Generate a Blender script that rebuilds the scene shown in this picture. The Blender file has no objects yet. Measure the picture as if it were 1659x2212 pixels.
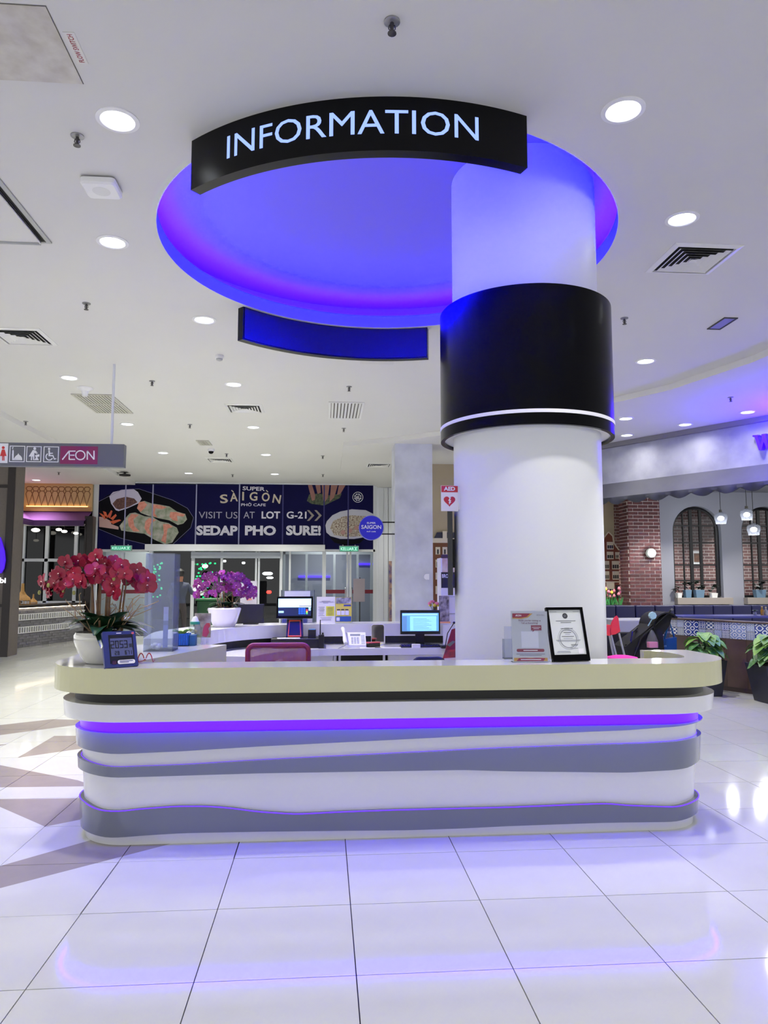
import bpy, math, random
from mathutils import Vector, Matrix
random.seed(7)
V = Vector
PI = math.pi
SC = bpy.context.scene
COL = SC.collection

# ------------------------------------------------------------------ camera
FPX, CXP, CYP, CAMH = 1590.0, 829.5, 1106.0, 1.476
YAW, PITCH = math.radians(4.636), math.radians(5.389)
cam_d = bpy.data.cameras.new('camera')
cam = bpy.data.objects.new('camera', cam_d)
COL.objects.link(cam)
cam.location = (0, 0, CAMH)
cam.rotation_euler = (PI / 2 + PITCH, 0, -YAW)
cam_d.sensor_fit = 'VERTICAL'
cam_d.sensor_height = 36.0
cam_d.lens = FPX / 2212.0 * 36.0
cam_d.clip_end = 200
SC.camera = cam

# ------------------------------------------------------------------ world and exposure
w = bpy.data.worlds.new('mall')
SC.world = w
w.use_nodes = True
w.node_tree.nodes['Background'].inputs[0].default_value = (0.98, 0.99, 1.0, 1)
w.node_tree.nodes['Background'].inputs[1].default_value = 1.32
SC.view_settings.view_transform = 'Standard'
SC.view_settings.look = 'None'
SC.view_settings.exposure = 0.38
SC.view_settings.gamma = 1.0
SC.view_settings.use_curve_mapping = False
LAMP_W = 13.5          # power of one ceiling downlight
LAMP_SPREAD = math.radians(96)

# ------------------------------------------------------------------ camera geometry: a pixel of the photograph to a place in the hall
_F = V((math.sin(YAW) * math.cos(PITCH), math.cos(YAW) * math.cos(PITCH), math.sin(PITCH)))
_R = V((math.cos(YAW), -math.sin(YAW), 0))
_U = _R.cross(_F)
def ray(px, py): return _R * ((px - CXP) / FPX) + _U * ((CYP - py) / FPX) + _F
def onz(px, py, z):
    d = ray(px, py); return V((0, 0, CAMH)) + d * ((z - CAMH) / d.z)
def ony(px, py, y):
    d = ray(px, py); return V((0, 0, CAMH)) + d * (y / d.y)
def onplane(px, py, p0, n):
    d = ray(px, py); c = V((0, 0, CAMH)); p0 = V(p0); n = V(n)
    return c + d * ((p0 - c).dot(n) / d.dot(n))

# ------------------------------------------------------------------ materials
def lin(c):
    def f(u):
        u /= 255.0
        return u / 12.92 if u <= 0.04045 else ((u + 0.055) / 1.055) ** 2.4
    return (f(c[0]), f(c[1]), f(c[2]), 1)
MATS = {}
def M(name, col=(200, 200, 200), rough=0.5, metal=0.0, emit=0.0, ecol=None, nscale=0, namt=0.0, col2=None,
      bump=0.0, coat=0.0, spec=0.5, vary=0.0, ndetail=4):
    if name in MATS: return MATS[name]
    m = bpy.data.materials.new(name); m.use_nodes = True
    nt = m.node_tree; b = nt.nodes['Principled BSDF']
    b.inputs['Base Color'].default_value = lin(col)
    b.inputs['Roughness'].default_value = rough
    b.inputs['Metallic'].default_value = metal
    b.inputs['Coat Weight'].default_value = coat
    b.inputs['Coat Roughness'].default_value = 0.05
    b.inputs['Specular IOR Level'].default_value = spec
    if emit:
        b.inputs['Emission Color'].default_value = lin(ecol or col)
        b.inputs['Emission Strength'].default_value = emit
    if nscale:
        tc = nt.nodes.new('ShaderNodeTexCoord'); nz = nt.nodes.new('ShaderNodeTexNoise')
        nz.inputs['Scale'].default_value = nscale; nz.inputs['Detail'].default_value = ndetail
        nt.links.new(tc.outputs['Object'], nz.inputs['Vector'])
        if namt or col2:
            mx = nt.nodes.new('ShaderNodeMix'); mx.data_type = 'RGBA'
            a = lin(col); c2 = lin(col2) if col2 else tuple(x * (1 - namt) for x in a[:3]) + (1,)
            mx.inputs[6].default_value = a; mx.inputs[7].default_value = c2
            rp = nt.nodes.new('ShaderNodeValToRGB'); rp.color_ramp.elements[0].position = 0.35; rp.color_ramp.elements[1].position = 0.68
            nt.links.new(nz.outputs['Fac'], rp.inputs[0]); nt.links.new(rp.outputs[0], mx.inputs[0])
            nt.links.new(mx.outputs[2], b.inputs['Base Color'])
        if bump:
            bp = nt.nodes.new('ShaderNodeBump'); bp.inputs['Strength'].default_value = bump; bp.inputs['Distance'].default_value = 0.01
            nt.links.new(nz.outputs['Fac'], bp.inputs['Height']); nt.links.new(bp.outputs[0], b.inputs['Normal'])
    if vary:
        oi = nt.nodes.new('ShaderNodeObjectInfo'); hs = nt.nodes.new('ShaderNodeHueSaturation')
        mr = nt.nodes.new('ShaderNodeMapRange'); mr.inputs[3].default_value = 1 - vary; mr.inputs[4].default_value = 1 + vary
        nt.links.new(oi.outputs['Random'], mr.inputs[0]); nt.links.new(mr.outputs[0], hs.inputs['Value'])
        src = b.inputs['Base Color'].links[0].from_socket if b.inputs['Base Color'].is_linked else None
        if src: nt.links.new(src, hs.inputs['Color'])
        else: hs.inputs['Color'].default_value = lin(col)
        nt.links.new(hs.outputs[0], b.inputs['Base Color'])
    MATS[name] = m
    return m
def M_glass(name, tint=(235, 245, 250), trans=0.9, rough=0.0, haze=0.0):
    if name in MATS: return MATS[name]
    m = bpy.data.materials.new(name); m.use_nodes = True; nt = m.node_tree
    for n in list(nt.nodes): nt.nodes.remove(n)
    o = nt.nodes.new('ShaderNodeOutputMaterial'); mx = nt.nodes.new('ShaderNodeMixShader')
    t = nt.nodes.new('ShaderNodeBsdfTransparent'); g = nt.nodes.new('ShaderNodeBsdfGlossy'); fr = nt.nodes.new('ShaderNodeFresnel')
    t.inputs[0].default_value = tuple(x * trans for x in lin(tint)[:3]) + (1,)
    g.inputs['Roughness'].default_value = rough; fr.inputs[0].default_value = 1.45
    ge = nt.nodes.new('ShaderNodeNewGeometry'); sb = nt.nodes.new('ShaderNodeMath'); sb.operation = 'SUBTRACT'; sb.inputs[0].default_value = 1; ml = nt.nodes.new('ShaderNodeMath'); ml.operation = 'MULTIPLY'
    nt.links.new(ge.outputs['Backfacing'], sb.inputs[1]); nt.links.new(sb.outputs[0], ml.inputs[0]); nt.links.new(fr.outputs[0], ml.inputs[1]); nt.links.new(ml.outputs[0], mx.inputs[0])
    if haze:
        df = nt.nodes.new('ShaderNodeBsdfDiffuse'); m2 = nt.nodes.new('ShaderNodeMixShader'); m2.inputs[0].default_value = haze; df.inputs[0].default_value = (.8, .84, .95, 1)
        nt.links.new(t.outputs[0], m2.inputs[1]); nt.links.new(df.outputs[0], m2.inputs[2]); nt.links.new(m2.outputs[0], mx.inputs[1])
    else: nt.links.new(t.outputs[0], mx.inputs[1]); nt.links.new(g.outputs[0], mx.inputs[2])
    nt.links.new(mx.outputs[0], o.inputs[0])
    MATS[name] = m
    return m

# ------------------------------------------------------------------ mesh collector
WO = {}          # world origin of each object made here
class MB:
    def __init__(s): s.v = []; s.f = []; s.m = []
    def add(s, vs, fs, mi=0):
        o = len(s.v); s.v += [V(p) for p in vs]
        s.f += [tuple(i + o for i in f) for f in fs]; s.m += [mi] * len(fs); return s
    def box(s, x0, x1, y0, y1, z0, z1, mi=0):
        vs = [(x0, y0, z0), (x1, y0, z0), (x1, y1, z0), (x0, y1, z0), (x0, y0, z1), (x1, y0, z1), (x1, y1, z1), (x0, y1, z1)]
        return s.add(vs, [(0, 3, 2, 1), (4, 5, 6, 7), (0, 1, 5, 4), (1, 2, 6, 5), (2, 3, 7, 6), (3, 0, 4, 7)], mi)
    def rbox(s, x0, x1, y0, y1, z0, z1, r, mi=0):   # rounded in plan, small chamfer on top
        pts = rrect(x0, x1, y0, y1, r)
        c = min(r * 0.4, (z1 - z0) * 0.3); cx, cy = (x0 + x1) / 2, (y0 + y1) / 2
        ins = rrect(x0 + c, x1 - c, y0 + c, y1 - c, max(r - c, 1e-4))
        return s.loft([[(p[0], p[1], z0) for p in pts], [(p[0], p[1], z1 - c) for p in pts], [(p[0], p[1], z1) for p in ins]], mi)
    def loft(s, loops, mi=0, cap=True):
        n = len(loops[0]); vs = [p for l in loops for p in l]; fs = []
        for k in range(len(loops) - 1):
            for i in range(n):
                j = (i + 1) % n
                fs.append((k * n + i, k * n + j, (k + 1) * n + j, (k + 1) * n + i))
        if cap:
            fs.append(tuple(range(n - 1, -1, -1))); b = (len(loops) - 1) * n; fs.append(tuple(range(b, b + n)))
        return s.add(vs, fs, mi)
    def prism(s, pts, z0, z1, mi=0):
        return s.loft([[(p[0], p[1], z0) for p in pts], [(p[0], p[1], z1) for p in pts]], mi)
    def flat(s, pts, n, th, mi=0):       # planar polygon with a thickness along n
        n = V(n).normalized() * th; pts = [V(p) for p in pts]
        return s.loft([pts, [p + n for p in pts]], mi)
    def lathe(s, prof, c=(0, 0, 0), seg=24, mi=0, axis='z', cap=True):
        c = V(c); loops = []
        for r, z in prof:
            l = []
            for i in range(seg):
                a = 2 * PI * i / seg; q = (r * math.cos(a), r * math.sin(a), z)
                if axis == 'y': q = (q[0], z, q[1])
                if axis == 'x': q = (z, q[0], q[1])
                l.append(c + V(q))
            loops.append(l)
        return s.loft(loops, mi, cap)
    def tube(s, path, r, seg=8, mi=0, closed=False):
        P = [V(p) for p in path]; n = len(P); loops = []; up = V((0, 0, 1)); prev = None
        for i in range(n):
            t = (P[min(i + 1, n - 1)] - P[max(i - 1, 0)])
            if closed: t = P[(i + 1) % n] - P[i - 1]
            t = t.normalized() if t.length > 1e-9 else V((0, 0, 1))
            if prev is None:
                a = t.cross(up)
                if a.length < 1e-3: a = t.cross(V((1, 0, 0)))
            else: a = prev - t * prev.dot(t)
            a.normalize(); prev = a; b = t.cross(a)
            rr = r[i] if isinstance(r, (list, tuple)) else r
            loops.append([P[i] + a * (rr * math.cos(2 * PI * k / seg)) + b * (rr * math.sin(2 * PI * k / seg)) for k in range(seg)])
        if closed: loops.append(loops[0]); return s.loft(loops, mi, False)
        return s.loft(loops, mi)
    def ball(s, c, r, seg=10, rings=6, mi=0, sc=(1, 1, 1)):
        c = V(c); loops = []
        for k in range(1, rings):
            th = PI * k / rings
            loops.append([c + V((r * sc[0] * math.sin(th) * math.cos(2 * PI * i / seg), r * sc[1] * math.sin(th) * math.sin(2 * PI * i / seg), -r * sc[2] * math.cos(th))) for i in range(seg)])
        return s.loft(loops, mi)
    def text(s, body, o, xd, yd, h, width=None, depth=0.002, mi=0, center=False, bold=0.0):
        vs, fs, ww = text_mesh(body, bold); o = V(o); xd = V(xd).normalized(); yd = V(yd).normalized(); nd = xd.cross(yd)
        sx = (width / ww) if width else h
        off = -ww * sx / 2 if center else 0
        top = [o + xd * (p[0] * sx + off) + yd * (p[1] * h) + nd * depth for p in vs]
        return s.add(top, fs, mi)
    def xf(s, mat, start=0):
        for i in range(start, len(s.v)): s.v[i] = mat @ s.v[i]
        return s
    def rz(s, a, c, start=0):
        c = V(c); return s.xf(Matrix.Translation(c) @ Matrix.Rotation(a, 4, 'Z') @ Matrix.Translation(-c), start)
    def rx(s, a, c, start=0):
        c = V(c); return s.xf(Matrix.Translation(c) @ Matrix.Rotation(a, 4, 'X') @ Matrix.Translation(-c), start)
    def build(s, name, mat, parent=None, smooth=False, kind=None):
        xs = [p.x for p in s.v]; ys = [p.y for p in s.v]; zs = [p.z for p in s.v]
        org = V(((min(xs) + max(xs)) / 2, (min(ys) + max(ys)) / 2, min(zs)))
        me = bpy.data.meshes.new(name); me.from_pydata([p - org for p in s.v], [], s.f)
        mats = mat if isinstance(mat, (list, tuple)) else [mat]
        for m in mats: me.materials.append(m)
        if len(mats) > 1: me.polygons.foreach_set('material_index', s.m)
        if smooth:
            me.polygons.foreach_set('use_smooth', [True] * len(me.polygons))
            try: me.set_sharp_from_angle(angle=math.radians(38))
            except Exception: pass
        me.update()
        return link(name, me, org, parent, kind)
def link(name, me, org, parent=None, kind=None):
    o = bpy.data.objects.new(name, me); COL.objects.link(o)
    org = V(org)
    o.location = org - (WO[parent] if parent else V((0, 0, 0)))
    if parent: o.parent = parent
    WO[o] = org
    if kind: o['kind'] = kind
    return o
_TX = {}
def text_mesh(body, bold=0.0):
    k = (body, bold)
    if k in _TX: return _TX[k]
    c = bpy.data.curves.new('t', 'FONT'); c.body = body; c.size = 1.0; c.resolution_u = 3
    c.offset = bold
    o = bpy.data.objects.new('t', c); COL.objects.link(o)
    dg = bpy.context.evaluated_depsgraph_get(); dg.update()
    me = bpy.data.meshes.new_from_object(o.evaluated_get(dg))
    x0 = min(v.co.x for v in me.vertices); x1 = max(v.co.x for v in me.vertices)
    cap = 0.70                                     # cap height of the built-in face at size 1
    vs = [((v.co.x - x0) / cap, v.co.y / cap) for v in me.vertices]; fs = [tuple(p.vertices) for p in me.polygons]
    bpy.data.objects.remove(o); bpy.data.curves.remove(c); bpy.data.meshes.remove(me)
    _TX[k] = (vs, fs, (x1 - x0) / cap)
    return _TX[k]
def rrect(x0, x1, y0, y1, r, n=5):
    out = []
    for cx, cy, a0 in ((x1 - r, y1 - r, 0), (x0 + r, y1 - r, PI / 2), (x0 + r, y0 + r, PI), (x1 - r, y0 + r, 1.5 * PI)):
        for i in range(n + 1):
            a = a0 + PI / 2 * i / n; out.append((cx + r * math.cos(a), cy + r * math.sin(a)))
    return out
def thing(name, label, cat, loc, group=None):
    o = bpy.data.objects.new(name, None); COL.objects.link(o); o.location = V(loc); WO[o] = V(loc)
    o.empty_display_size = 0.1
    return tag(o, label, cat, group)
def tag(o, label, cat, group=None):
    o['label'] = label; o['category'] = cat
    if group: o['group'] = group
    return o
def struct(o, label=None):
    o['kind'] = 'structure'
    if label: o['label'] = label
    return o
def copy_tree(o, parent=None, loc=None):
    c = o.copy(); COL.objects.link(c); c.parent = parent
    if loc is not None: c.location = V(loc)
    WO[c] = V(c.location) + (WO[parent] if parent else V((0, 0, 0)))
    for ch in list(o.children): copy_tree(ch, c)
    return c
def yrect(px0, py0, px1, py1, Y):      # upright rectangle on the plane y = Y -> x0, x1, z0, z1
    a = ony(px0, (py0 + py1) / 2, Y); b = ony(px1, (py0 + py1) / 2, Y); m = (px0 + px1) / 2
    return a.x, b.x, ony(m, py1, Y).z, ony(m, py0, Y).z
def ybox(mb, px0, py0, px1, py1, Y, th, mi=0):
    x0, x1, z0, z1 = yrect(px0, py0, px1, py1, Y)
    return mb.box(x0, x1, Y, Y + th, z0, z1, mi)
def ypoly(mb, pts, Y, th=0.004, mi=0):
    return mb.flat([ony(p[0], p[1], Y) for p in pts], (0, 1, 0), th, mi)
def interp(tab, x):
    if x <= tab[0][0]: return tab[0][1]
    for (a, b), (c, d) in zip(tab, tab[1:]):
        if x <= c:
            t = (x - a) / (c - a); t2 = t
            return b + (d - b) * t2
    return tab[-1][1]
ORD = ['first', 'second', 'third', 'fourth', 'fifth', 'sixth', 'seventh', 'eighth', 'ninth', 'tenth']

white_paint = M('white_paint', (226, 226, 224), 0.55)
black_gloss = M('black_gloss', (2, 2, 6), 0.22, spec=0.14)
black_matt = M('black_matt', (10, 10, 12), 0.5)
dark_plastic = M('dark_plastic', (16, 17, 20), 0.35)
white_gloss = M('white_gloss', (232, 232, 236), 0.12, coat=0.5)
white_plastic = M('white_plastic', (228, 228, 232), 0.35)
alu = M('aluminium', (170, 172, 176), 0.3, 1.0)
paper = M('paper', (232, 230, 238), 0.6)
VIOLET = (8, 0, 255)
led = M('led_violet', (90, 40, 255), 0.4, emit=14.0, ecol=VIOLET)
# ------------------------------------------------------------------ floor
tile_white = M('porcelain_tile', (202, 204, 200), 0.07, nscale=5, namt=0.035, vary=0.012, spec=0.5)
tile_beige = M('taupe_tile', (150, 143, 138), 0.16, nscale=7, namt=0.06, vary=0.02)
joint = M('tile_joint', (52, 50, 58), 0.6)
TX, TY, X0, Y0 = 0.601, 0.6125, -0.471, 3.53
def clip(poly, a, b, keep_left=True):
    out = []; n = len(poly)
    def sd(p): return ((b[0] - a[0]) * (p[1] - a[1]) - (b[1] - a[1]) * (p[0] - a[0])) * (1 if keep_left else -1)
    for i in range(n):
        p, q = poly[i], poly[(i + 1) % n]; dp, dq = sd(p), sd(q)
        if dp >= 0: out.append(p)
        if (dp > 0 and dq < 0) or (dp < 0 and dq > 0):
            t = dp / (dp - dq); out.append((p[0] + (q[0] - p[0]) * t, p[1] + (q[1] - p[1]) * t))
    return out
def area(p): return 0.5 * sum(p[i][0] * p[(i + 1) % len(p)][1] - p[(i + 1) % len(p)][0] * p[i][1] for i in range(len(p)))
def ccw(p): return p if area(p) > 0 else p[::-1]
BEIGE = [ccw(p) for p in [
    [(-5.0, 6.9), (-2.9, 8.36), (-2.4, 8.25), (-2.4, 8.12), (-3.1, 7.55), (-5.0, 6.3)],
    [(-2.56, 6.58), (-2.57, 7.47), (-2.0, 7.43), (-1.7, 7.2)],
    [(-4.6, 6.5), (-2.86, 7.14), (-3.0, 6.9), (-4.6, 6.3)],
    [(-3.7, 5.72), (-2.55, 6.55), (-1.82, 5.82), (-1.55, 5.64)],
    [(-2.30, 5.37), (-1.4, 5.34), (-1.4, 4.95), (-1.67, 4.76)],
    [(-3.2, 2.55), (-1.67, 4.14), (-1.30, 4.52), (-0.70, 4.52)],
]]
floor = MB().box(-16, 16, -10, 24, -0.3, -0.012).build('floor', joint)
struct(floor, 'polished white and taupe floor tiles of the mall hall')
near_tile_mesh = None
def cell(i, j):
    g = 0.0022
    return [(X0 + i * TX + g, Y0 + j * TY + g), (X0 + (i + 1) * TX - g, Y0 + j * TY + g), (X0 + (i + 1) * TX - g, Y0 + (j + 1) * TY - g), (X0 + i * TX + g, Y0 + (j + 1) * TY - g)]
def slab_piece(mb, poly):
    if len(poly) >= 3 and abs(area(poly)) > 2e-4: mb.prism(ccw(poly), -0.012, 0.0)
far = MB()
for i in range(-13, 16):
    for j in range(-12, 28):
        c = cell(i, j); cx, cy = c[0][0] + TX / 2, c[0][1] + TY / 2
        vis = (1.9 < cy < 9.6) and (-0.44 * cy - 0.7 < cx < 0.66 * cy + 0.6) and not (-0.9 < cx < 1.9 and 4.9 < cy < 8.3)
        if not vis:
            far.prism(c, -0.012, 0.0); continue
        rest = [c]; cut = False
        for bp in BEIGE:
            inter = c
            for k in range(len(bp)): inter = clip(inter, bp[k], bp[(k + 1) % len(bp)])
            if len(inter) < 3 or abs(area(inter)) < 3e-4: continue
            cut = True
            mb = MB(); slab_piece(mb, inter)
            if mb.v: mb.build('tile', tile_beige, floor)
            nr = []
            for r in rest:
                cur = r
                for k in range(len(bp)):
                    a, b = bp[k], bp[(k + 1) % len(bp)]
                    if len(cur) < 3: break
                    o = clip(cur, a, b, False)
                    if len(o) >= 3 and abs(area(o)) > 2e-4: nr.append(o)
                    cur = clip(cur, a, b, True)
            rest = nr
        if not cut:
            if near_tile_mesh is None:
                t = MB(); t.prism([(p[0] - cx, p[1] - cy) for p in c], -0.012, 0.0)
                near_tile_mesh = t.build('tile', tile_white, floor).data
                o = bpy.data.objects[-1] if False else None
                lastobj = [q for q in floor.children if q.data == near_tile_mesh][0]
                lastobj.location = V((cx, cy, -0.012)) - WO[floor]; WO[lastobj] = V((cx, cy, -0.012))
            else:
                link('tile', near_tile_mesh, (cx, cy, -0.012), floor)
        else:
            mb = MB()
            for r in rest: slab_piece(mb, r)
            if mb.v: mb.build('tile', tile_white, floor)
far.build('distant_tiles', tile_white, floor, kind='stuff')

# ------------------------------------------------------------------ ceiling with its round recess
CZ = 4.2
RC = V((0.50, 5.86)); RR = 1.83
ceil_paint = M('ceiling_paint', (214, 213, 212), 0.75, nscale=0.7, namt=0.03)
c = MB(); N = 120; H = 2.45
def sq(a):
    x, y = math.cos(a), math.sin(a); s = H / max(abs(x), abs(y)); return RC.x + x * s, RC.y + y * s
angs = sorted(set([2 * PI * i / N for i in range(N)] + [PI / 4 + k * PI / 2 for k in range(4)]))
n = len(angs)
lo = [(RC.x + RR * math.cos(a), RC.y + RR * math.sin(a), CZ) for a in angs]
ou = [sq(a) + (CZ,) for a in angs]
c.add(lo + ou, [(i, (i + 1) % n, n + (i + 1) % n, n + i) for i in range(n)])
x0, x1, y0, y1 = RC.x - H, RC.x + H, RC.y - H, RC.y + H
def rect(x0, x1, y0, y1, z=CZ): c.add([(x0, y0, z), (x0, y1, z), (x1, y1, z), (x1, y0, z)], [(0, 1, 2, 3)])
rect(-16, x0, -10, 24); rect(x1, 16, -10, 24); rect(x0, x1, -10, y0); rect(x0, x1, y1, 24)
ceiling = struct(c.build('ceiling', ceil_paint), 'matt white plaster ceiling of the mall hall')
recess_violet_tint = M('recess_violet_tint', (128, 116, 240), 0.6)  # part of the violet LED glow is put into this base colour
m = MB()
lip = [(RR, CZ), (RR, CZ + .13), (RR + .012, CZ + .13), (RR + .012, CZ + .06), (RR + .30, CZ + .06), (RR + .30, CZ + .32)]
m.lathe(lip, (RC.x, RC.y, 0), 120, cap=False)
m.build('recess_wall', recess_violet_tint, ceiling, smooth=True)
m = MB(); m.lathe([(RR + .32, CZ + .32), (RR + .32, CZ + .34)], (RC.x, RC.y, 0), 96)
m.build('recess_ceiling', recess_violet_tint, ceiling)
m = MB(); m.lathe([(RR + .05, CZ + .065), (RR + .05, CZ + .085), (RR + .10, CZ + .085), (RR + .10, CZ + .065), (RR + .05, CZ + .065)], (RC.x, RC.y, 0), 120, cap=False)
led_cove = M('led_cove', (90, 40, 255), 0.4, emit=1900.0, ecol=VIOLET)
m.build('led_strip', led_cove, ceiling, smooth=True)
# dropped soffits at the right and at the left
soff = [(.36, 14.28), (1.2, 13.75), (2.11, 13.02), (3.1, 12.0), (4.0, 10.85), (4.75, 9.65), (5.15, 8.3), (5.3, 6.6), (5.3, 2.0), (16, 2.0), (16, 24), (1.47, 24), (1.47, 20.4), (.37, 17.5)]
struct(MB().prism(soff, CZ - .085, CZ - .001).build('trim_1', ceil_paint), 'dropped white soffit running in front of the grey restaurant fascia')
struct(MB().prism([(-16, 11.2), (-5.18, 11.2), (-5.18, 20.5), (-16, 20.5)], CZ - .09, CZ - .001).build('trim_2', ceil_paint), 'dropped white soffit above the wooden lattice frieze')

# ------------------------------------------------------------------ column and its black cladding
CC = V((1.490, 5.30)); CR = 0.537
col_paint = M('column_paint', (222, 224, 230), 0.34)
column = tag(MB().lathe([(CR, 0), (CR, CZ + .33)], (CC.x, CC.y, 0), 96).build('column', col_paint, smooth=True),
             'round glossy white column rising through the information counter to the ceiling recess', 'column')
clad = thing('column_cladding', 'black glossy drum clad around the upper part of the white column', 'cladding', (CC.x, CC.y, 2.51))
BR = 0.632
m = MB(); m.lathe([(BR, 2.612), (BR, 3.47), (CR + .002, 3.47), (CR + .002, 2.70), (BR - .03, 2.612), (BR, 2.612)], (CC.x, CC.y, 0), 96, cap=False); m.build('drum', black_gloss, clad, smooth=True)
lightstrip = M('cladding_strip', (236, 236, 246), 0.3)
m = MB(); m.lathe([(BR + .004, 2.588), (BR + .004, 2.612), (BR - .02, 2.612), (BR - .02, 2.588), (BR + .004, 2.588)], (CC.x, CC.y, 0), 96, cap=False); m.build('white_strip', lightstrip, clad, smooth=True)
m = MB(); m.lathe([(BR, 2.51), (BR, 2.588), (BR - .028, 2.588), (BR - .028, 2.51), (BR, 2.51)], (CC.x, CC.y, 0), 96, cap=False); m.build('lower_ring', black_gloss, clad, smooth=True)
m = MB(); m.lathe([(BR - .028, 2.53), (CR + .001, 2.53), (CR + .001, 2.55), (BR - .028, 2.55)], (CC.x, CC.y, 0), 96, cap=False); m.build('underside', white_paint, clad, smooth=True)

# ------------------------------------------------------------------ curved signs of the recess
def arc_box(mb, r0, r1, a0, a1, z0, z1, n=48, mi=0):
    loops = []
    for i in range(n + 1):
        a = math.radians(a0 + (a1 - a0) * i / n); cs, sn = math.cos(a), math.sin(a)
        loops.append([(RC.x + r0 * cs, RC.y + r0 * sn, z0), (RC.x + r1 * cs, RC.y + r1 * sn, z0), (RC.x + r1 * cs, RC.y + r1 * sn, z1), (RC.x + r0 * cs, RC.y + r0 * sn, z1)])
    return mb.loft(loops, mi)
s1 = thing('curved_sign', 'black curved sign reading INFORMATION in pale blue lit letters', 'sign', (RC.x, RC.y - 1.93, 3.88))
arc_box(MB(), 1.895, 1.968, -132.9, -70.2, 3.88, CZ).build('sign_box', M('sign_black', (3, 3, 6), 0.28, spec=0.2), s1, smooth=True)
letter = M('letter_lit', (150, 175, 255), 0.4, emit=0.75, ecol=(140, 168, 255))
RS = 1.970
def cyl_angle(px, py):     # angle on the sign's face seen at a pixel
    d = ray(px, py); o = V((0 - RC.x, 0 - RC.y)); dx = V((d.x, d.y))
    A = dx.dot(dx); B = 2 * o.dot(dx); Cq = o.dot(o) - RS * RS; t = (-B - math.sqrt(B * B - 4 * A * Cq)) / (2 * A)
    p = V((0, 0, CAMH)) + d * t
    return math.atan2(p.y - RC.y, p.x - RC.x), p.z
aL, zL = cyl_angle(490, 345); aR, zR = cyl_angle(1034, 303); _, zT = cyl_angle(780, 237); _, zB = cyl_angle(780, 289)
wtot = text_mesh('INFORMATION', 0.0)[2]
hcap = zT - zB; zbase = (zL + zR + zB) / 3
adv = 0.0
m = MB()
vs, fs, ww = text_mesh('INFORMATION', 0.0)
def bend(x, y, r):
    a = aL + (aR - aL) * (x / ww); return V((RC.x + r * math.cos(a), RC.y + r * math.sin(a), zbase + y * hcap))
m.add([bend(p[0], p[1], RS + .001) for p in vs], fs)
m.build('lettering', letter, s1)
s2 = thing('curved_sign', 'blank dark blue curved sign hanging at the far edge of the violet ceiling recess', 'sign', (RC.x, RC.y + 1.92, 3.865))
arc_box(MB(), 1.875, 1.955, 71.8, 134.8, 3.866, CZ).build('sign_box', M('sign_black'), s2, smooth=True)
arc_box(MB(), 1.868, 1.8745, 72.1, 134.4, 3.88, CZ - .002).build('face_panel', M('sign_navy', (4, 3, 34), 0.3), s2, smooth=True)

# ------------------------------------------------------------------ front counter
def outline(off, rc=0.30):
    xl, xr, yf, r = -1.40 - off, 2.33 + off, 4.40 - off, max(rc + off, 0.03)
    pts = [(xl, 6.35 + (yf + r - 6.35) * i / 6) for i in range(6)]
    pts += [(xl + r - r * math.cos(PI / 2 * i / 14), yf + r - r * math.sin(PI / 2 * i / 14)) for i in range(15)]
    pts += [(xl + r + (xr - xl - 2 * r) * i / 70, yf) for i in range(1, 70)]
    pts += [(xr - r + r * math.sin(PI / 2 * i / 14), yf + r - r * math.cos(PI / 2 * i / 14)) for i in range(15)]
    pts += [(xr, yf + r + (5.02 - yf - r) * i / 4) for i in range(1, 5)]
    return pts
_OC = {}
def opt(off, i):
    k = round(off, 4)
    if k not in _OC: _OC[k] = outline(off)
    return _OC[k][i]
NO = len(outline(0))
def sweep(mb, prof):       # prof(i, x) -> closed list of (off, z)
    loops = []
    for i in range(NO):
        x = opt(0, i)[0]
        loops.append([opt(o, i) + (z,) for o, z in prof(i, x)])
    return mb.loft(loops)
TAP = 0.05
def tp(z): return round(TAP * z / 0.66, 3)
counter = thing('information_counter', 'long white information counter with wavy grey bands and violet strip lights', 'counter', (0.46, 4.6, 0))
cw = M('counter_white', (218, 219, 222), 0.25, coat=0.2, nscale=2.0, namt=0.03)
cg = M('counter_grey', (112, 118, 128), 0.18, coat=0.5, nscale=1.5, namt=0.05)
sweep(MB(), lambda i, x: [(0, 0), (TAP, .70), (-.30, .70), (-.30, 0)]).build('body', cw, counter, smooth=True)
def table(pts, Y): return [(ony(px, py, Y).x, ony(px, py, Y).z) for px, py in pts]
b1b = table([(165, 1622), (250, 1627), (400, 1620), (560, 1610), (800, 1598), (1000, 1588), (1100, 1585), (1250, 1579), (1350, 1575), (1400, 1571), (1500, 1564)], 4.36)
b2t = table([(170, 1650), (240, 1657), (400, 1651), (560, 1641), (800, 1629), (1080, 1615), (1300, 1607), (1400, 1604), (1500, 1597)], 4.36)
b2b = table([(175, 1674), (240, 1678), (400, 1673), (560, 1668), (880, 1663), (1000, 1661), (1100, 1664), (1350, 1667), (1480, 1660), (1512, 1652)], 4.37)
b3t = table([(180, 1742), (215, 1751), (260, 1750), (300, 1745), (380, 1739), (450, 1739), (500, 1743), (560, 1751), (640, 1756), (740, 1751), (850, 1747), (1100, 1741), (1250, 1735), (1310, 1733), (1350, 1737), (1460, 1741), (1500, 1736)], 4.38)
b3b = table([(180, 1806), (230, 1809), (330, 1801), (400, 1797), (560, 1794), (880, 1791), (1000, 1787), (1100, 1782), (1300, 1775), (1460, 1773), (1505, 1768)], 4.39)
def smooth_i(tab, x): return (interp(tab, x - .04) + interp(tab, x) * 2 + interp(tab, x + .04)) / 4
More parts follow.
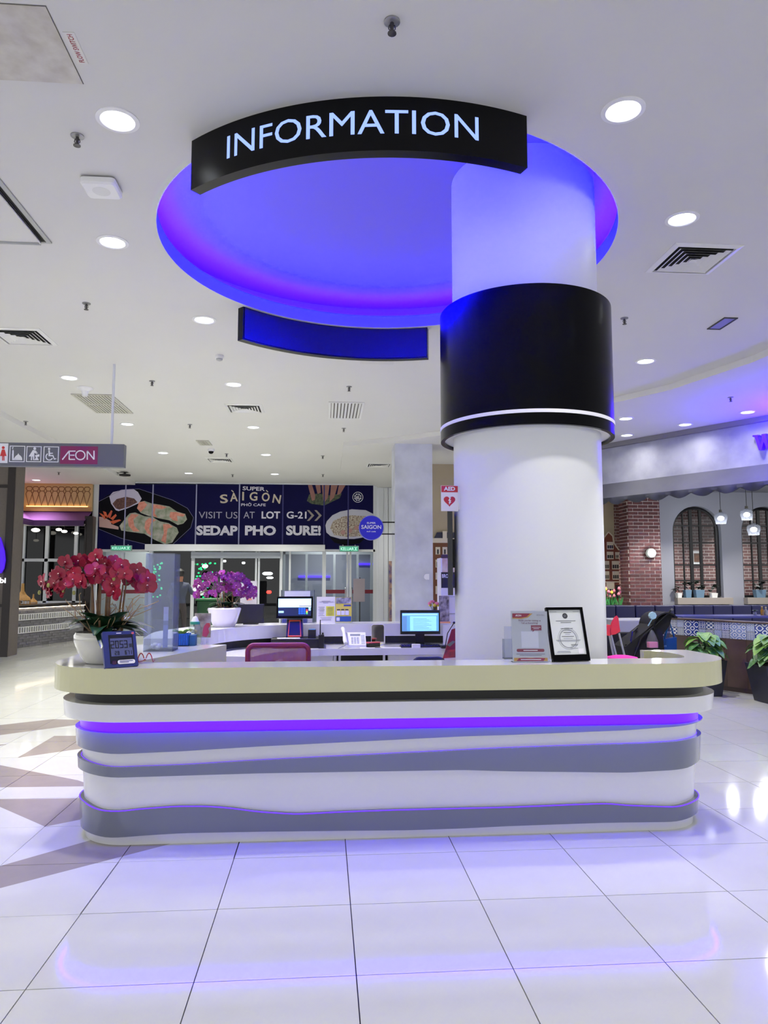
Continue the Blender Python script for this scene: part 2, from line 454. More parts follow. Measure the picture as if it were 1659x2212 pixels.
def band(ft, fb, pr):
    def p(i, x):
        zt, zb = ft(x), fb(x)
        return [(tp(zb) + pr, zb), (tp(zt) + pr, zt), (tp(zt) - .02, zt), (tp(zb) - .02, zb)]
    return sweep(MB(), p)
band(lambda x: .629, lambda x: smooth_i(b1b, x), .030).build('grey_band', cg, counter, smooth=True)
band(lambda x: smooth_i(b2t, x), lambda x: smooth_i(b2b, x), .026).build('grey_band', cg, counter, smooth=True)
band(lambda x: smooth_i(b3t, x), lambda x: smooth_i(b3b, x), .026).build('grey_band', cg, counter, smooth=True)
sweep(MB(), lambda i, x: [(.14, .700), (.15, .795), (-.25, .795), (-.25, .700)]).build('fascia', cw, counter, smooth=True)
sweep(MB(), lambda i, x: [(.085, .795), (.085, .86), (-.2, .86), (-.2, .795)]).build('black_reveal', black_matt, counter, smooth=True)
led_f = M('led_fascia', (90, 40, 255), 0.4, emit=46.0, ecol=(50, 0, 255))
led_t = M('led_thin', (90, 40, 255), 0.4, emit=.6, ecol=(118, 50, 255))
sweep(MB(), lambda i, x: [(.098, .6998), (.120, .6998), (.120, .6978), (.098, .6978)]).build('led_strip', led_f, counter)
sweep(MB(), lambda i, x: [(TAP - .01, .630), (TAP + .003, .630), (TAP + .003, .6995), (TAP - .01, .6995)]).build('violet_glow_strip', M('violet_glow', (70, 0, 190), .3, emit=.8, ecol=(106, 0, 255)), counter, smooth=True)  # glowing strip added in place of the LED-lit wall under the fascia
for ft in (b2t, b3t):
    sweep(MB(), lambda i, x: [(tp(.4) + .006, smooth_i(ft, x) - .004), (tp(.4) + .012, smooth_i(ft, x) - .004), (tp(.4) + .012, smooth_i(ft, x) + .0006), (tp(.4) + .006, smooth_i(ft, x) + .0008)]).build('led_strip', led_t, counter)
# worktop
top_m = M('solid_surface_top', (226, 228, 230), 0.08, coat=0.3, nscale=3, namt=0.02)
edge_m = M('solid_surface_edge', (200, 199, 160), 0.28, nscale=3, namt=0.04)
WT = 1.0
oo = outline(0.20)
oo = [(p[0], min(p[1], 5.72)) for p in oo]
inner = [(2.50, 5.04), (2.20, 5.04), (2.20, 4.98)]
inner += [(2.20 + .12 * math.sin(PI * i / 10), 4.74 + .24 * math.cos(PI * i / 10)) for i in range(1, 10)]
inner += [(2.2, 4.50), (-.98, 4.50), (-1.07, 4.54), (-1.095, 4.61), (-.73, 5.70), (-.74, 5.72)]
poly = [oo[0]] + oo[1:] + inner
dd = [poly[0]]
for p in poly[1:]:
    if (V(p) - V(dd[-1])).length > 1e-3: dd.append(p)
m = MB()
def inset(p, z): return [(q[0], q[1], z) for q in p]
m.loft([inset(dd, .86), inset(dd, WT)], cap=False)
m.add(inset(dd, WT), [tuple(range(len(dd)))], 1); m.add(inset(dd, .86), [tuple(range(len(dd) - 1, -1, -1))], 0)
wt = tag(m.build('worktop', [edge_m, top_m]), 'thick cream edged white worktop of the front information counter', 'worktop')
#bv = wt.modifiers.new('bevel', 'BEVEL'); bv.width = 0.004; bv.segments = 2; bv.limit_method = 'ANGLE'; bv.angle_limit = math.radians(60)
# ------------------------------------------------------------------ ceiling fittings
lens = M('lamp_lens', (255, 255, 255), 0.4, emit=5.0, ecol=(244, 250, 255))
def make_downlight(name, label, x, y, z=CZ, power=LAMP_W, group='recessed ceiling downlights', r=.125, tint=(1, .965, .89), spread=LAMP_SPREAD):
    t = thing(name, label, 'downlight', (x, y, z), group)
    if 'dl' not in _DL:
        m = MB(); m.lathe([(r, z), (r, z - .006), (r * .80, z - .010), (r * .74, z - .003), (r * .74, z)], (x, y, 0), 32, cap=False)
        a = m.build('trim', white_plastic, t, smooth=True)
        m = MB(); m.lathe([(r * .74, z - .001), (r * .74, z - .004)], (x, y, 0), 32)
        b = m.build('lens', lens, t)
        _DL['dl'] = (a.data, b.data, a.location.copy(), b.location.copy())
    else:
        ad, bd, al, bl = _DL['dl']
        for nm, d, l in (('trim', ad, al), ('lens', bd, bl)):
            o = bpy.data.objects.new(nm, d); COL.objects.link(o); o.parent = t; o.location = l; WO[o] = WO[t] + l
    ld = bpy.data.lights.new('lamp', 'AREA'); ld.shape = 'DISK'; ld.size = .17; ld.energy = power; ld.spread = spread; ld.color = tint
    lo = bpy.data.objects.new('lamp', ld); COL.objects.link(lo); lo.parent = t; lo.location = (0, 0, -.014)
    return t
_DL = {}
for k, y in enumerate((4.24, 7.6, 10.14, 13.0, 15.85, 18.74)):
    make_downlight('downlight', 'round ceiling downlight, %s from the camera in the row left of the recess' % ORD[k], -1.27 if k else -1.24, y, power=LAMP_W * (1.0 if y < 5 else 3.2 if y < 9 else 3.0), tint=(1, .965, .89) if y < 9 else (1, .97, .86))
make_downlight('downlight', 'round ceiling downlight beside the white wireless access point, left of the recess', -1.72, 5.86)
for k, y in enumerate((9.98, 12.91, 15.79, 18.76)):
    make_downlight('downlight', 'round ceiling downlight, %s from the camera in the far left row' % ORD[k], -3.43, y, power=LAMP_W * 2.8, tint=(1, .97, .86))
make_downlight('downlight', 'large bright ceiling downlight right of the INFORMATION sign', 1.71, 3.91)
make_downlight('downlight', 'round ceiling downlight above the square vent right of the column', 2.67, 5.12)
make_downlight('downlight', 'round ceiling downlight between the black drum and the right soffit', 3.96, 8.63, power=LAMP_W * 2.2)
SZ = CZ - .085
for lab, px, py in (('round soffit downlight nearest the black drum', 1352, 904), ('round soffit downlight lowest beside the black drum', 1354, 940),
                    ('round soffit downlight above the middle of the grey fascia', 1480, 917), ('round soffit downlight above the violet letter', 1615, 890)):
    p = onz(px, py, SZ); make_downlight('downlight', lab, p.x, p.y, SZ, power=LAMP_W * 1.8 if px == 1352 else 7.5, spread=LAMP_SPREAD if px == 1352 else math.radians(150))
make_downlight('downlight', 'small round soffit downlight over the lattice frieze, nearer one', -7.5, 18.6, CZ - .09, 12)
make_downlight('downlight', 'small round soffit downlight over the lattice frieze, farther one', -7.5, 19.7, CZ - .09, 12)
make_downlight('downlight', 'round ceiling downlight beside the grey pillar near the entrance', 2.0, 19.4, SZ)
# the same grid goes on around and behind the photographer; the porch pair is added to brighten it
for x, y in ((-3.43, 7.05), (-3.43, 4.2), (-3.43, 1.3), (-1.27, 1.3), (1.71, 1.2), (3.96, 2.6), (4.2, 5.4), (-3.43, -1.6), (-1.27, -1.6), (1.71, -1.6), (3.96, -1.0), (-1.27, -4.6), (1.71, -4.6),
             (-5.6, 9.9), (-5.6, 6.5), (.2, 22.2), (-5.2, 21.8)):
    cw_ = 'far left' if x < -5 else 'outer left' if x < -3 else 'inner left' if x < 0 else 'inner right' if x < 3 else 'outer right'
    rw_ = 'added to brighten the glass porch' if y > 20 else 'level with the back counter' if y > 8 else 'level with the booth' if y > 6 else 'level with the column' if y > 4.8 else 'level with the counter front' if y > 3 else 'above the photographer' if y > 0 else 'behind the photographer' if y > -3 else 'farthest behind the photographer'
    make_downlight('downlight', 'round hall ceiling downlight out of view, %s row, %s' % (cw_, rw_), x, y, power=LAMP_W * (4 if y > 20 else 2 if y > 6 else .7 if y < 3 else 1))
# sprinklers
brass = M('sprinkler_metal', (92, 90, 92), 0.35, 1.0)
spr_data = None
def sprinkler(label, x, y, z=CZ, group='ceiling sprinkler heads'):
    global spr_data
    t = thing('sprinkler', label, 'sprinkler', (x, y, z), group)
    if spr_data is None:
        m = MB(); m.lathe([(.040, z), (.040, z - .006), (.030, z - .010)], (x, y, 0), 16)
        a = m.build('escutcheon', M('escutcheon', (150, 150, 152), .35, .6), t, smooth=True)
        m = MB(); m.lathe([(.010, z - .010), (.009, z - .055)], (x, y, 0), 8)
        m.tube([(x - .012, y, z - .02), (x - .017, y, z - .04), (x, y, z - .06)], .003, 5); m.tube([(x + .012, y, z - .02), (x + .017, y, z - .04), (x, y, z - .06)], .003, 5)
        b = m.build('frame', brass, t)
        m = MB(); m.lathe([(.006, z - .058), (.022, z - .062), (.022, z - .066), (.004, z - .068)], (x, y, 0), 12)
        d = m.build('deflector', brass, t)
        spr_data = [(q.name, q.data, q.location.copy()) for q in (a, b, d)]
    else:
        for nm, dt, l in spr_data:
            o = bpy.data.objects.new(nm.split('.')[0], dt); COL.objects.link(o); o.parent = t; o.location = l
for lab, x, y in (('sprinkler head above the top of the INFORMATION sign', .31, 3.34), ('sprinkler head left of the recess beside the large downlight', -1.53, 4.42),
                  ('sprinkler head left of the recess above the square vent', -2.35, 7.23), ('sprinkler head right of the black drum', 3.09, 7.2),
                  ('sprinkler head between the two left rows of downlights, nearer one', -2.36, 10.06), ('sprinkler head above the slatted square grille', .33, 10.13),
                  ('sprinkler head at the left edge above the hanging sign', -5.1, 12.83), ('sprinkler head between the two left rows of downlights, middle one', -2.35, 12.86),
                  ('sprinkler head below the slatted square grille', .33, 12.96), ('sprinkler head left of the right soffit edge', -.05, 15.9), ('sprinkler head above the banner by the entrance, right one', -.05, 18.7),
                  ('sprinkler head beside the small dome camera', -2.1, 15.8), ('sprinkler head above the banner, middle one', -2.35, 18.9)):
    sprinkler(lab, x, y)
sprinkler('sprinkler head inside the violet ceiling recess', .22, 4.78, CZ + .32)
p = onz(1578, 858, SZ); sprinkler('sprinkler head on the violet lit right soffit', p.x, p.y, SZ)
p = onz(127, 1020, CZ - .09); sprinkler('sprinkler head over the lattice frieze', p.x, p.y, CZ - .09)

# square four-way air diffusers
vent_white = M('vent_white', (222, 222, 222), 0.45)
vent_dark = M('vent_dark', (14, 14, 16), 0.8)
def ring(mb, cx, cy, a0, z0, a1, z1, th=.004):
    def l(a, z): return [(cx - a, cy - a, z), (cx + a, cy - a, z), (cx + a, cy + a, z), (cx - a, cy + a, z)]
    L = [l(a0, z0), l(a1, z1), l(a1 - th, z1 + .001), l(a0 - th, z0 + .001), l(a0, z0)]
    return mb.loft(L, cap=False)
def diffuser(label, cx, cy, h=.29, z=CZ):
    t = thing('air_diffuser', label, 'air vent', (cx, cy, z), 'square ceiling air diffusers')
    MB().box(cx - h * .86, cx + h * .86, cy - h * .86, cy + h * .86, z - .0015, z - .0005).build('backing', vent_dark, t)
    m = MB(); ring(m, cx, cy, h, z - .004, h * .86, z - .016, .001); ring(m, cx, cy, h * .86, z - .016, h * .85, z - .002); ring(m, cx, cy, h, z - .004, h, z - .0005)
    m.build('frame', vent_white, t)
    for k in range(5):
        a = h * (.76 - .15 * k)
        if a < .03: continue
        m = MB(); ring(m, cx, cy, a, z - .018, a - .045 * h / .29 * .62, z - .002, .003)
        m.build('louver', vent_white, t)
    m = MB(); m.loft([[(cx - .03, cy - .03, z - .018), (cx + .03, cy - .03, z - .018), (cx + .03, cy + .03, z - .018), (cx - .03, cy + .03, z - .018)], [(cx - .01, cy - .01, z - .004), (cx + .01, cy - .01, z - .004), (cx + .01, cy + .01, z - .004), (cx - .01, cy + .01, z - .004)]]); m.build('louver', vent_white, t)
diffuser('white square ceiling vent with nested louvers right of the column', 3.10, 5.79)
diffuser('white square ceiling vent with nested louvers at the left edge', -3.38, 8.30)
diffuser('white square ceiling vent between downlights left of the slatted grille', -1.27, 11.57)
diffuser('small looking white square vent far off beside the dome camera', -2.36, 16.64)
p = onz(842, 1005, SZ); diffuser('white square vent just left of the grey pillar top', p.x - .25, p.y, .29, SZ)
def grille(label, x0, x1, y0, y1, ns, mat, z=CZ, along='y'):
    t = thing('air_grille', label, 'air vent', ((x0 + x1) / 2, (y0 + y1) / 2, z))
    MB().box(x0, x1, y0, y1, z - .002, z - .0005).build('backing', M('grille_back', (92, 88, 84), .8), t)
    m = MB(); f = .035
    for q in ((x0, x1, y0, y0 + f), (x0, x1, y1 - f, y1), (x0, x0 + f, y0 + f, y1 - f), (x1 - f, x1, y0 + f, y1 - f)): m.box(*q, z - .014, z - .002)
    m.build('frame', mat, t)
    for k in range(ns):
        u = x0 + f + (x1 - x0 - 2 * f) * (k + .5) / ns; d = (x1 - x0 - 2 * f) / ns * .34
        MB().box(u - d, u + d, y0 + f, y1 - f, z - .012, z - .003).build('slat', mat, t)
    if along == 'mid': MB().box(x0 + f, x1 - f, (y0 + y1) / 2 - .02, (y0 + y1) / 2 + .02, z - .014, z - .002).build('crossbar', mat, t)
grille('white slatted return air grille in the middle of the ceiling', .05, .595, 11.02, 12.15, 9, vent_white)
grille('grey slatted access grille beside the cone shaped ceiling speaker', -3.70, -3.11, 10.85, 12.05, 12, M('grille_grey', (188, 186, 178), .5), along='mid')
p = onz(441, 956, CZ); grille('tiny slatted grille far off above the dome camera', p.x - .12, p.x + .12, p.y - .25, p.y + .25, 5, M('grille_grey'))
# access panel, label, hatch
sp = thing('access_panel', 'flush plaster ceiling access panel with scuffs beside the flow switch sticker', 'panel', (-1.65, 3.65, CZ))
MB().box(-1.99, -1.337, 3.375, 3.93, CZ - .002, CZ - .0008).build('shadow_gap', M('gap', (96, 92, 90), .8), sp)
MB().box(-1.986, -1.341, 3.379, 3.926, CZ - .005, CZ - .0022).build('panel', M('panel_paint', (206, 202, 196), .7, nscale=9, col2=(186, 180, 172)), sp)
st = thing('sticker', 'white ceiling sticker reading FLOW SWITCH in red', 'sticker', (-1.29, 3.65, CZ))
MB().box(-1.318, -1.262, 3.54, 3.765, CZ - .003, CZ - .0008).build('sticker_sheet', M('sticker_white', (216, 214, 212), .5), st)
m = MB(); m.text('FLOW SWITCH', (-1.277, 3.752, CZ - .0036), (0, -1, 0), (-1, 0, 0), .026, width=.20, depth=.0002, bold=.012)
m.build('lettering', M('sticker_red', (150, 20, 40), .6), st)
ht = thing('ceiling_hatch', 'hinged ceiling hatch hanging slightly open with an aluminium frame at the left edge', 'hatch', (-2.6, 5.4, CZ))
MB().box(-3.2, -2.21, 4.85, 5.91, CZ - .002, CZ - .0006).build('opening', black_matt, ht)
m = MB(); m.box(-2.245, -2.21, 4.85, 5.91, CZ - .012, CZ - .002); m.box(-3.2, -2.245, 5.885, 5.91, CZ - .012, CZ - .002); m.build('frame', M('hatch_frame', (176, 178, 180), .4, .3), ht)
m = MB(); m.box(-3.2, -2.275, 4.83, 5.86, CZ - .028, CZ - .014); m.box(-2.285, -2.275, 4.83, 5.86, CZ - .04, CZ - .012); m.build('leaf', ceil_paint, ht)
MB().box(-3.2, -2.28, 5.862, 5.874, CZ - .045, CZ - .010).build('leaf_trim', M('hatch_frame'), ht)
# access point, detectors, camera, speaker, strip light
ap = thing('wireless_access_point', 'square white wireless access point with rounded corners under the ceiling', 'access point', (-1.54, 4.98, CZ))
m = MB(); m.rbox(-1.66, -1.43, 4.86, 5.08, -.0, .045, .03); m.rx(PI, (0, 4.97, 0)); m.xf(Matrix.Translation((0, 0, CZ - .012))); m.build('housing', white_plastic, ap, smooth=True)
m = MB(); m.lathe([(.06, CZ - .0575), (.055, CZ - .0585)], (-1.545, 4.97, 0), 24); m.build('emblem', M('ap_disc', (214, 214, 218), .4), ap)
MB().box(-1.60, -1.49, 4.91, 5.03, CZ - .013, CZ - .0005).build('mount', vent_dark, ap)
p = onz(474, 768, CZ)
sd = thing('smoke_detector', 'small white domed smoke detector below the blank blue sign', 'detector', (p.x, p.y, CZ))
MB().lathe([(.05, CZ - .001), (.052, CZ - .02), (.045, CZ - .04)], (p.x, p.y, 0), 20).build('base', white_plastic, sd, smooth=True)
MB().lathe([(.04, CZ - .04), (.036, CZ - .058), (.02, CZ - .066)], (p.x, p.y, 0), 20).build('sensor', M('det_grey', (170, 170, 176), .5), sd, smooth=True)
p = onz(184, 838, CZ)
tag(MB().lathe([(.11, CZ - .001), (.105, CZ - .012), (.05, CZ - .05), (.035, CZ - .12)], (p.x, p.y, 0), 20).build('ceiling_speaker', white_plastic, smooth=True), 'white cone shaped fitting under the ceiling beside the grey grille', 'ceiling speaker')
p = onz(456, 970, CZ)
dc = thing('dome_camera', 'small white dome camera far off under the ceiling', 'camera', (p.x, p.y, CZ))
MB().lathe([(.07, CZ - .001), (.07, CZ - .05)], (p.x, p.y, 0), 16).build('base', white_plastic, dc)
MB().ball((p.x, p.y, CZ - .05), .055, mi=0).build('dome', black_gloss, dc, smooth=True)
p = onz(270, 1020, CZ)
tag(MB().lathe([(.03, CZ - .001), (.03, CZ - .05), (.14, CZ - .06), (.14, CZ - .09), (.03, CZ - .10)], (p.x, p.y, 0), 12).build('ceiling_fixture', black_matt, smooth=True), 'black star shaped fixture on the ceiling left of the banner', 'fixture')
sl = thing('recessed_strip_light', 'thin framed rectangular ceiling strip tinted violet at the right', 'strip light', (4.185, 7.27, CZ))
m = MB()
for q in ((4.11, 4.26, 7.09, 7.105), (4.11, 4.26, 7.425, 7.44), (4.11, 4.125, 7.105, 7.425), (4.245, 4.26, 7.105, 7.425)): m.box(*q, CZ - .01, CZ - .0005)
m.build('frame', M('strip_frame', (40, 40, 48), .4), sl)
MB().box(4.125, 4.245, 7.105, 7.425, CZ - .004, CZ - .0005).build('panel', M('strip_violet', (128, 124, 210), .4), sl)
tag(MB().box(.43, .85, 8.6, 9.03, CZ - .003, CZ - .0006).build('access_panel', M('panel_plain', (206, 205, 203), .7)), 'plain flush access panel behind the blank blue sign', 'panel')

# ------------------------------------------------------------------ hanging direction sign
SY = 9.25
hs = thing('hanging_sign', 'grey hanging direction sign with toilet and prayer room pictograms at left', 'sign', (-3.7, SY, 2.88))
grey_sign = M('sign_grey', (96, 98, 108), .4)
MB().box(-5.3, -2.487, SY, SY + .11, 2.885, 3.172).build('panel', grey_sign, hs)
MB().lathe([(.017, 3.17), (.017, CZ)], (-2.655, SY + .055, 0), 10).build('pole', M('pole_white', (210, 212, 222), .3), hs)
MB().lathe([(.017, 3.17), (.017, CZ)], (-5.0, SY + .055, 0), 10).build('pole', M('pole_white'), hs)
icon_w = M('icon_white', (226, 228, 236), .5); red_i = M('icon_red', (200, 50, 44), .5); plum = M('logo_plum', (128, 24, 84), .45)
fy = SY - .003
def frame_sq(px0, py0, px1, py1, fill=None):
    x0, x1, z0, z1 = yrect(px0, py0, px1, py1, SY); m = MB(); t = .009
    for q in ((x0, x1, z0, z0 + t), (x0, x1, z1 - t, z1), (x0, x0 + t, z0 + t, z1 - t), (x1 - t, x1, z0 + t, z1 - t)): m.box(q[0], q[1], fy, SY, q[2], q[3])
    return m
def disc(m, px, py, rpx, Y, n=16, th=.003, sx=1.0):
    ypoly(m, [(px + rpx * sx * math.cos(2 * PI * i / n), py + rpx * math.sin(2 * PI * i / n)) for i in range(n)], Y, th)
m = MB(); ybox(m, -14, 957.5, 17, 1000, fy, .003); m.build('pictogram_ground', icon_w, hs)
m = MB(); ff = fy - .002; disc(m, 7, 967, 3.2, ff, th=.002); ypoly(m, [(4, 971), (10, 971), (14, 985), (9.5, 985), (9.5, 995), (7.6, 995), (7.4, 986), (6.6, 986), (6.4, 995), (4.5, 995), (4.5, 985), (0, 985)], ff, .002); m.build('pictogram_woman', red_i, hs)
m = frame_sq(20.5, 963, 54, 998)
ypoly(m, [(26, 994), (26, 980), (29.5, 980), (29.5, 990), (47.5, 994)], fy, .003)
ypoly(m, [(30, 994), (31, 989), (34, 985), (38, 982), (39.5, 979), (41, 982), (45, 985), (47.5, 989), (48, 994)], fy, .003)
ypoly(m, [(26.5, 980), (26.5, 974), (28, 971), (29.5, 974), (29.5, 980)], fy, .003); ypoly(m, [(27.4, 971), (26, 967), (29, 965), (28, 968)], fy, .003)
m.build('pictogram_mosque', icon_w, hs)
m = frame_sq(57, 964, 89.5, 998)
disc(m, 75, 969, 3, fy); ypoly(m, [(71, 972), (77, 973), (82, 979), (80, 981), (74, 978), (74, 986), (74, 994), (71.5, 994), (71, 986), (69.5, 986), (69, 994), (66.5, 994), (67, 986), (62, 986)], fy, .003)
ypoly(m, [(75, 984), (85, 981), (85, 986), (80, 987), (84, 994), (74, 994), (78, 988)], fy, .003); disc(m, 79, 979.5, 1.8, fy); m.build('pictogram_baby_care', icon_w, hs)
m = frame_sq(94, 964.5, 127, 998.5)
disc(m, 106, 969.5, 2.4, fy); ypoly(m, [(104.5, 972.5), (107.5, 972.5), (108, 978), (114, 978), (114, 980), (108, 980.5), (108.2, 983), (115, 983), (118, 990.5), (121, 989.5), (121.5, 991.5), (116.8, 993), (113.5, 985.5), (104.8, 985.5)], fy, .003)
cpts = [(106.5 + 8.3 * math.cos(a), 986.5 + 8.3 * math.sin(a)) for a in [math.radians(25 + 215 * i / 14) for i in range(15)]]
cin = [(106.5 + 6.2 * math.cos(a), 986.5 + 6.2 * math.sin(a)) for a in [math.radians(25 + 215 * i / 14) for i in range(15)]]
for i in range(14): ypoly(m, [cpts[i], cpts[i + 1], cin[i + 1], cin[i]], fy, .003)
m.build('pictogram_wheelchair', icon_w, hs)
m = MB(); ybox(m, 130, 964, 211, 1002.5, fy, .003); m.build('logo_ground', plum, hs)
def stroke(m, pts, w, Y, th=.002):
    for (a, b), (c2, d) in zip(pts, pts[1:]):
        dx, dy = c2 - a, d - b; L = math.hypot(dx, dy) or 1; nx, ny = -dy / L * w / 2, dx / L * w / 2
        ypoly(m, [(a + nx, b + ny), (c2 + nx, d + ny), (c2 - nx, d - ny), (a - nx, b - ny)], Y, th)
m = MB(); lf = fy - .002
stroke(m, [(134.5, 993), (149.5, 974), (149.5, 993)], 2.6, lf); stroke(m, [(149.5, 974.5), (163, 974.5)], 2.4, lf); stroke(m, [(149, 983.2), (161, 983.2)], 2.2, lf); stroke(m, [(149.5, 992.3), (162, 992.3)], 2.4, lf)
stroke(m, [(173.5 + 10 * math.cos(a), 983.3 + 9.6 * math.sin(a)) for a in [2 * PI * i / 24 for i in range(25)]], 2.5, lf)
stroke(m, [(188.5, 993), (188.5, 974), (203, 992.5), (203, 973.5)], 2.6, lf)
m.build('logo_lettering', icon_w, hs)
# ------------------------------------------------------------------ entrance wall with the blue banner
EY = 20.6
frame_w = M('frame_white', (206, 210, 216), .4)
navy = M('banner_navy', (9, 7, 64), .5, nscale=1.2, namt=.18, spec=.12)
glass = M_glass('door_glass', (236, 242, 246), .97)
wall_entry = MB()
ent = struct(MB().box(*yrect(196, 1042, 205, 1360, EY)[:2], EY, EY + .15, 0, CZ).build('door_1', frame_w), 'white framed glass entrance front under the blue banner')
def ep(name, px0, py0, px1, py1, y0, y1, mat, z0=None):
    x0, x1, a, b = yrect(px0, py0, px1, py1, EY)
    return MB().box(x0, x1, y0, y1, a if z0 is None else z0, b).build(name, mat, ent)
ep('head', 196, 1038, 813, 1046, EY - .06, EY + .1, frame_w)
ep('jamb', 202, 1046, 213, 1190, EY - .05, EY + .1, frame_w, 0)
ep('jamb', 806, 1046, 813, 1190, EY - .05, EY + .1, frame_w, 0)
ep('transom', 205, 1187, 320, 1192, EY - .05, EY + .1, frame_w)
ep('transom', 700, 1187, 810, 1192, EY - .05, EY + .1, frame_w)
ep('door_header', 317, 1177, 702, 1191, EY - .22, EY + .1, M('header_white', (222, 224, 228), .35))
ep('door_rail', 414, 1193, 606, 1206, EY - .10, EY + .1, M('rail_grey', (150, 156, 166), .4))
for px0, px1 in ((262, 267), (322, 329), (413, 420), (476, 481), (551, 555), (557, 561), (604, 610), (624, 628), (696, 704), (748, 752), (755, 759)):
    ep('mullion', px0, 1190, px1, 1300, EY - .03, EY + .06, frame_w, 0)
for px0, px1 in ((212, 262), (267, 322), (329, 413), (420, 476), (481, 551), (561, 604), (610, 624), (628, 696), (704, 748), (759, 807)):
    ep('pane', px0, 1191, px1, 1300, EY + .01, EY + .02, glass, .06)
for px0, px1 in ((212, 262), (267, 322), (704, 748), (759, 807)):
    ep('door_band', px0, 1274, px1, 1282, EY + .002, EY + .008, M('door_band_red', (110, 22, 40), .5))
for px in (746, 760):
    a = ony(px, 1268, EY); m = MB(); m.tube([(a.x, EY - .02, 1.30), (a.x, EY - .08, 1.28), (a.x, EY - .08, .9), (a.x, EY - .02, .88)], .014, 8); m.build('door_handle', alu, ent, smooth=True)
ban = thing('advertising_banner', 'dark blue restaurant banner with spring rolls and noodle bowl pictures above the entrance', 'banner', (-2.4, EY, 2.38))
BY = EY - .045
xs = [213, 271, 330, 424, 517, 611, 700, 752, 807]
for k in range(8):
    x0, x1, z0, z1 = yrect(xs[k] + (1 if k else 0), 1046.5, xs[k + 1], 1187 if k in (0, 1, 6, 7) else 1177, EY)
    MB().box(x0, x1, BY, BY + .03, z0, z1).build('panel', navy, ban)
for k, px in enumerate(xs[1:-1]):
    if k >= 4: mm = M('mullion_navy', (34, 32, 104), .4)
    else: mm = M('mullion_pale', (150, 152, 190), .4)
    x0, x1, z0, z1 = yrect(px - 1.3, 1046.5, px + 1.3, 1187 if k in (0, 6) else 1177, EY)
    MB().box(x0, x1, BY - .012, BY, z0, z1).build('glazing_bar', mm, ban)
PF = BY - .004
def bp(pts, name, mat, d=0.0, par=None):
    m = MB(); ypoly(m, pts, PF - d, .004 + d); return m.build(name, mat, par or ban)
def ell(cx, cy, rx, ry, rot=0, n=28, a0=0, a1=360):
    out = []
    for i in range(n if a1 - a0 >= 360 else n + 1):
        a = math.radians(a0 + (a1 - a0) * i / n); x, y = rx * math.cos(a), ry * math.sin(a); c, s = math.cos(rot), math.sin(rot)
        out.append((cx + x * c - y * s, cy + x * s + y * c))
    return out
# plate of spring rolls
bp([(214, 1083), (232, 1070), (262, 1058), (300, 1056), (335, 1066), (372, 1080), (405, 1098), (418, 1118), (412, 1140), (395, 1160), (372, 1176), (331, 1176.5), (300, 1172), (262, 1163), (214, 1144)], 'picture_plate', M('plate_black', (5, 5, 16), .5, spec=.12))
m = MB(); rim = [(214, 1083), (262, 1058), (300, 1056), (372, 1080), (405, 1098), (418, 1118), (412, 1140), (372, 1177)]
stroke(m, rim, .7, PF - .002, .002); stroke(m, [(214, 1143), (262, 1163), (320, 1177)], .7, PF - .002, .002); m.build('picture_plate_rim', M('rim_pale', (120, 122, 160), .4), ban)
bp([(236, 1072), (244, 1063), (270, 1057), (288, 1056), (298, 1063), (306, 1077), (300, 1087), (275, 1098), (256, 1104), (250, 1102), (240, 1088)], 'picture_sauce_bowl', M('bowl_pale', (196, 192, 216), .4), .001)
bp([(243, 1088), (252, 1078), (272, 1073), (290, 1077), (297, 1085), (280, 1094), (258, 1101), (250, 1098)], 'picture_sauce', M('sauce', (66, 28, 40), .4, nscale=24, col2=(120, 84, 70), ndetail=9), .002)
roll1 = [(296, 1098), (300, 1085), (312, 1082), (326, 1087), (345, 1090), (366, 1094), (382, 1105), (400, 1110), (404, 1122), (396, 1131), (384, 1134), (366, 1124), (345, 1120), (320, 1114), (304, 1108)]
roll2 = [(272, 1118), (280, 1109), (292, 1107), (312, 1115), (330, 1117), (345, 1126), (364, 1130), (382, 1140), (386, 1150), (372, 1172), (356, 1176), (334, 1166), (312, 1153), (290, 1150), (262, 1146), (258, 1136)]
food1 = M('roll_skin', (186, 182, 172), .4, nscale=6, col2=(116, 134, 104), ndetail=9); shrimp = M('shrimp', (206, 122, 104), .4, nscale=12, col2=(226, 160, 140))
bp(roll1, 'picture_spring_roll', food1, .002); bp(roll2, 'picture_spring_roll', food1, .003)
for pts in ([(296, 1098), (300, 1085), (311, 1083), (318, 1090), (312, 1098), (304, 1106)], [(328, 1089), (345, 1091), (360, 1096), (350, 1100), (336, 1098), (334, 1108), (340, 1118), (330, 1114)], [(368, 1106), (380, 1106), (400, 1111), (396, 1116), (382, 1114), (384, 1126), (374, 1124), (366, 1116)]):
    bp(pts, 'picture_shrimp', shrimp, .004)
for pts in ([(276, 1120), (284, 1110), (300, 1112), (288, 1122), (290, 1136), (302, 1148), (288, 1148), (278, 1136)], [(314, 1126), (322, 1119), (338, 1123), (326, 1130), (322, 1142), (328, 1158), (318, 1152), (312, 1140)], [(352, 1132), (364, 1132), (374, 1138), (362, 1142), (360, 1156), (358, 1174), (348, 1168), (354, 1152)]):
    bp(pts, 'picture_shrimp', shrimp, .005)
for pts in ([(214, 1108), (220, 1110), (232, 1118), (226, 1122)], [(222, 1104), (229, 1106), (233, 1118), (228, 1120)], [(231, 1116), (240, 1102), (243, 1104), (238, 1120)], [(238, 1120), (250, 1110), (252, 1114), (244, 1124)], [(236, 1126), (258, 1122), (262, 1124), (244, 1132)]):
    bp(pts, 'picture_carrot', M('carrot', (206, 92, 56), .5), .004)
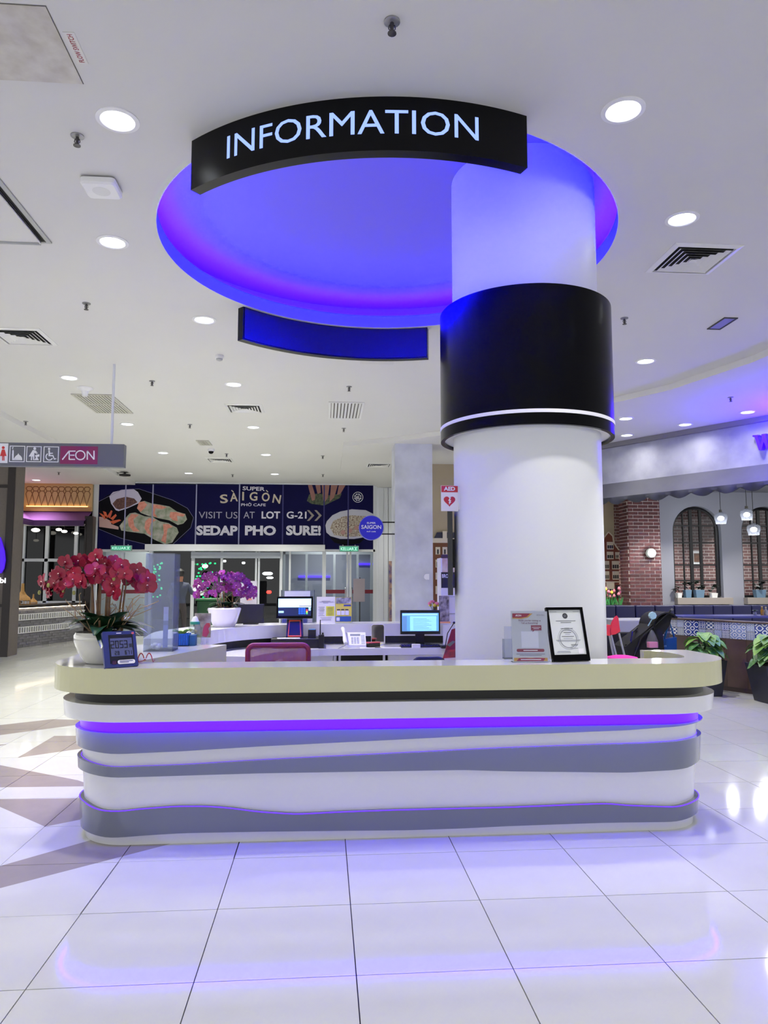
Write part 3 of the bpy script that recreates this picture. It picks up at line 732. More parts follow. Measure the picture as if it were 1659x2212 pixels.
bp([(214, 1116), (226, 1118), (240, 1126), (240, 1132), (256, 1138), (256, 1144), (214, 1138)], 'picture_radish', M('radish', (196, 160, 156), .4), .003)
# bowl of noodles, hand and badges at the right end
bp([(703, 1135), (706, 1126), (718, 1113), (735, 1105), (760, 1100), (790, 1102), (806, 1110), (806, 1150), (790, 1160), (765, 1164), (735, 1164), (714, 1158), (705, 1150)], 'picture_bowl', M('bowl_white', (188, 188, 206), .4), .001)
bp([(713, 1140), (720, 1125), (740, 1116), (760, 1113), (790, 1115), (802, 1125), (800, 1148), (780, 1158), (750, 1160), (722, 1156)], 'picture_noodles', M('noodles', (204, 196, 182), .5, nscale=26, col2=(104, 70, 56), ndetail=9), .002)
bp([(712, 1160), (735, 1166), (765, 1166), (790, 1162), (776, 1174), (745, 1178), (722, 1172)], 'picture_bowl_shadow', M('plate_black'), .001)
for cx, cy in ((741, 1150), (756, 1146), (770, 1140)):
    bp(ell(cx, cy, 5, 5), 'picture_topping', M('topping', (176, 136, 130), .5), .003)
for pts in ([(665, 1047), (674, 1047), (681, 1070), (680, 1080), (674, 1082)], [(681, 1047), (692, 1047), (693, 1064), (686, 1067)], [(695, 1047), (712, 1047), (708, 1076), (702, 1084), (698, 1080)], [(715, 1047), (730, 1047), (722, 1074), (712, 1084)], [(732, 1047), (747, 1047), (736, 1066), (728, 1070)]):
    bp(pts, 'picture_finger', M('finger', (150, 104, 96), .5, nscale=6, namt=.2), .003)
bp([(668, 1068), (690, 1066), (712, 1070), (738, 1066), (734, 1076), (700, 1092), (672, 1088), (663, 1082)], 'picture_herbs', M('herbs', (84, 96, 70), .6, nscale=20, col2=(40, 44, 40)), .002)
m = MB(); so = ell(773, 1074, 11.5, 11.5); si = ell(773, 1074, 10.4, 10.4)
for i in range(28): ypoly(m, [so[i], so[(i + 1) % 28], si[(i + 1) % 28], si[i]], PF - .002, .004)
so = [(773 + (8.4 if i % 2 else 6.6) * math.cos(PI * i / 8), 1074 + (8.4 if i % 2 else 6.6) * math.sin(PI * i / 8)) for i in range(16)]
si = ell(773, 1074, 6.0, 6.0, n=16)
for i in range(16): ypoly(m, [so[i], so[(i + 1) % 16], si[(i + 1) % 16], si[i]], PF - .002, .004)
for q in ((769, 1072, 770.3, 1077), (771.6, 1071, 773, 1077), (774.4, 1070, 775.6, 1077), (769, 1076, 777.5, 1077.4)): ybox(m, q[0], q[1], q[2], q[3], PF - .002, .004)
m.build('round_certificate_emblem', icon_w, ban)
# lettering of the banner
let_w = M('banner_letter', (212, 210, 226), .5); let_g = M('banner_letter_grey', (160, 158, 178), .5); let_o = M('banner_letter_sand', (196, 184, 166), .5)
def btext(body, px0, px1, ybase, ytop, mat, bold=0.0, tilt=0.0):
    a = ony(px0, ybase, PF); b = ony(px1, ybase, PF); hgt = ony(px0, ytop, PF).z - a.z
    m = MB(); m.text(body, (a.x, PF - .001, a.z), (math.cos(tilt), 0, math.sin(tilt)), (-math.sin(tilt), 0, math.cos(tilt)), hgt, width=(b.x - a.x), depth=.002, bold=bold)
    return m.build('lettering', mat, ban)
btext('VISIT US', 429, 513, 1119.5, 1105, let_g); btext('AT', 526, 550, 1119.5, 1105, let_g); btext('LOT', 565, 605, 1119.5, 1105, let_w, .03); btext('G-21', 619, 662, 1119.5, 1105, let_w, .02)
btext('SEDAP', 424, 513, 1155, 1136, let_w, .045); btext('PHO', 529, 596, 1155, 1136, let_w, .045); btext('SURE!', 618, 693, 1155, 1136, let_w, .045)
btext('SUPER', 524, 572, 1058.5, 1050.5, let_w, .02, -.03); btext('PHỞ CAFE', 521, 574, 1093, 1087.5, let_w, .015)
for ch, x, y, t in (('S', 476, 1087, .10), ('A', 497, 1083, .05), ('I', 523, 1080.5, 0), ('G', 539, 1081, 0), ('O', 565, 1082, -.05), ('N', 588, 1085, -.16)):
    btext(ch, x, x + (4 if ch == 'I' else 17), y, y - 18, let_o, .02, t)
m = MB(); stroke(m, [(500, 1059), (504.5, 1063)], 2, PF - .002, .004); stroke(m, [(575, 1059), (579, 1063)], 2, PF - .002, .004); m.build('accent_marks', let_o, ban)
m = MB()
for dx in (0, 16): ypoly(m, [(663 + dx, 1102), (668 + dx, 1102), (679 + dx, 1113.5), (668 + dx, 1125), (663 + dx, 1125), (673 + dx, 1113.5)], PF - .002, .004)
m.build('arrow_marks', M('arrow_sand', (142, 134, 130), .5), ban)
# exit signs
ex_w = M('exit_white', (196, 240, 224), .5, emit=.5, ecol=(180, 240, 220)); ex_g = M('exit_green', (34, 130, 104), .5, emit=.55, ecol=(40, 160, 120))
for lab, px0, px1, y0, y1 in (('green lit exit sign reading KELUAR at the left door, under the spring roll picture', 239, 284, 1178, 1190), ('green lit exit sign reading KELUAR at the right double door', 733, 775, 1179, 1192)):
    x0, x1, z0, z1 = yrect(px0, y0, px1, y1, EY - .2)
    t = thing('exit_sign', lab, 'sign', ((x0 + x1) / 2, EY - .2, z0), 'green exit signs')
    MB().box(x0, x1, EY - .2, EY - .12, z0, z1).build('box', M('exit_frame', (150, 176, 172), .4), t)
    MB().box(x0 + .02, x1 - .02, EY - .203, EY - .2, z0 + .02, z1 - .02).build('face', ex_g, t)
    m = MB(); m.text('KELUAR', (x0 + .04, EY - .204, z0 + .04), (1, 0, 0), (0, 0, 1), z1 - z0 - .08, width=(x1 - x0) * .68, depth=.001, bold=.02)
    xa = x1 - .13; m.box(xa, xa + .09, EY - .206, EY - .204, z0 + .04, z0 + .055); m.box(xa, xa + .09, EY - .206, EY - .204, z1 - .055, z1 - .04); m.box(xa + .03, xa + .06, EY - .206, EY - .204, z0 + .06, z1 - .06)
    m.build('lettering', ex_w, t)
    for q in (x0 + .1, x1 - .1): MB().box(q - .01, q + .01, EY - .17, EY - .15, z1, z1 + .03).build('bracket', alu, t)
# round projecting sign on two bars
rs = thing('round_sign', 'round blue projecting sign reading SUPER SAIGON on two black bars', 'sign', onz(802, 1140, 2.9) * 0 + ony(802, 1166, 13.95))
RY = 13.95
cpt = ony(802, 1140, RY); rr = (ony(828, 1140, RY).x - ony(776, 1140, RY).x) / 2
m = MB(); m.lathe([(rr, RY), (rr, RY + .08)], (cpt.x, 0, cpt.z), 40, axis='y'); m.build('disc', M('disc_blue', (16, 14, 150), .4, emit=.25, ecol=(16, 14, 170)), rs)
m = MB(); m.lathe([(rr * .985, RY - .004), (rr * 1.03, RY - .004), (rr * 1.03, RY + .084), (rr * .985, RY + .084)], (cpt.x, 0, cpt.z), 40, axis='y', cap=False); m.build('rim', M('disc_rim', (110, 112, 190), .4), rs)
for body, dz, wd, hh in (('SUPER', .075, .17, .032), ('SAIGON', -.02, .38, .07), ('PHỞ CAFE', -.085, .17, .022)):
    m = MB(); m.text(body, (cpt.x, RY - .005, cpt.z + dz), (1, 0, 0), (0, 0, 1), hh, width=wd, depth=.001, center=True, bold=.02); m.build('lettering', let_w, rs)
for py in (1128, 1153.5):
    a = ony(815, py, RY + .04); MB().box(a.x, 1.36, RY + .03, RY + .05, a.z - .012, a.z + .012).build('bar', black_matt, rs)
# white cladding wall right of the entrance and its poster
wr = struct(MB().box(yrect(813, 1040, 830, 1300, EY)[0], 3.4, EY - .05, EY + .2, 0, CZ).build('wall_back', M('wall_white', (212, 216, 224), .6)), 'white panelled wall right of the entrance')
for px in (818, 829, 838, 847, 856):
    a = ony(px, 1100, EY - .05); MB().box(a.x, a.x + .13, EY - .07, EY - .05, 0, CZ - .1).build('panel', M('wall_white'), wr)
pst = thing('roller_banner', 'narrow colourful roller banner beside the grey pillar', 'banner', ony(846, 1345, 19.8))
x0, x1, z0, z1 = yrect(840, 1212, 853, 1352, 19.8)
MB().box(x0, x1 + .3, 19.8, 19.82, z0, z1).build('print', M('poster_mix', (70, 66, 130), .5, nscale=7, col2=(200, 160, 130)), pst)
MB().box(x0 - .02, x1 + .3, 19.74, 19.88, 0, z0).build('base', dark_plastic, pst)
# outside: dark porch with a second glass screen and lights at night
night = M('night', (5, 6, 10), .9)
struct(MB().box(-12, 6, 30, 30.2, -.3, 6).build('wall_outside', night), 'dark night outside the glass doors')
for k_, (xa, xb) in enumerate(((-12.2, -12), (6, 6.2))): struct(MB().box(xa, xb, EY + .3, 30.2, -.3, 6).build('added_screen_outside_%s' % ('left' if k_ == 0 else 'right'), night), 'added dark screen keeping light off the night outside the entrance, %s side' % ('left' if k_ == 0 else 'right'))  # dark side screens added to keep ambient light out of the night
struct(MB().box(-12, 6, EY + .3, 30, -.29, -.001).build('floor_outside', M('asphalt', (30, 32, 38), .5)), 'dark paving outside the entrance')
struct(MB().box(-12, 6, EY + .3, 30, CZ, CZ + .2).build('ceiling_outside', M('porch', (24, 26, 32), .7)), 'dark porch ceiling outside the entrance')
gl = MB(); random.seed(3)
for k in range(90):
    px = random.choice((random.uniform(420, 470), random.uniform(420, 440), random.uniform(330, 350), random.uniform(615, 630))); py = random.uniform(1215, 1300)
    q = ony(px, py, 25 + random.random()); gl.ball(q, .035, 6, 4)
for k in range(40):
    q = ony(random.uniform(62, 125), random.uniform(1222, 1290), 25); gl.ball(q, .03, 6, 4)
tag(gl.build('fairy_lights', M('green_light', (20, 160, 90), .5, emit=3.0, ecol=(10, 200, 100)), kind='stuff'), 'green fairy lights outside in the night', 'fairy lights')
for k, (lab, px, py, r) in enumerate((('long white street light seen through the sliding door', 578, 1239, .09), ('small white street light under the long one', 583, 1248, .06), ('white street light over the purple orchid', 443, 1223, .10), ('white street light by the left sliding door frame', 485, 1212, .06), ('white street light near the middle door frame', 526, 1216, .06), ('red tail light glowing outside the middle door', 581, 1279, .09))):
    q = ony(px, py, 26.0); MBx = MB(); MBx.ball(q, r, 10, 6, sc=(2.0 if 'long' in lab else 1, 1, .7))
    tag(MBx.build('street_light', M('street_red', (255, 40, 30), .5, emit=6, ecol=(255, 40, 30)) if 'red' in lab else M('street_white', (255, 255, 255), .5, emit=8), smooth=True), lab, 'light')
# inner vestibule screen at the right, with panels standing in for reflections
vs2 = struct(MB().box(*yrect(611, 1190, 616, 1300, 22.6)[:2], 22.6, 22.66, 0, 2.6).build('window_1', frame_w), 'white framed inner vestibule screen behind the right doors')
x0 = ony(611, 1200, 22.6).x; x1 = ony(850, 1200, 22.6).x
MB().box(x0, x1, 22.6, 22.66, 2.3, 2.5).build('rail', frame_w, vs2)
MB().box(x0, x1, 23.6, 23.7, 0, 3.2).build('reflection_panel', M('reflection_grey', (150, 154, 170), .5), vs2)  # grey panel added in place of the hall reflected in the glass
MB().box(ony(205, 1200, 22.4).x, ony(322, 1200, 22.4).x, 22.9, 23.0, 0, 3.0).build('reflection_panel', M('reflection_pale', (196, 198, 196), .5), vs2)  # pale panel added in place of reflections in the left doors
for q in (660, 720, 770, 800): a = ony(q, 1200, 22.6).x; MB().box(a, a + .07, 22.6, 22.66, 0, 2.3).build('mullion', frame_w, vs2)
for q in (645, 775): 
    a = ony(q, 1200, 23.4).x; MB().box(a, a + 1.0, 23.55, 23.6, 1.6 if q == 645 else 2.0, 1.66 if q == 645 else 2.06).build('violet_line', M('violet_line', (90, 70, 255), .5, emit=1.5, ecol=(70, 40, 255)), vs2)
#ld = bpy.data.lights.new('porch_lamp', 'AREA'); ld.energy = 25; ld.size = .4; lo = bpy.data.objects.new('porch_lamp', ld); COL.objects.link(lo); lo.location = (0.2, 23.0, 3.1)

# ------------------------------------------------------------------ shop at the left with the lattice frieze
wood = M('lattice_wood', (204, 172, 124), .5, nscale=3, namt=.08); wood_dk = M('lattice_strip', (132, 92, 56), .5)
LY = 20.45; LX = -8.05
fz = thing('lattice_frieze', 'pale wooden frieze with a honeycomb lattice over the left shop', 'frieze', (-7.1, LY, 3.3))
zb, zt = ony(120, 1103, LY).z, ony(120, 1041, LY).z
LX = ony(51, 1070, LY).x; RX = ony(199, 1070, LY).x
MB().box(LX, RX, LY, LY + .1, zb, CZ - .09).build('back_board', wood, fz)
MB().box(LX, RX, LY - .06, LY, zb - .02, zb + .10).build('lower_rail', M('lattice_rail', (196, 152, 96), .5), fz)
MB().box(LX, RX, LY - .05, LY, zt - .08, zt).build('upper_rail', M('lattice_rail'), fz)
MB().box(LX + .1, RX - .1, LY - .05, LY - .01, zb + .10, zb + .12).build('warm_strip_light', M('warm_led', (255, 214, 130), .5, emit=3, ecol=(255, 206, 120)), fz)
wpx = (ony(195, 1070, LY).x - ony(56, 1070, LY).x) / 10
def lattice(par, org, ux):
    for k in range(10):
        m = MB(); n = 0
        cx = (k + .5) * wpx; r = wpx * .5; zc = zt - .22
        hexa = [(cx - r, zc + r * .5), (cx - r * .5, zc + r), (cx + r * .5, zc + r), (cx + r, zc + r * .5), (cx + r * .55, zc - r * .4), (cx - r * .55, zc - r * .4), (cx - r, zc + r * .5)]
        dia = [(cx - r * .55, zc - r * .4), (cx - r, zc - r * 1.3), (cx, zb + .13), (cx + r, zc - r * 1.3), (cx + r * .55, zc - r * .4)]
        for L in (hexa, dia):
            m.tube([V(org) + V(ux) * u + V((0, 0, v)) for u, v in L], .011, 4)
        m.build('lattice_piece', wood_dk, par)
lattice(fz, (ony(56, 1070, LY).x, LY - .012, 0), (1, 0, 0))
MB().box(LX - .1, LX, LY - 3.6, LY, zb, CZ - .09).build('back_board', wood, fz)
MB().box(LX, LX + .05, LY - 3.6, LY - .1, zb - .02, zb + .10).build('lower_rail', M('lattice_rail'), fz)
lattice(fz, (LX + .012, LY - 3.5, 0), (0, 1, 0))
MB().box(LX + .01, LX + .05, LY - 3.4, LY - .1, zb + .10, zb + .12).build('warm_strip_light', M('warm_led'), fz)
cn = thing('shop_canopy', 'purple sloping canopy band under the wooden lattice frieze', 'canopy', (-7.1, LY - .5, 2.9))
za, zc2, zd = zb - .02, ony(120, 1124, LY - .6).z, ony(120, 1136, LY - .6).z
pur = M('canopy_purple', (112, 66, 132), .5); pur_d = M('canopy_dark', (58, 24, 78), .5)
m = MB(); m.loft([[(LX, LY, za), (LX, LY, za - .03), (LX + .5, LY - .6, zc2 - .03), (LX + .5, LY - .6, zc2)], [(RX, LY, za), (RX, LY, za - .03), (RX, LY - .6, zc2 - .03), (RX, LY - .6, zc2)]]); m.build('slope', pur, cn)
MB().box(LX + .5, RX, LY - .62, LY - .58, zd, zc2).build('edge', pur_d, cn)
m = MB(); m.loft([[(LX, LY - 3.6, za), (LX, LY - 3.6, za - .03), (LX + .5, LY - 3.6, zc2 - .03), (LX + .5, LY - 3.6, zc2)], [(LX, LY, za), (LX, LY, za - .03), (LX + .5, LY - .6, zc2 - .03), (LX + .5, LY - .6, zc2)]]); m.build('slope', pur, cn)
MB().box(LX + .48, LX + .52, LY - 3.6, LY - .58, zd, zc2).build('edge', pur_d, cn)
MB().box(LX + .0, RX, LY - .5, LY, zd + .04, zd + .06).build('soffit', M('soffit_pale', (196, 190, 190), .6), cn)
# window grid to the night
sw = struct(MB().box(LX - .4, RX, LY + .30, LY + .34, 0, 3.3).build('window_2', M('pane_night', (2, 3, 5), .05, spec=.25)), 'white gridded shop window looking out into the night')
for px in (46, 97, 160, 190): a = ony(px, 1200, LY + .25).x; MB().box(a, a + .09, LY + .22, LY + .30, .9, 3.0).build('mullion', frame_w, sw)
zz = ony(100, 1210, LY + .25).z
MB().box(LX - .3, RX, LY + .22, LY + .30, zz - .04, zz + .04).build('transom', frame_w, sw)
MB().box(LX - .3, RX, LY + .22, LY + .30, .85, .95).build('sill', frame_w, sw)
for lab, px, py, r in (('round lamp glowing behind the shop window, largest at left', 77, 1145, .085), ('round lamp glowing behind the shop window, middle', 127, 1144, .06), ('round lamp glowing behind the shop window, lower right of middle', 139, 1148, .06), ('round lamp glowing behind the shop window, right', 164, 1152, .05), ('round lamp glowing low at the left window edge', 40, 1162, .06)):
    q = ony(px, py, LY - .3); t = thing('pendant_lamp', lab, 'lamp', q + V((0, 0, -r)))
    MB().ball(q, r, 12, 8, sc=(1.3, 1, .6)).build('shade', M('lamp_warm', (255, 250, 235), .5, emit=5), t, smooth=True)
    MB().lathe([(.006, q.z + r * .5), (.006, max(zd + .04, q.z + r * .6))], (q.x, q.y, 0), 6).build('cord', black_matt, t)
# framed dark pillars
def framed_pillar(label, px0, px1, Y, z1=CZ - .1, dep=.5, mid=(1045, 1210, 1330)):
    x0 = ony(px0, 1200, Y).x; x1 = ony(px1, 1200, Y).x
    t = thing('framed_pillar', label, 'pillar', ((x0 + x1) / 2, Y, 0))
    MB().box(x0, x1, Y, Y + dep, 0, z1).build('panel', M('panel_taupe', (104, 96, 90), .6, nscale=20, namt=.1), t)
    fr = M('frame_dark', (26, 16, 16), .4)
    MB().box(x1 - .12, x1 + .02, Y - .03, Y, 0, z1).build('frame_post', fr, t); MB().box(x0, x0 + .05, Y - .03, Y, 0, z1).build('frame_post', fr, t)
    for py in mid:
        z = ony((px0 + px1) / 2, py, Y).z; MB().box(x0 + .05, x1 - .12, Y - .028, Y, z - .03, z + .03).build('frame_rail', fr, t)
framed_pillar('taupe panelled pillar with dark frame at the left edge of the picture', -60, 24, 15.2, mid=(1050, 1308))
framed_pillar('narrow taupe panelled pillar beside the banner, dark framed', 181, 197, 20.0, 3.2, .3, mid=(1152, 1290))
framed_pillar('slim taupe panelled screen at the left end of the shop window', 22, 38, 19.5, 3.0, .3, mid=(1172,))
# counter wall of the shop: grey brick with white slatted strips
A = V((-7.25, 15.55, 0)); B = V((-6.18, 19.75, 0)); d = (B - A).normalized(); nrm = V((d.y, -d.x, 0)); L = (B - A).length
bw = thing('brick_counter', 'low grey brick shop counter with two white slatted strips along the left', 'counter', (A + B) / 2)
def along(mb, u0, u1, o0, o1, z0, z1):
    pts = [A + d * u0 + nrm * o0, A + d * u1 + nrm * o0, A + d * u1 + nrm * o1, A + d * u0 + nrm * o1]
    return mb.prism([(p.x, p.y) for p in pts], z0, z1)
along(MB(), 0, L, -.4, 0, 0, .88).build('core', M('brick_core', (118, 116, 118), .8), bw)
gb = M('grey_brick', (132, 130, 134), .8, nscale=14, namt=.2, vary=.14)
zs = [(0, .30), (.47, .58)]
brick_me = None
for z in [.005 + .058 * k for k in range(5)] + [.47, .528] + [.755, .81]:
    k = int(round(z * 100)); uo = .12 if (k // 5) % 2 else 0
    u = uo
    while u + .22 < L:
        along(MB(), u + .004, u + .236, 0, .012 + .006 * random.random(), z, z + .052).build('brick', gb, bw); u += .24
for z0, z1 in ((.31, .46), (.60, .745)):
    along(MB(), 0, L, 0, .035, z0, z0 + .02).build('strip_rail', white_paint, bw); along(MB(), 0, L, 0, .035, z1 - .02, z1).build('strip_rail', white_paint, bw)
    u = .02
    while u < L - .05:
        along(MB(), u, u + .035, 0, .03, z0 + .02, z1 - .02).build('slat', white_paint, bw); u += .085
along(MB(), 0, L, .02, .04, .868, .878).build('strip_light', M('warm_white_led', (255, 240, 214), .5, emit=5, ecol=(255, 236, 205)), bw)
along(MB(), -.1, L + .05, -.55, .08, .88, .93).build('counter_top', M('counter_dark', (44, 36, 32), .35), bw)
# straw lamps on that counter
straw = M('straw', (214, 164, 96), .6, nscale=30, namt=.25)
for lab, px, sc in (('cone shaped straw lamp on the grey brick counter', 48, 1.0), ('small slim straw lamp right of the cone shaped one', 72, .48)):
    q = ony(px, 1296, 18.2 if sc == 1 else 18.55); z0 = .93
    t = thing('straw_lamp', lab, 'lamp', (q.x, q.y, z0)); s_ = sc
    MB().lathe([(.20 * s_, z0 + .10 * s_), (.17 * s_, z0 + .16 * s_), (.09 * s_, z0 + .23 * s_), (.04 * s_, z0 + .32 * s_), (.032 * s_, z0 + .5 * s_)], (q.x, q.y, 0), 24).build('shade', straw, t, smooth=True)
    for k in range(14):
        a = 2 * PI * k / 14; MB().lathe([(.006, z0), (.006, z0 + .11 * s_)], (q.x + .18 * s_ * math.cos(a), q.y + .18 * s_ * math.sin(a), 0), 5).build('straw_rod', straw, t)
    MB().lathe([(.19 * s_, z0), (.19 * s_, z0 + .01)], (q.x, q.y, 0), 24).build('base', straw, t)
# violet figure sign cut by the left edge
vf = thing('lit_emblem', 'violet lit emblem with white letters cut by the left edge', 'sign', ony(0, 1255, 15.0))
m = MB(); ypoly(m, [(-14, 1240), (-16, 1200), (-6, 1172), (0, 1160), (4, 1172), (9, 1190), (11, 1210), (8, 1228), (2, 1238)], 15.1, .04); m.build('emblem', M('emblem_violet', (70, 20, 190), .5, emit=.6, ecol=(70, 10, 220)), vf)
a = ony(-12, 1259, 15.1); m = MB(); m.text('obi', (a.x, 15.09, a.z), (1, 0, 0), (0, 0, 1), .10, width=.22, depth=.002, bold=.03); m.build('lettering', M('emblem_white', (240, 240, 250), .5, emit=1.0), vf)
# ------------------------------------------------------------------ grey pillar and beige wall behind the column
conc = M('concrete', (204, 207, 218), .7, nscale=2.2, col2=(178, 181, 194), bump=.15, ndetail=8)
tag(MB().box(1.34, 2.06, 13.9, 14.6, 0, CZ - .085).build('pillar', conc), 'square mottled grey concrete pillar behind the information counter', 'pillar')
q = ony(921, 1246, 13.9)
tag(MB().flat([(q.x + .05, 13.9, q.z - .055), (q.x + .05, 13.9, q.z + .055)] + [(q.x + .0 - .05 * math.sin(PI * i / 8), 13.9, q.z + .055 * math.cos(PI * i / 8)) for i in range(9)], (0, -1, 0), .04).build('wall_sensor', white_plastic), 'small white half round sensor on the grey pillar', 'sensor')
beige = M('beige_wall', (176, 162, 134), .7, nscale=1.0, namt=.05)
HY = 16.3
struct(MB().box(2.0, 6.6, HY, HY + .2, 0, CZ - .085).build('wall_right', beige), 'beige restaurant wall with house decorations')
brown_h = M('house_brown', (112, 66, 34), .6, nscale=40, namt=.12); cream = M('house_cream', (206, 196, 178), .5); dkw = M('house_dark', (28, 26, 34), .5)
h1 = thing('house_decoration', 'brown canal house wall decoration with a navy roof beside the grey pillar', 'wall decoration', ony(956, 1312, HY))
def hb(par, name, mat, px0, py0, px1, py1, d0, d1):
    x0, x1, z0, z1 = yrect(px0, py0, px1, py1, HY); return MB().box(x0, x1, HY - d1, HY - d0, z0, z1).build(name, mat, par)
hb(h1, 'facade', brown_h, 934, 1172, 996, 1330, 0, .05); hb(h1, 'cornice', cream, 933, 1163, 997, 1173, 0, .09)
m = MB(); ypoly(m, [(938, 1163), (944, 1150), (990, 1150), (996, 1163)], HY - .06, .06); m.build('roof', M('house_roof', (34, 36, 56), .5), h1)
hb(h1, 'dormer', cream, 955, 1148, 964, 1163, .06, .09)
for cx in (945, 960, 976, 990):
    for r_, (y0, y1) in enumerate(((1182, 1198), (1209, 1226), (1237, 1252), (1266, 1283))):
        wf = hb(h1, 'window', cream, cx - 5, y0, cx + 5, y1, .05, .065); hb(wf, 'pane', dkw, cx - 1.6 - (1.4 if r_ == 1 else 0), y0 + 5, cx + 1.6 + (1.4 if r_ == 1 else 0), y1 - 1, .065, .07)
h2 = thing('house_decoration', 'brown gabled canal house wall decoration right of the column', 'wall decoration', ony(1320, 1300, HY))
m = MB(); ypoly(m, [(1296, 1302), (1296, 1172), (1306, 1168), (1310, 1156), (1315, 1150), (1322, 1156), (1324, 1170), (1330, 1182), (1337, 1187), (1338, 1302)], HY - .05, .05); m.build('facade', M('house_red', (116, 58, 40), .6, nscale=40, namt=.12), h2)
m = MB(); stroke(m, [(1306, 1160), (1315, 1149), (1324, 1158), (1327, 1174), (1337, 1188)], 2.2, HY - .065, .05); m.build('gable_trim', cream, h2)
for x0, y0, x1, y1 in ((1309, 1171, 1323, 1187), (1309, 1192, 1323, 1208), (1327, 1193, 1335, 1207), (1304, 1212, 1314, 1230), (1320, 1212, 1335, 1230), (1304, 1234, 1314, 1252), (1321, 1234, 1335, 1252), (1308, 1258, 1325, 1290)):
    wf = hb(h2, 'window', cream, x0, y0, x1, y1, .05, .065)
    n = 3
    for k in range(n): hb(wf, 'pane', dkw, x0 + 1 + (x1 - x0 - 1) / n * k, y0 + (y1 - y0) * .45, x0 + (x1 - x0 - 1) / n * (k + 1) - .2, y1 - 2, .065, .07)
dr = hb(h2, 'house_door', dkw, 1328, 1264, 1337, 1292, .05, .06)
hb(h2, 'cornice', cream, 1300, 1256, 1339, 1258, .05, .075)

# ------------------------------------------------------------------ restaurant fascia, awning and letter
FA = V((5.60, 13.40, 0)); fd = V((.533, -.846, 0)).normalized(); fn = V((-fd.y, fd.x, 0)) * -1
if fn.y > 0: fn = -fn
def fpt(u, o=0, z=0): p = FA + fd * u + fn * o; return V((p.x, p.y, z))
def fbox(mb, u0, u1, o0, o1, z0, z1, mi=0):
    pts = [fpt(u0, o0), fpt(u1, o0), fpt(u1, o1), fpt(u0, o1)]
    return mb.prism([(p.x, p.y) for p in pts], z0, z1, mi)
def fray(px, py, o=0): return onplane(px, py, fpt(0, o), fn)
def fu(p): return (V((p.x, p.y, 0)) - FA).dot(fd)
U0, U1 = -2.2, 5.2
zfb = (fray(1310, 1050).z + fray(1659, 998).z) / 2
rf = thing('restaurant_fascia', 'mottled pale grey restaurant fascia washed by downlights at right', 'fascia', fpt(1.5, 0, zfb))
fbox(MB(), U0, U1, -.3, 0, zfb, CZ - .086).build('fascia_board', M('fascia_plaster', (170, 172, 186), .75, nscale=2.5, col2=(144, 146, 164), bump=.2, ndetail=8), rf)
fbox(MB(), U0, U1, 0, .09, CZ - .17, CZ - .086).build('cove_lip', M('lip_grey', (120, 118, 124), .6), rf)
aw = thing('awning', 'grey cloth awning with a scalloped valance under the restaurant fascia', 'awning', fpt(1.5, .3, zfb - .3))
AO = .32
zA = (fray(1310, 1079, AO).z + fray(1659, 1034, AO).z) / 2
cloth = M('awning_cloth', (66, 68, 78), .85, nscale=3, namt=.12, bump=.3)
m = MB(); n = 60; L1, L2, L3, L4 = [], [], [], []
top = []; mid = []; nv = 28
rows = []
for i in range(241):
    u = U0 + (U1 - U0) * i / 240; t = i / 240
    wv = math.sin(u * 9) * .012 + math.sin(u * 23 + 1) * .008
    sc = abs(math.sin(PI * (u - U0) / .42))
    rows.append([fpt(u, 0.0, zfb + .005), fpt(u, AO * .5, (zfb + zA) / 2 - .015), fpt(u, AO, zA), fpt(u, AO + .015 + wv, zA - .06), fpt(u, AO + wv * 1.6, zA - .065 - .075 * sc),
                 fpt(u, AO - .006 + wv * 1.6, zA - .065 - .075 * sc), fpt(u, AO - .01 + wv, zA - .06), fpt(u, AO - .012, zA - .01), fpt(u, AO * .5, (zfb + zA) / 2 - .03), fpt(u, 0, zfb - .01)])
m.loft([r[:3] + r[7:] for r in rows]); m.build('canopy_cloth', M('awning_top', (92, 93, 102), .85, nscale=3, namt=.12, bump=.3), aw, smooth=True)
m = MB(); m.loft([r[2:8] for r in rows]); m.build('valance', cloth, aw, smooth=True)
lw = thing('sign_letter', 'violet raised letter W on the grey restaurant fascia at the right edge', 'sign letter', fray(1645, 975))
pw = fray(1627, 974, .12); uu = fu(pw); zt0 = fray(1640, 938, .12).z
wpts = [(0, 1), (.05, 1), (.30, .98), (.30, .90), (.25, .9), (.36, .32), (.47, .75), (.44, .98), (.68, .98), (.68, .90), (.64, .90), (.74, .32), (.86, .88), (.80, .9), (.80, .98), (1.02, .98), (1.02, .9), (.97, .88), (.80, .0), (.66, .0), (.54, .5), (.42, .0), (.28, 0), (.10, .88), (.0, .9)]
hh = zt0 - pw.z; ww_ = hh * 1.25
def wl(o, s): return [fpt(uu + x * ww_, o, pw.z + z * hh) for x, z in wpts]
m = MB(); m.loft([wl(.02, 1), wl(.12, 1)]); m.build('letter_body', M('letter_violet', (58, 20, 200), .3, emit=.55, ecol=(70, 10, 255)), lw)
for k in (.2, .8): fbox(MB(), uu + k * ww_, uu + k * ww_ + .02, 0, .02, pw.z + .1, pw.z + .12).build('standoff', alu, lw)
ld = bpy.data.lights.new('violet_fill', 'AREA'); ld.energy = 190; ld.size = .8; ld.color = (.04, .0, 1); lo = bpy.data.objects.new('violet_fill', ld); COL.objects.link(lo); lo.parent = lw; lo.location = fpt(uu + 1.3, .5, zt0 - .45) - WO[lw]; lo.rotation_euler = (PI, 0, 0)  # bare area light added for the sign's violet on the soffit

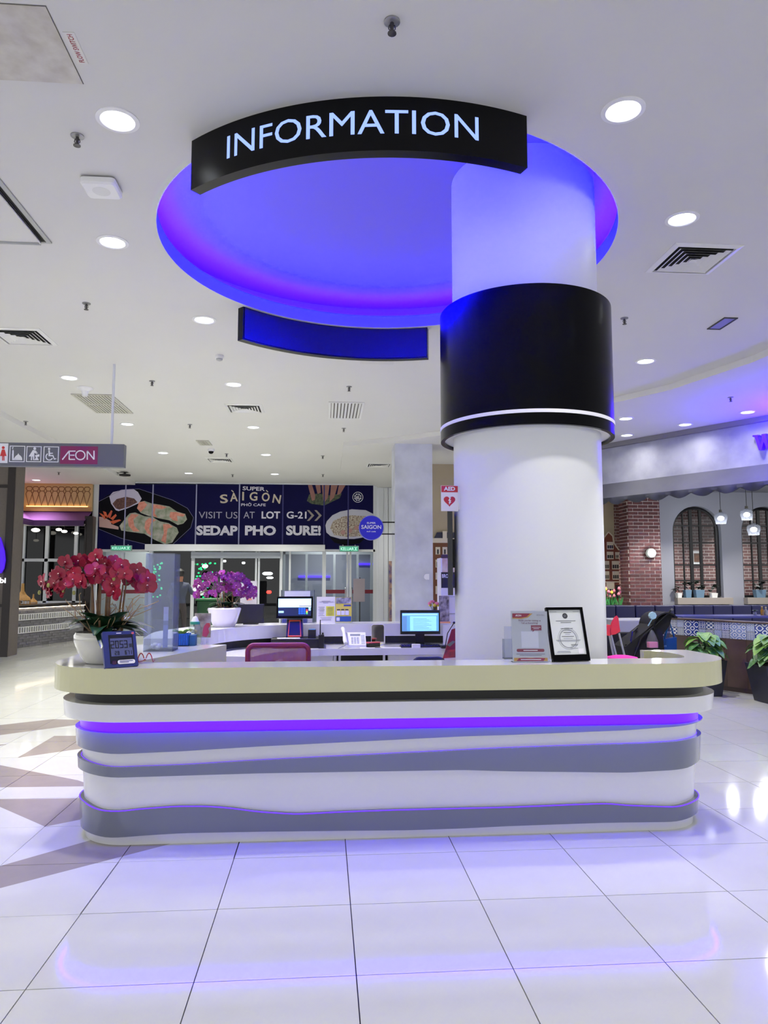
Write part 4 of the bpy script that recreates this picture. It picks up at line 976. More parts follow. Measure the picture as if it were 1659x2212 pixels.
# ------------------------------------------------------------------ restaurant back wall with arched windows
RWY = 15.6
wallp = M('rest_wall', (146, 148, 160), .7)
def arch_pts(x0, x1, zb, zt, n=18):
    r = (x1 - x0) / 2; cx = (x0 + x1) / 2; zs = zt - r
    return [(x0, zb)] + [(cx - r * math.cos(PI * i / n), zs + r * math.sin(PI * i / n)) for i in range(n + 1)] + [(x1, zb)]
a0, a1 = ony(1455, 1200, RWY).x, ony(1560, 1200, RWY).x; b0 = ony(1604, 1200, RWY).x; b1 = b0 + (a1 - a0)
zsill = ony(1500, 1291, RWY).z; zap = ony(1500, 1093, RWY).z
m = MB(); ZT = 3.9
XR = 12.5
xw0 = ony(1428, 1200, RWY).x - .1
m.box(xw0, a0, RWY, RWY + .25, 0, ZT); m.box(a1, b0, RWY, RWY + .25, 0, ZT); m.box(b1, XR, RWY, RWY + .25, 0, ZT)
for x0, x1 in ((a0, a1), (b0, b1)):
    m.box(x0, x1, RWY, RWY + .25, 0, zsill)
    ap_ = arch_pts(x0, x1, zsill, zap)[1:-1]
    for p1, p2 in zip(ap_, ap_[1:]):
        m.loft([[(p1[0], RWY, p1[1]), (p1[0], RWY + .25, p1[1]), (p1[0], RWY + .25, ZT), (p1[0], RWY, ZT)], [(p2[0], RWY, p2[1]), (p2[0], RWY + .25, p2[1]), (p2[0], RWY + .25, ZT), (p2[0], RWY, ZT)]])
rw = struct(m.build('wall_restaurant', wallp), 'pale restaurant wall with arched windows')
struct(MB().prism([tuple(fpt(-2.2, -.4))[:2], tuple(fpt(5.2, -.4))[:2], (14, 18.5), (6.65, 18.5), (6.65, 16.28), (4.5, 16.28)], 3.45, 3.6).build('ceiling_restaurant', M('rest_ceiling', (120, 120, 128), .8)), 'grey ceiling inside the restaurant')
blackm = M('window_black', (12, 12, 16), .4)
for k, (x0, x1) in enumerate(((a0, a1), (b0, b1))):
    wn = struct(MB().tube([(x, RWY + .12, z) for x, z in arch_pts(x0 + .04, x1 - .04, zsill + .03, zap - .04)], .035, 6).build('window_%d' % (3 + k), blackm), 'black framed arched window, %s in the restaurant wall' % ('whole one' if k == 0 else 'one cut by the right edge'))
    MB().box(x0 + .03, x1 - .03, RWY + .09, RWY + .15, zsill, zsill + .05).build('bottom_rail', blackm, wn)
    r = (x1 - x0) / 2; cx = (x0 + x1) / 2
    def ztop(x): return zap - r + math.sqrt(max(r * r - (x - cx) ** 2, 0)) - .04
    for f, wd in ((.26, .012), (.42, .035), (.62, .03), (.93, .012)):
        x = x0 + (x1 - x0) * f; MB().box(x - wd, x + wd, RWY + .1, RWY + .14, zsill + .05, ztop(x)).build('muntin', blackm, wn)
    for py in (1254, 1220, 1172, 1135):
        z = ony(1500, py, RWY).z; MB().box(x0 + .05, x1 - .05, RWY + .105, RWY + .135, z - .016, z + .016).build('glazing_bar', blackm, wn)
    g = MB(); g.flat([(x, RWY + .12, z) for x, z in arch_pts(x0 + .04, x1 - .04, zsill + .03, zap - .04)], (0, 1, 0), .004); g.build('pane', M_glass('window_glass', (236, 240, 244), .98), wn)
    MB().box(x0 - .02, x1 + (.12 if k == 0 else .1), RWY - .16, RWY + .06, zsill - .14, zsill).build('sill', M('sill_beige', (150, 142, 136), .6), wn)
# room behind the arches: brick wall by texture (its bricks are only a few pixels high)
def brick_mat(name, c1, c2, mort, scale):
    m = bpy.data.materials.new(name); m.use_nodes = True; nt = m.node_tree; b = nt.nodes['Principled BSDF']; b.inputs['Roughness'].default_value = .85
    tc = nt.nodes.new('ShaderNodeTexCoord'); mp = nt.nodes.new('ShaderNodeMapping'); br = nt.nodes.new('ShaderNodeTexBrick')
    mp.inputs['Rotation'].default_value = (PI / 2, 0, 0)
    br.inputs['Color1'].default_value = lin(c1); br.inputs['Color2'].default_value = lin(c2); br.inputs['Mortar'].default_value = lin(mort)
    br.inputs['Scale'].default_value = scale; br.inputs['Brick Width'].default_value = .9; br.inputs['Row Height'].default_value = .3; br.inputs['Mortar Size'].default_value = .03
    nt.links.new(tc.outputs['Object'], mp.inputs[0]); nt.links.new(mp.outputs[0], br.inputs[0]); nt.links.new(br.outputs[0], b.inputs[0])
    return m
bb = struct(MB().box(6.4, 14, 17.6, 17.8, 0, 3.5).build('wall_brick', brick_mat('far_brick', (120, 78, 72), (92, 58, 60), (176, 164, 158), 4.0)), 'brick wall seen through the arched windows')
x0, x1, z0, z1 = yrect(1493, 1190, 1514, 1220, 17.55)
pf = thing('framed_picture', 'small white framed picture on the brick wall behind the first arched window', 'picture', ((x0 + x1) / 2, 17.55, z0))
MB().box(x0, x1, 17.55, 17.6, z0, z1).build('frame', white_paint, pf); MB().box(x0 + .07, x1 - .04, 17.545, 17.55, z0 + .07, z1 - .06).build('print', M('print_brown', (120, 72, 40), .6, nscale=12, col2=(60, 40, 30)), pf)
# brick pier in front, each brick its own piece
pier = thing('brick_pier', 'red brick pier with a round wall lamp left of the arched windows', 'pier', (6.82, 15.4, 0))
px0_, px1_ = ony(1360, 1200, 15.2).x, ony(1428.5, 1200, 15.2).x
MB().box(px0_ + .02, px1_ - .005, 15.22, 15.75, 0, 3.45).build('core', M('mortar', (206, 198, 196), .9), pier)
brk = M('red_brick', (98, 54, 54), .85, nscale=20, col2=(70, 42, 48), vary=.3)
bl, bh, gp = .213, .062, .012
W = px1_ - px0_
fm = MB().box(-bl / 2, bl / 2, -.012, .012, 0, bh).build('brick', brk, pier); brick_full = fm.data
fm.location = V((px0_ + bl / 2, 15.212, .9)) - WO[pier]
zc_ = .90; row = 0
first = True
while zc_ < 3.40:
    x = px0_ + (0 if row % 2 else -(bl + gp) / 2)
    while x < px1_ - .02:
        l0, l1 = max(x, px0_), min(x + bl, px1_)
        if l1 - l0 > .008:
            if abs(l1 - l0 - bl) < 1e-4: link('brick', brick_full, ((l0 + l1) / 2, 15.226 - random.random() * .003, zc_), pier)
            else: MB().box(l0, l1, 15.213, 15.236, zc_, zc_ + bh).build('brick', brk, pier)
        x += bl + gp
    y = 15.224 + (.0 if row % 2 else .1)
    while y < 15.72:
        MB().box(px0_ + .012, px0_ + .034, y, min(y + bl, 15.74), zc_, zc_ + bh).build('brick', brk, pier); y += bl + gp
    zc_ += bh + gp; row += 1
bpy.data.objects.remove(fm)
q = ony(1404, 1195, 15.2)
wl_ = thing('wall_lamp', 'round glowing wall lamp fixed to the red brick pier', 'lamp', (q.x, q.y, q.z))
MB().lathe([(.09, 15.10), (.10, 15.13), (.10, 15.19)], (q.x, 0, q.z), 24, axis='y').build('housing', M('lamp_cream', (206, 220, 214), .4), wl_, smooth=True)
MB().lathe([(.075, 15.085), (.082, 15.10)], (q.x, 0, q.z), 24, axis='y').build('glowing_face', M('lamp_glow', (230, 255, 250), .4, emit=4), wl_)
ld = bpy.data.lights.new('lamp', 'POINT'); ld.energy = 14; ld.shadow_soft_size = .06; ld.color = (.85, 1, .97); lo = bpy.data.objects.new('lamp', ld); COL.objects.link(lo); lo.parent = wl_; lo.location = (0, -.16, 0)
# pendants
pg = M_glass('pendant_glass', (214, 218, 226), .93, .03, .06)
for lab, px, py in (('clear glass pendant lamp in front of the first arched window', 1557, 1118), ('clear glass pendant lamp, upper of the pair at right', 1613, 1110), ('clear glass pendant lamp, lower of the pair at right', 1628, 1142)):
    q = ony(px, py, 13.6 if px < 1620 else 13.2); t = thing('pendant_lamp', lab, 'lamp', q + V((0, 0, -.12)), 'glass pendant lamps in the restaurant')
    MB().lathe([(.095, q.z - .12), (.10, q.z - .08), (.12, q.z - .02), (.115, q.z + .05), (.05, q.z + .09), (.03, q.z + .11)], (q.x, q.y, 0), 20, cap=False).build('glass_shade', pg, t, smooth=True)
    MB().ball(q + V((0, 0, -.015)), .06, 12, 8, sc=(1, 1, .75)).build('bulb', M('bulb', (255, 252, 246), .4, emit=9), t, smooth=True)
    MB().lathe([(.03, q.z + .1), (.03, q.z + .15)], (q.x, q.y, 0), 12).build('cap', M('cap_brass', (90, 88, 80), .4, .6), t)
    MB().lathe([(.006, q.z + .15), (.006, 3.45)], (q.x, q.y, 0), 6).build('cord', dark_plastic, t)
    ld = bpy.data.lights.new('lamp', 'POINT'); ld.energy = 13; ld.shadow_soft_size = .08; lo = bpy.data.objects.new('lamp', ld); COL.objects.link(lo); lo.parent = t; lo.location = (0, 0, .02)
for x, y, wh_ in ((7.6, 14.4, 'over the brick pier end of the banquette'), (9.2, 14.2, 'over the right end of the banquette'), (8.2, 16.7, 'behind the first arched window'), (10, 16.7, 'behind the right arched window'), (5.6, 14.6, 'in front of the gabled house decoration')):
    make_downlight('downlight', 'restaurant ceiling downlight added out of view to light the room, ' + wh_, x, y, 3.45, 45 if y > 16 else 34, 'added restaurant downlights')  # unseen lamps added to brighten the restaurant interior
# banquette
bq = thing('banquette', 'long navy blue banquette with vertical channels along the restaurant wall', 'banquette', (8, 14.8, 0))
bl_ = M('banquette_navy', (8, 10, 62), .55); zt1 = ony(1450, 1308, 14.9).z
for k in range(16):
    x = 5.6 + k * .42; MB().rbox(x + .006, x + .414, 14.9, 15.05, .45, zt1, .03).build('back_panel', bl_, bq, smooth=True)
MB().box(5.6, 12.3, 14.3, 15.1, .1, .45).build('seat', bl_, bq); MB().box(5.6, 12.3, 14.4, 15.15, 0, .1).build('plinth', black_matt, bq)
MB().box(5.6, 12.3, 15.05, 15.19, 0, zt1 - .03).build('back_board', bl_, bq)
# tulips in a planter behind the banquette
tpx = ony(1330, 1306, 15.35)
tp_ = thing('tulip_planter', 'planter of pink and yellow tulips behind the navy banquette', 'flowers', (tpx.x, 15.45, 0))
MB().box(tpx.x - .32, tpx.x + .16, 15.3, 15.6, 0, zt1).build('planter', M('planter_dk', (40, 40, 60), .6), tp_)
for k in range(16):
    x = tpx.x - .28 + .42 * random.random(); y = 15.36 + .15 * random.random(); hgt = .12 + .2 * random.random(); lean = random.uniform(-.05, .05)
    MB().tube([(x, y, zt1), (x + lean * .5, y, zt1 + hgt * .6), (x + lean, y, zt1 + hgt)], .006, 5).build('stem', M('leaf_bright', (58, 150, 74), .5), tp_)
    MB().lathe([(.012, zt1 + hgt), (.034, zt1 + hgt + .025), (.03, zt1 + hgt + .05), (.014, zt1 + hgt + .075)], (x + lean, y, 0), 8).build('flower', M('tulip_pink', (226, 130, 150), .5) if k % 4 else M('tulip_yellow', (232, 214, 70), .5), tp_, smooth=True)
    s_ = random.choice((-1, 1)); lf = [(x, zt1), (x + .02 * s_, zt1 + .08), (x + .07 * s_, zt1 + .18), (x + .045 * s_, zt1 + .07), (x + .02 * s_, zt1)]
    MB().flat([(a, y - .01, b) for a, b in lf], (0, 1, 0), .003).build('leaf', M('leaf_bright'), tp_)

# ------------------------------------------------------------------ plants
def leaf_blade(mb, base, dirv, L, W, droop=.3, n=6, fold=.15, mi=0):
    d = V(dirv).normalized(); side = d.cross(V((0, 0, 1)))
    if side.length < .05: side = V((1, 0, 0))
    side.normalize(); up = side.cross(d); lo_, mi_, hi_ = [], [], []
    for i in range(n + 1):
        t = i / n; wv = W * math.sin(PI * min(t * .92 + .06, 1)) ** .8 * (1 - .25 * t); p = V(base) + d * (L * t) - V((0, 0, 1)) * (droop * L * t * t)
        mi_.append(p); lo_.append(p - side * wv / 2 + up * fold * wv); hi_.append(p + side * wv / 2 + up * fold * wv)
    vs = lo_ + mi_ + hi_; k = n + 1; fs = []
    for i in range(n): fs += [(i, i + 1, k + i + 1, k + i), (k + i, k + i + 1, 2 * k + i + 1, 2 * k + i)]
    return mb.add(vs, fs, mi)
lf_g = M('leaf_green', (48, 104, 52), .4, nscale=14, col2=(132, 176, 96), vary=.15); lf_l = M('leaf_lime', (124, 168, 72), .45, nscale=16, col2=(84, 140, 66), vary=.12)
lf_d = M('leaf_dark', (24, 54, 34), .35, nscale=10, col2=(40, 84, 52), vary=.15)
def leafy_pot(label, x, y, pot_w, pot_h, ztop, rad, nleaf, seed, mats, lw=.13):
    rnd = random.Random(seed)
    t = thing('potted_plant', label, 'plant', (x, y, 0))
    w0, w1 = pot_w * .36, pot_w * .5
    m = MB(); m.loft([[(x - w0, y - w0, 0), (x + w0, y - w0, 0), (x + w0, y + w0, 0), (x - w0, y + w0, 0)], [(x - w1, y - w1, pot_h), (x + w1, y - w1, pot_h), (x + w1, y + w1, pot_h), (x - w1, y + w1, pot_h)]]); m.build('pot', M('pot_black', (34, 35, 44), .5), t)
    MB().box(x - w1 * .9, x + w1 * .9, y - w1 * .9, y + w1 * .9, pot_h, pot_h + .004).build('soil', M('soil', (30, 22, 18), .9), t)
    for k in range(nleaf):
        a = rnd.uniform(0, 2 * PI); f = (k + .5) / nleaf; z = pot_h + .08 + (ztop - pot_h - .10) * f; rr = rad * math.sin(PI * (.25 + .62 * f)) * rnd.uniform(.35, .8)
        b = V((x + rr * math.cos(a), y + rr * math.sin(a), z)); dr = V((math.cos(a), math.sin(a), rnd.uniform(-.15, .25)))
        MB().tube([(x + rr * .2 * math.cos(a), y + rr * .2 * math.sin(a), pot_h), (x + rr * .6 * math.cos(a), y + rr * .6 * math.sin(a), (pot_h + z) / 2), b], .005, 4).build('stem', M('leaf_dark'), t)
        m = MB(); leaf_blade(m, b, dr, lw * rnd.uniform(1.05, 1.4), lw * rnd.uniform(.95, 1.2), .55, 6, .12); m.build('leaf', mats[1] if f > .62 else mats[0], t, smooth=True)
leafy_pot('leafy green plant in a black pot against the wooden partition, behind the counter end', 4.98, 9.42, .40, .46, .83, .15, 40, 5, (lf_g, lf_l), .16)
leafy_pot('leafy green plant in a square black pot at the right edge', 5.53, 8.80, .46, .46, .84, .20, 44, 9, (lf_g, lf_l), .17)
# ------------------------------------------------------------------ low wooden partition with blue tiles
PA = V((5.06, 10.55, 0)); pd = V((.45, -.89, 0)).normalized(); pn = V((pd.y, -pd.x, 0))
if pn.y > 0: pn = -pn
def pbox(mb, u0, u1, o0, o1, z0, z1):
    pts = [PA + pd * u0 + pn * o0, PA + pd * u1 + pn * o0, PA + pd * u1 + pn * o1, PA + pd * u0 + pn * o1]
    return mb.prism([(p.x, p.y) for p in pts], z0, z1)
pt = thing('partition', 'low dark wood partition topped with blue patterned tiles at the right', 'partition', PA + pd * 1.5)
wdk = M('partition_wood', (92, 70, 64), .45, nscale=3, col2=(70, 52, 48), vary=.08)
PZ = .945; PL = 3.4
pbox(MB(), 0, PL, -.14, -.01, 0, PZ - .02).build('core', wdk, pt)
pbox(MB(), -.02, PL, -.16, .03, PZ - .02, PZ).build('cap_rail', wdk, pt)
u = 0
while u < PL - .01:
    pbox(MB(), u + .002, min(u + .298, PL), -.01, .006, .06, .70).build('plank', wdk, pt); u += .30
pbox(MB(), 0, PL, -.01, .002, 0, .06).build('plinth', M('plinth_dk', (60, 46, 44), .5), pt)
def tile_mat(k):
    nm = 'deco_tile_%d' % k
    if nm in MATS: return MATS[nm]
    m = bpy.data.materials.new(nm); m.use_nodes = True; nt = m.node_tree; b = nt.nodes['Principled BSDF']; b.inputs['Roughness'].default_value = .2
    tc = nt.nodes.new('ShaderNodeTexCoord')
    mx = nt.nodes.new('ShaderNodeMix'); mx.data_type = 'RGBA'
    mx.inputs[6].default_value = lin((222, 224, 232)); mx.inputs[7].default_value = lin([(44, 66, 150), (60, 100, 180), (70, 90, 150), (36, 50, 120)][k % 4])
    sep = nt.nodes.new('ShaderNodeSeparateXYZ'); nt.links.new(tc.outputs['Generated'], sep.inputs[0])
    def mth(op, a, bb_=None):
        n = nt.nodes.new('ShaderNodeMath'); n.operation = op
        for i, v in enumerate((a, bb_)):
            if v is None: continue
            if isinstance(v, (int, float)): n.inputs[i].default_value = v
            else: nt.links.new(v, n.inputs[i])
        return n.outputs[0]
    fq = [2, 3, 1, 2, 4, 1][k % 6] * 2 * PI
    cx = mth('COSINE', mth('MULTIPLY', sep.outputs[0], fq)); cz = mth('COSINE', mth('MULTIPLY', sep.outputs[2], fq))
    if k % 3 == 0: v = mth('MULTIPLY', cx, cz)
    elif k % 3 == 1: v = mth('ADD', cx, cz)
    else: v = mth('SINE', mth('MULTIPLY', mth('ADD', mth('MULTIPLY', cx, cx), mth('MULTIPLY', cz, cz)), 7.0))
    st_ = mth('GREATER_THAN', mth('SINE', mth('MULTIPLY', v, 5.0 if k % 2 else 3.0)), .05)
    nt.links.new(st_, mx.inputs[0]); nt.links.new(mx.outputs[2], b.inputs[0]); MATS[nm] = m
    return m
sizes = [(.115, 2), (.115, 2), (.235, 1), (.115, 2), (.115, 2), (.115, 2), (.115, 2), (.235, 1), (.115, 2), (.235, 1), (.115, 2), (.115, 2), (.235, 1), (.115, 2), (.235, 1), (.115, 2), (.235, 1), (.115, 2)]
u = .02; k = 0
for wd, nn in sizes:
    if u + wd > PL: break
    for r_ in range(nn):
        z0 = .705 + r_ * .11; z1 = z0 + (.215 if nn == 1 else .105)
        pbox(MB(), u + .001, u + wd - .002, -.01, .010, z0, z1).build('tile', tile_mat((k * 5 + r_ * 2) % 12), pt); k += 1
    u += wd + .004
# table behind the partition with its bottles, cloth table, high chair, stroller
tb = thing('dining_table', 'narrow blue topped table just behind the tiled partition', 'table', (6.15, 10.55, 0))
ta = ony(1510, 1330, 11.0); zt_ = .955
MB().box(5.35, 7.3, 10.7, 11.3, zt_ - .03, zt_).build('tabletop', M('table_blue', (54, 62, 130), .3), tb)
for x, y in ((5.45, 10.8), (7.2, 10.8), (5.45, 11.2), (7.2, 11.2)): MB().box(x - .025, x + .025, y - .025, y + .025, 0, zt_ - .03).build('leg', dark_plastic, tb)
for lab, px, colr, hgt in (('amber sauce bottle with pale cap on the blue table', 1647, (150, 110, 40), .14), ('slim pale bottle right of the amber one', 1655, (160, 160, 150), .13)):
    q = ony(px, 1330, 10.95); t = thing('bottle', lab, 'bottle', (q.x, q.y, zt_))
    MB().lathe([(.024, zt_), (.026, zt_ + hgt * .55), (.011, zt_ + hgt * .72), (.011, zt_ + hgt * .9)], (q.x, q.y, 0), 14).build('body', M('bottle_%d' % px, colr, .15), t, smooth=True)
    MB().lathe([(.013, zt_ + hgt * .9), (.013, zt_ + hgt)], (q.x, q.y, 0), 12).build('cap', M('cap_pale', (210, 190, 150), .5), t)
q = ony(1631, 1330, 10.95)
t = thing('vase', 'small glass vase with a dark sprig on the blue table', 'vase', (q.x, q.y, zt_))
MB().lathe([(.02, zt_), (.026, zt_ + .03), (.014, zt_ + .06)], (q.x, q.y, 0), 12).build('glass', M('vase_gl', (120, 126, 140), .1), t, smooth=True)
for k in range(7):
    a = k * .9; m = MB(); leaf_blade(m, (q.x, q.y, zt_ + .06), (math.cos(a), math.sin(a), .7), .08, .03, .4); m.build('leaf', lf_d, t)
ct = thing('cloth_table', 'restaurant table under a white tablecloth behind the stroller', 'table', (5.75, 12.6, 0))
ctx0, ctx1 = ony(1330, 1340, 12.4).x, ony(1425, 1340, 12.4).x; zct = ony(1370, 1337, 12.7).z
MB().box(ctx0, ctx1, 12.3, 13.1, zct - .03, zct - .004).build('tabletop', wdk, ct)
rows = []
for k, (f, z) in enumerate(((0, zct), (.01, zct - .01), (.02, zct - .13), (.03, zct - .26))):
    rows.append([(p[0] + f * .3 * math.sin(p[1] * 31), p[1] + f * .3 * math.sin(p[0] * 27), z + (f * .4 * math.sin(p[0] * 19) if k == 3 else 0)) for p in rrect(ctx0 - f, ctx1 + f, 12.3 - f, 13.1 + f, .05, 8)])
m = MB(); m.loft(rows[::-1], cap=False); m.add(rows[0], [tuple(range(len(rows[0])))]); m.build('tablecloth', M('cloth_white', (150, 152, 160), .8), ct, smooth=True)
MB().lathe([(.25, 0), (.24, .03), (.04, .05), (.04, zct - .03)], ((ctx0 + ctx1) / 2, 12.7, 0), 16).build('pedestal', black_matt, ct)
dch = thing('dining_chair', 'black upholstered chair turned away at the white clothed table', 'chair', (ony(1342, 1400, 11.6).x, 11.7, 0))
xd0, xd1 = ony(1306, 1400, 11.5).x, ony(1378, 1400, 11.5).x; bkc = M('chair_black_cloth', (14, 14, 18), .85)
MB().rbox(xd0, xd1, 11.5, 11.6, .16, ony(1342, 1366, 11.5).z, .04).build('backrest', bkc, dch, smooth=True); MB().rbox(xd0, xd1, 11.6, 12.1, .28, .45, .05).build('seat', bkc, dch, smooth=True)
for x_, y_ in ((xd0 + .05, 11.55), (xd1 - .05, 11.55), (xd0 + .05, 12.05), (xd1 - .05, 12.05)): MB().lathe([(.015, 0), (.02, .28)], (x_, y_, 0), 8).build('leg', black_matt, dch)
HCY = 9.7
hc = thing('high_chair', 'red plastic high chair on grey tube legs beside the column', 'high chair', ony(1333, 1500, HCY))
redp = M('plastic_red', (214, 30, 48), .35)
def hp(px, py, y=HCY): p = ony(px, py, y); return V((p.x, y, p.z))
bk = [(1319, 1372), (1318, 1360), (1322, 1345), (1328, 1334), (1333, 1330), (1336, 1334), (1338, 1352), (1340, 1364), (1330, 1370)]
m = MB(); m.flat([hp(*p) for p in bk], (0, 1, 0), .03); m.build('backrest', redp, hc)
m = MB(); m.flat([hp(*p) for p in [(1306, 1352), (1319, 1350), (1320, 1374), (1306, 1372)]], (0, 1, 0), .3); m.build('seat', redp, hc)
for (a, b), y in (((1320, 1372), 0), ((1337, 1368), 0), ((1300, 1372), .3), ((1316, 1370), .3)):
    p = hp(a, b, HCY + y); m = MB(); m.tube([p, V((p.x + (.16 if a > 1310 else -.06), p.y + (-.05 if y == 0 else .08), 0))], .014, 8); m.build('leg', M('tube_grey', (150, 152, 158), .35, .5), hc, smooth=True)
STY = 10.1
st = thing('stroller', 'black folding baby stroller standing between high chair and wooden partition', 'stroller', ony(1410, 1480, STY))
def sp_(px, py, dy=0): p = ony(px, py, STY + dy); return V((p.x, STY + dy, p.z))
for dy in (-.22, .22):
    MB().tube([sp_(1448, 1320, dy), sp_(1425, 1342, dy), sp_(1385, 1378, dy), V((sp_(1345, 1400, dy).x, STY + dy, .10))], .014, 8).build('frame_tube', dark_plastic, st, smooth=True)
    MB().tube([sp_(1405, 1360, dy), V((sp_(1440, 1400, dy).x, STY + dy, .10))], .014, 8).build('frame_tube', dark_plastic, st, smooth=True)
    for xx in (sp_(1350, 1400, dy).x, sp_(1440, 1400, dy).x):
        m = MB(); m.lathe([(.055, STY + dy - .02), (.09, STY + dy - .02), (.09, STY + dy + .02), (.055, STY + dy + .02)], (xx, 0, .09), 20, axis='y'); m.build('wheel', M('tyre', (14, 14, 16), .7), st, smooth=True)
MB().tube([sp_(1448, 1320, -.22), sp_(1452, 1317, 0), sp_(1448, 1320, .22)], .018, 8).build('handle', dark_plastic, st, smooth=True)
m = MB(); L_ = []
for i in range(9):
    a = math.radians(-10 + 150 * i / 8); c0 = sp_(1422, 1352)
    L_.append([c0 + V((-.22 * math.cos(a) * .9 + .02, dy_, .20 * math.sin(a))) for dy_ in (-.24, -.12, 0, .12, .24)] + [c0 + V((-.20 * math.cos(a) * .9 + .02, dy_, .18 * math.sin(a))) for dy_ in (.24, .12, 0, -.12, -.24)])
m.loft(L_); m.build('canopy', M('stroller_cloth', (16, 16, 20), .9), st, smooth=True)
m = MB(); m.loft([[sp_(1428, 1345, d_) for d_ in (-.18, .18)] + [sp_(1436, 1352, d_) for d_ in (.18, -.18)], [sp_(1372, 1392, d_) for d_ in (-.18, .18)] + [sp_(1380, 1402, d_) for d_ in (.18, -.18)], [sp_(1350, 1392, d_) for d_ in (-.18, .18)] + [sp_(1352, 1402, d_) for d_ in (.18, -.18)]]); m.build('seat', M('stroller_cloth'), st, smooth=True)
m = MB(); m.flat([sp_(a_, b_, -.2) for a_, b_ in ((1350, 1398), (1372, 1380), (1400, 1358), (1424, 1336), (1446, 1322), (1452, 1330), (1447, 1350), (1432, 1372), (1436, 1412), (1428, 1440), (1365, 1440))], (0, 1, 0), .4); m.build('body_cloth', M('stroller_cloth'), st)
m = MB(); m.tube([sp_(1363, 1385, -.2), sp_(1366, 1366, -.18), sp_(1376, 1357, 0), sp_(1366, 1366, .18), sp_(1363, 1385, .2)], .016, 8); m.build('bumper_bar', dark_plastic, st, smooth=True)
m = MB(); c0 = sp_(1400, 1425); m.box(c0.x - .25, c0.x + .2, STY - .2, STY + .2, .25, c0.z - .12); m.build('basket', M('basket_grey', (40, 40, 44), .9), st)
c0 = sp_(1411, 1330, -.28)
fn_ = thing('clip_fan', 'pale blue clip fan on the stroller handle', 'fan', c0)
MB().lathe([(.05, c0.y), (.055, c0.y + .02), (.05, c0.y + .05)], (c0.x, 0, c0.z), 8, axis='y').build('housing', M('fan_blue', (150, 186, 206), .4), fn_)
MB().tube([c0 + V((.0, .03, -.04)), sp_(1400, 1352, -.22)], .008, 6).build('stalk', M('fan_blue'), fn_)
c0 = sp_(1409, 1388, -.3)
pb = thing('plastic_bag', 'clear plastic bag holding a pink packet hung on the stroller', 'bag', c0 + V((0, 0, -.1)))
m = MB(); m.lathe([(.08, c0.z - .07), (.085, c0.z), (.05, c0.z + .10), (.012, c0.z + .17)], (c0.x, c0.y, 0), 12); m.build('bag', M_glass('bag_film', (240, 240, 246), .92, .2, .1), pb, smooth=True)
MB().rbox(c0.x - .065, c0.x + .065, c0.y - .04, c0.y + .04, c0.z - .065, c0.z + .01, .015).build('packet', M('packet_pink', (240, 130, 160), .5), pb)
c0 = sp_(1440, 1392, -.1)
sb = thing('shopping_bag', 'blue shopping bag with white script hanging behind the stroller', 'bag', c0 + V((0, 0, -.2)))
m = MB(); m.loft([[c0 + V((-.13, -.02, -.22)), c0 + V((.13, -.02, -.22)), c0 + V((.13, .08, -.22)), c0 + V((-.13, .08, -.22))], [c0 + V((-.12, -.04, .06)), c0 + V((.13, -.04, .1)), c0 + V((.13, .06, .1)), c0 + V((-.12, .06, .06))]]); m.build('bag_body', M('bag_blue', (16, 76, 150), .6), sb)
m = MB(); m.tube([c0 + V((-.03, 0, .07)), c0 + V((.05, 0, .33)), c0 + V((.11, 0, .1))], .014, 5); m.build('strap', M('bag_teal', (24, 110, 176), .6), sb, smooth=True)
m = MB(); m.text('we', (c0.x - .08, c0.y - .042, c0.z - .03), (1, 0, 0), (0, 0, 1), .035, depth=.001); m.text('Gro', (c0.x - .10, c0.y - .042, c0.z - .14), (1, 0, 0), (0, 0, 1), .065, depth=.001, bold=.02); m.build('lettering', M('bag_print', (120, 160, 220), .6), sb)
q = ony(1337, 1424, 6.2)
# ------------------------------------------------------------------ planters on the arch sills
for lab, px, x_off, seed in (('blue grey planter with dark foliage on the first arch sill, right one', 1510, .1, 21), ('blue grey planter with dark foliage on the first arch sill, left one', 1485, .07, 22), ('blue grey planter with dark foliage on the sill at the right edge', 1641, .12, 23), ('small white pot with dark twigs at the right end of the first arch sill', 1541, .07, 24), ('small white pot with dark twigs at the left end of the first arch sill', 1466, .05, 25)):
    q = ony(px, 1290, RWY - .08); rnd = random.Random(seed); wh = 'white' in lab
    t = thing('sill_planter', lab, 'plant', (q.x, q.y, zsill))
    hgt = .10 if wh else .17; wd = x_off
    m = MB(); m.loft([[(q.x - wd * .8, q.y - .06, zsill), (q.x + wd * .8, q.y - .06, zsill), (q.x + wd * .8, q.y + .06, zsill), (q.x - wd * .8, q.y + .06, zsill)], [(q.x - wd, q.y - .07, zsill + hgt), (q.x + wd, q.y - .07, zsill + hgt), (q.x + wd, q.y + .07, zsill + hgt), (q.x - wd, q.y + .07, zsill + hgt)]])
    m.build('pot', white_paint if wh else M('planter_bluegrey', (98, 126, 150), .5), t)
    for k in range(9 if wh else 16):
        a = rnd.uniform(0, 2 * PI); m = MB(); b = (q.x + rnd.uniform(-wd, wd) * .9, q.y + rnd.uniform(-.04, .03), zsill + hgt + rnd.uniform(0, .14)); leaf_blade(m, b, (math.cos(a), math.sin(a) * .6, rnd.uniform(.2, .9)), .13, .10, .3); m.build('leaf', M('leaf_blackish', (22, 34, 26), .5), t)  # leaves in a very dark green
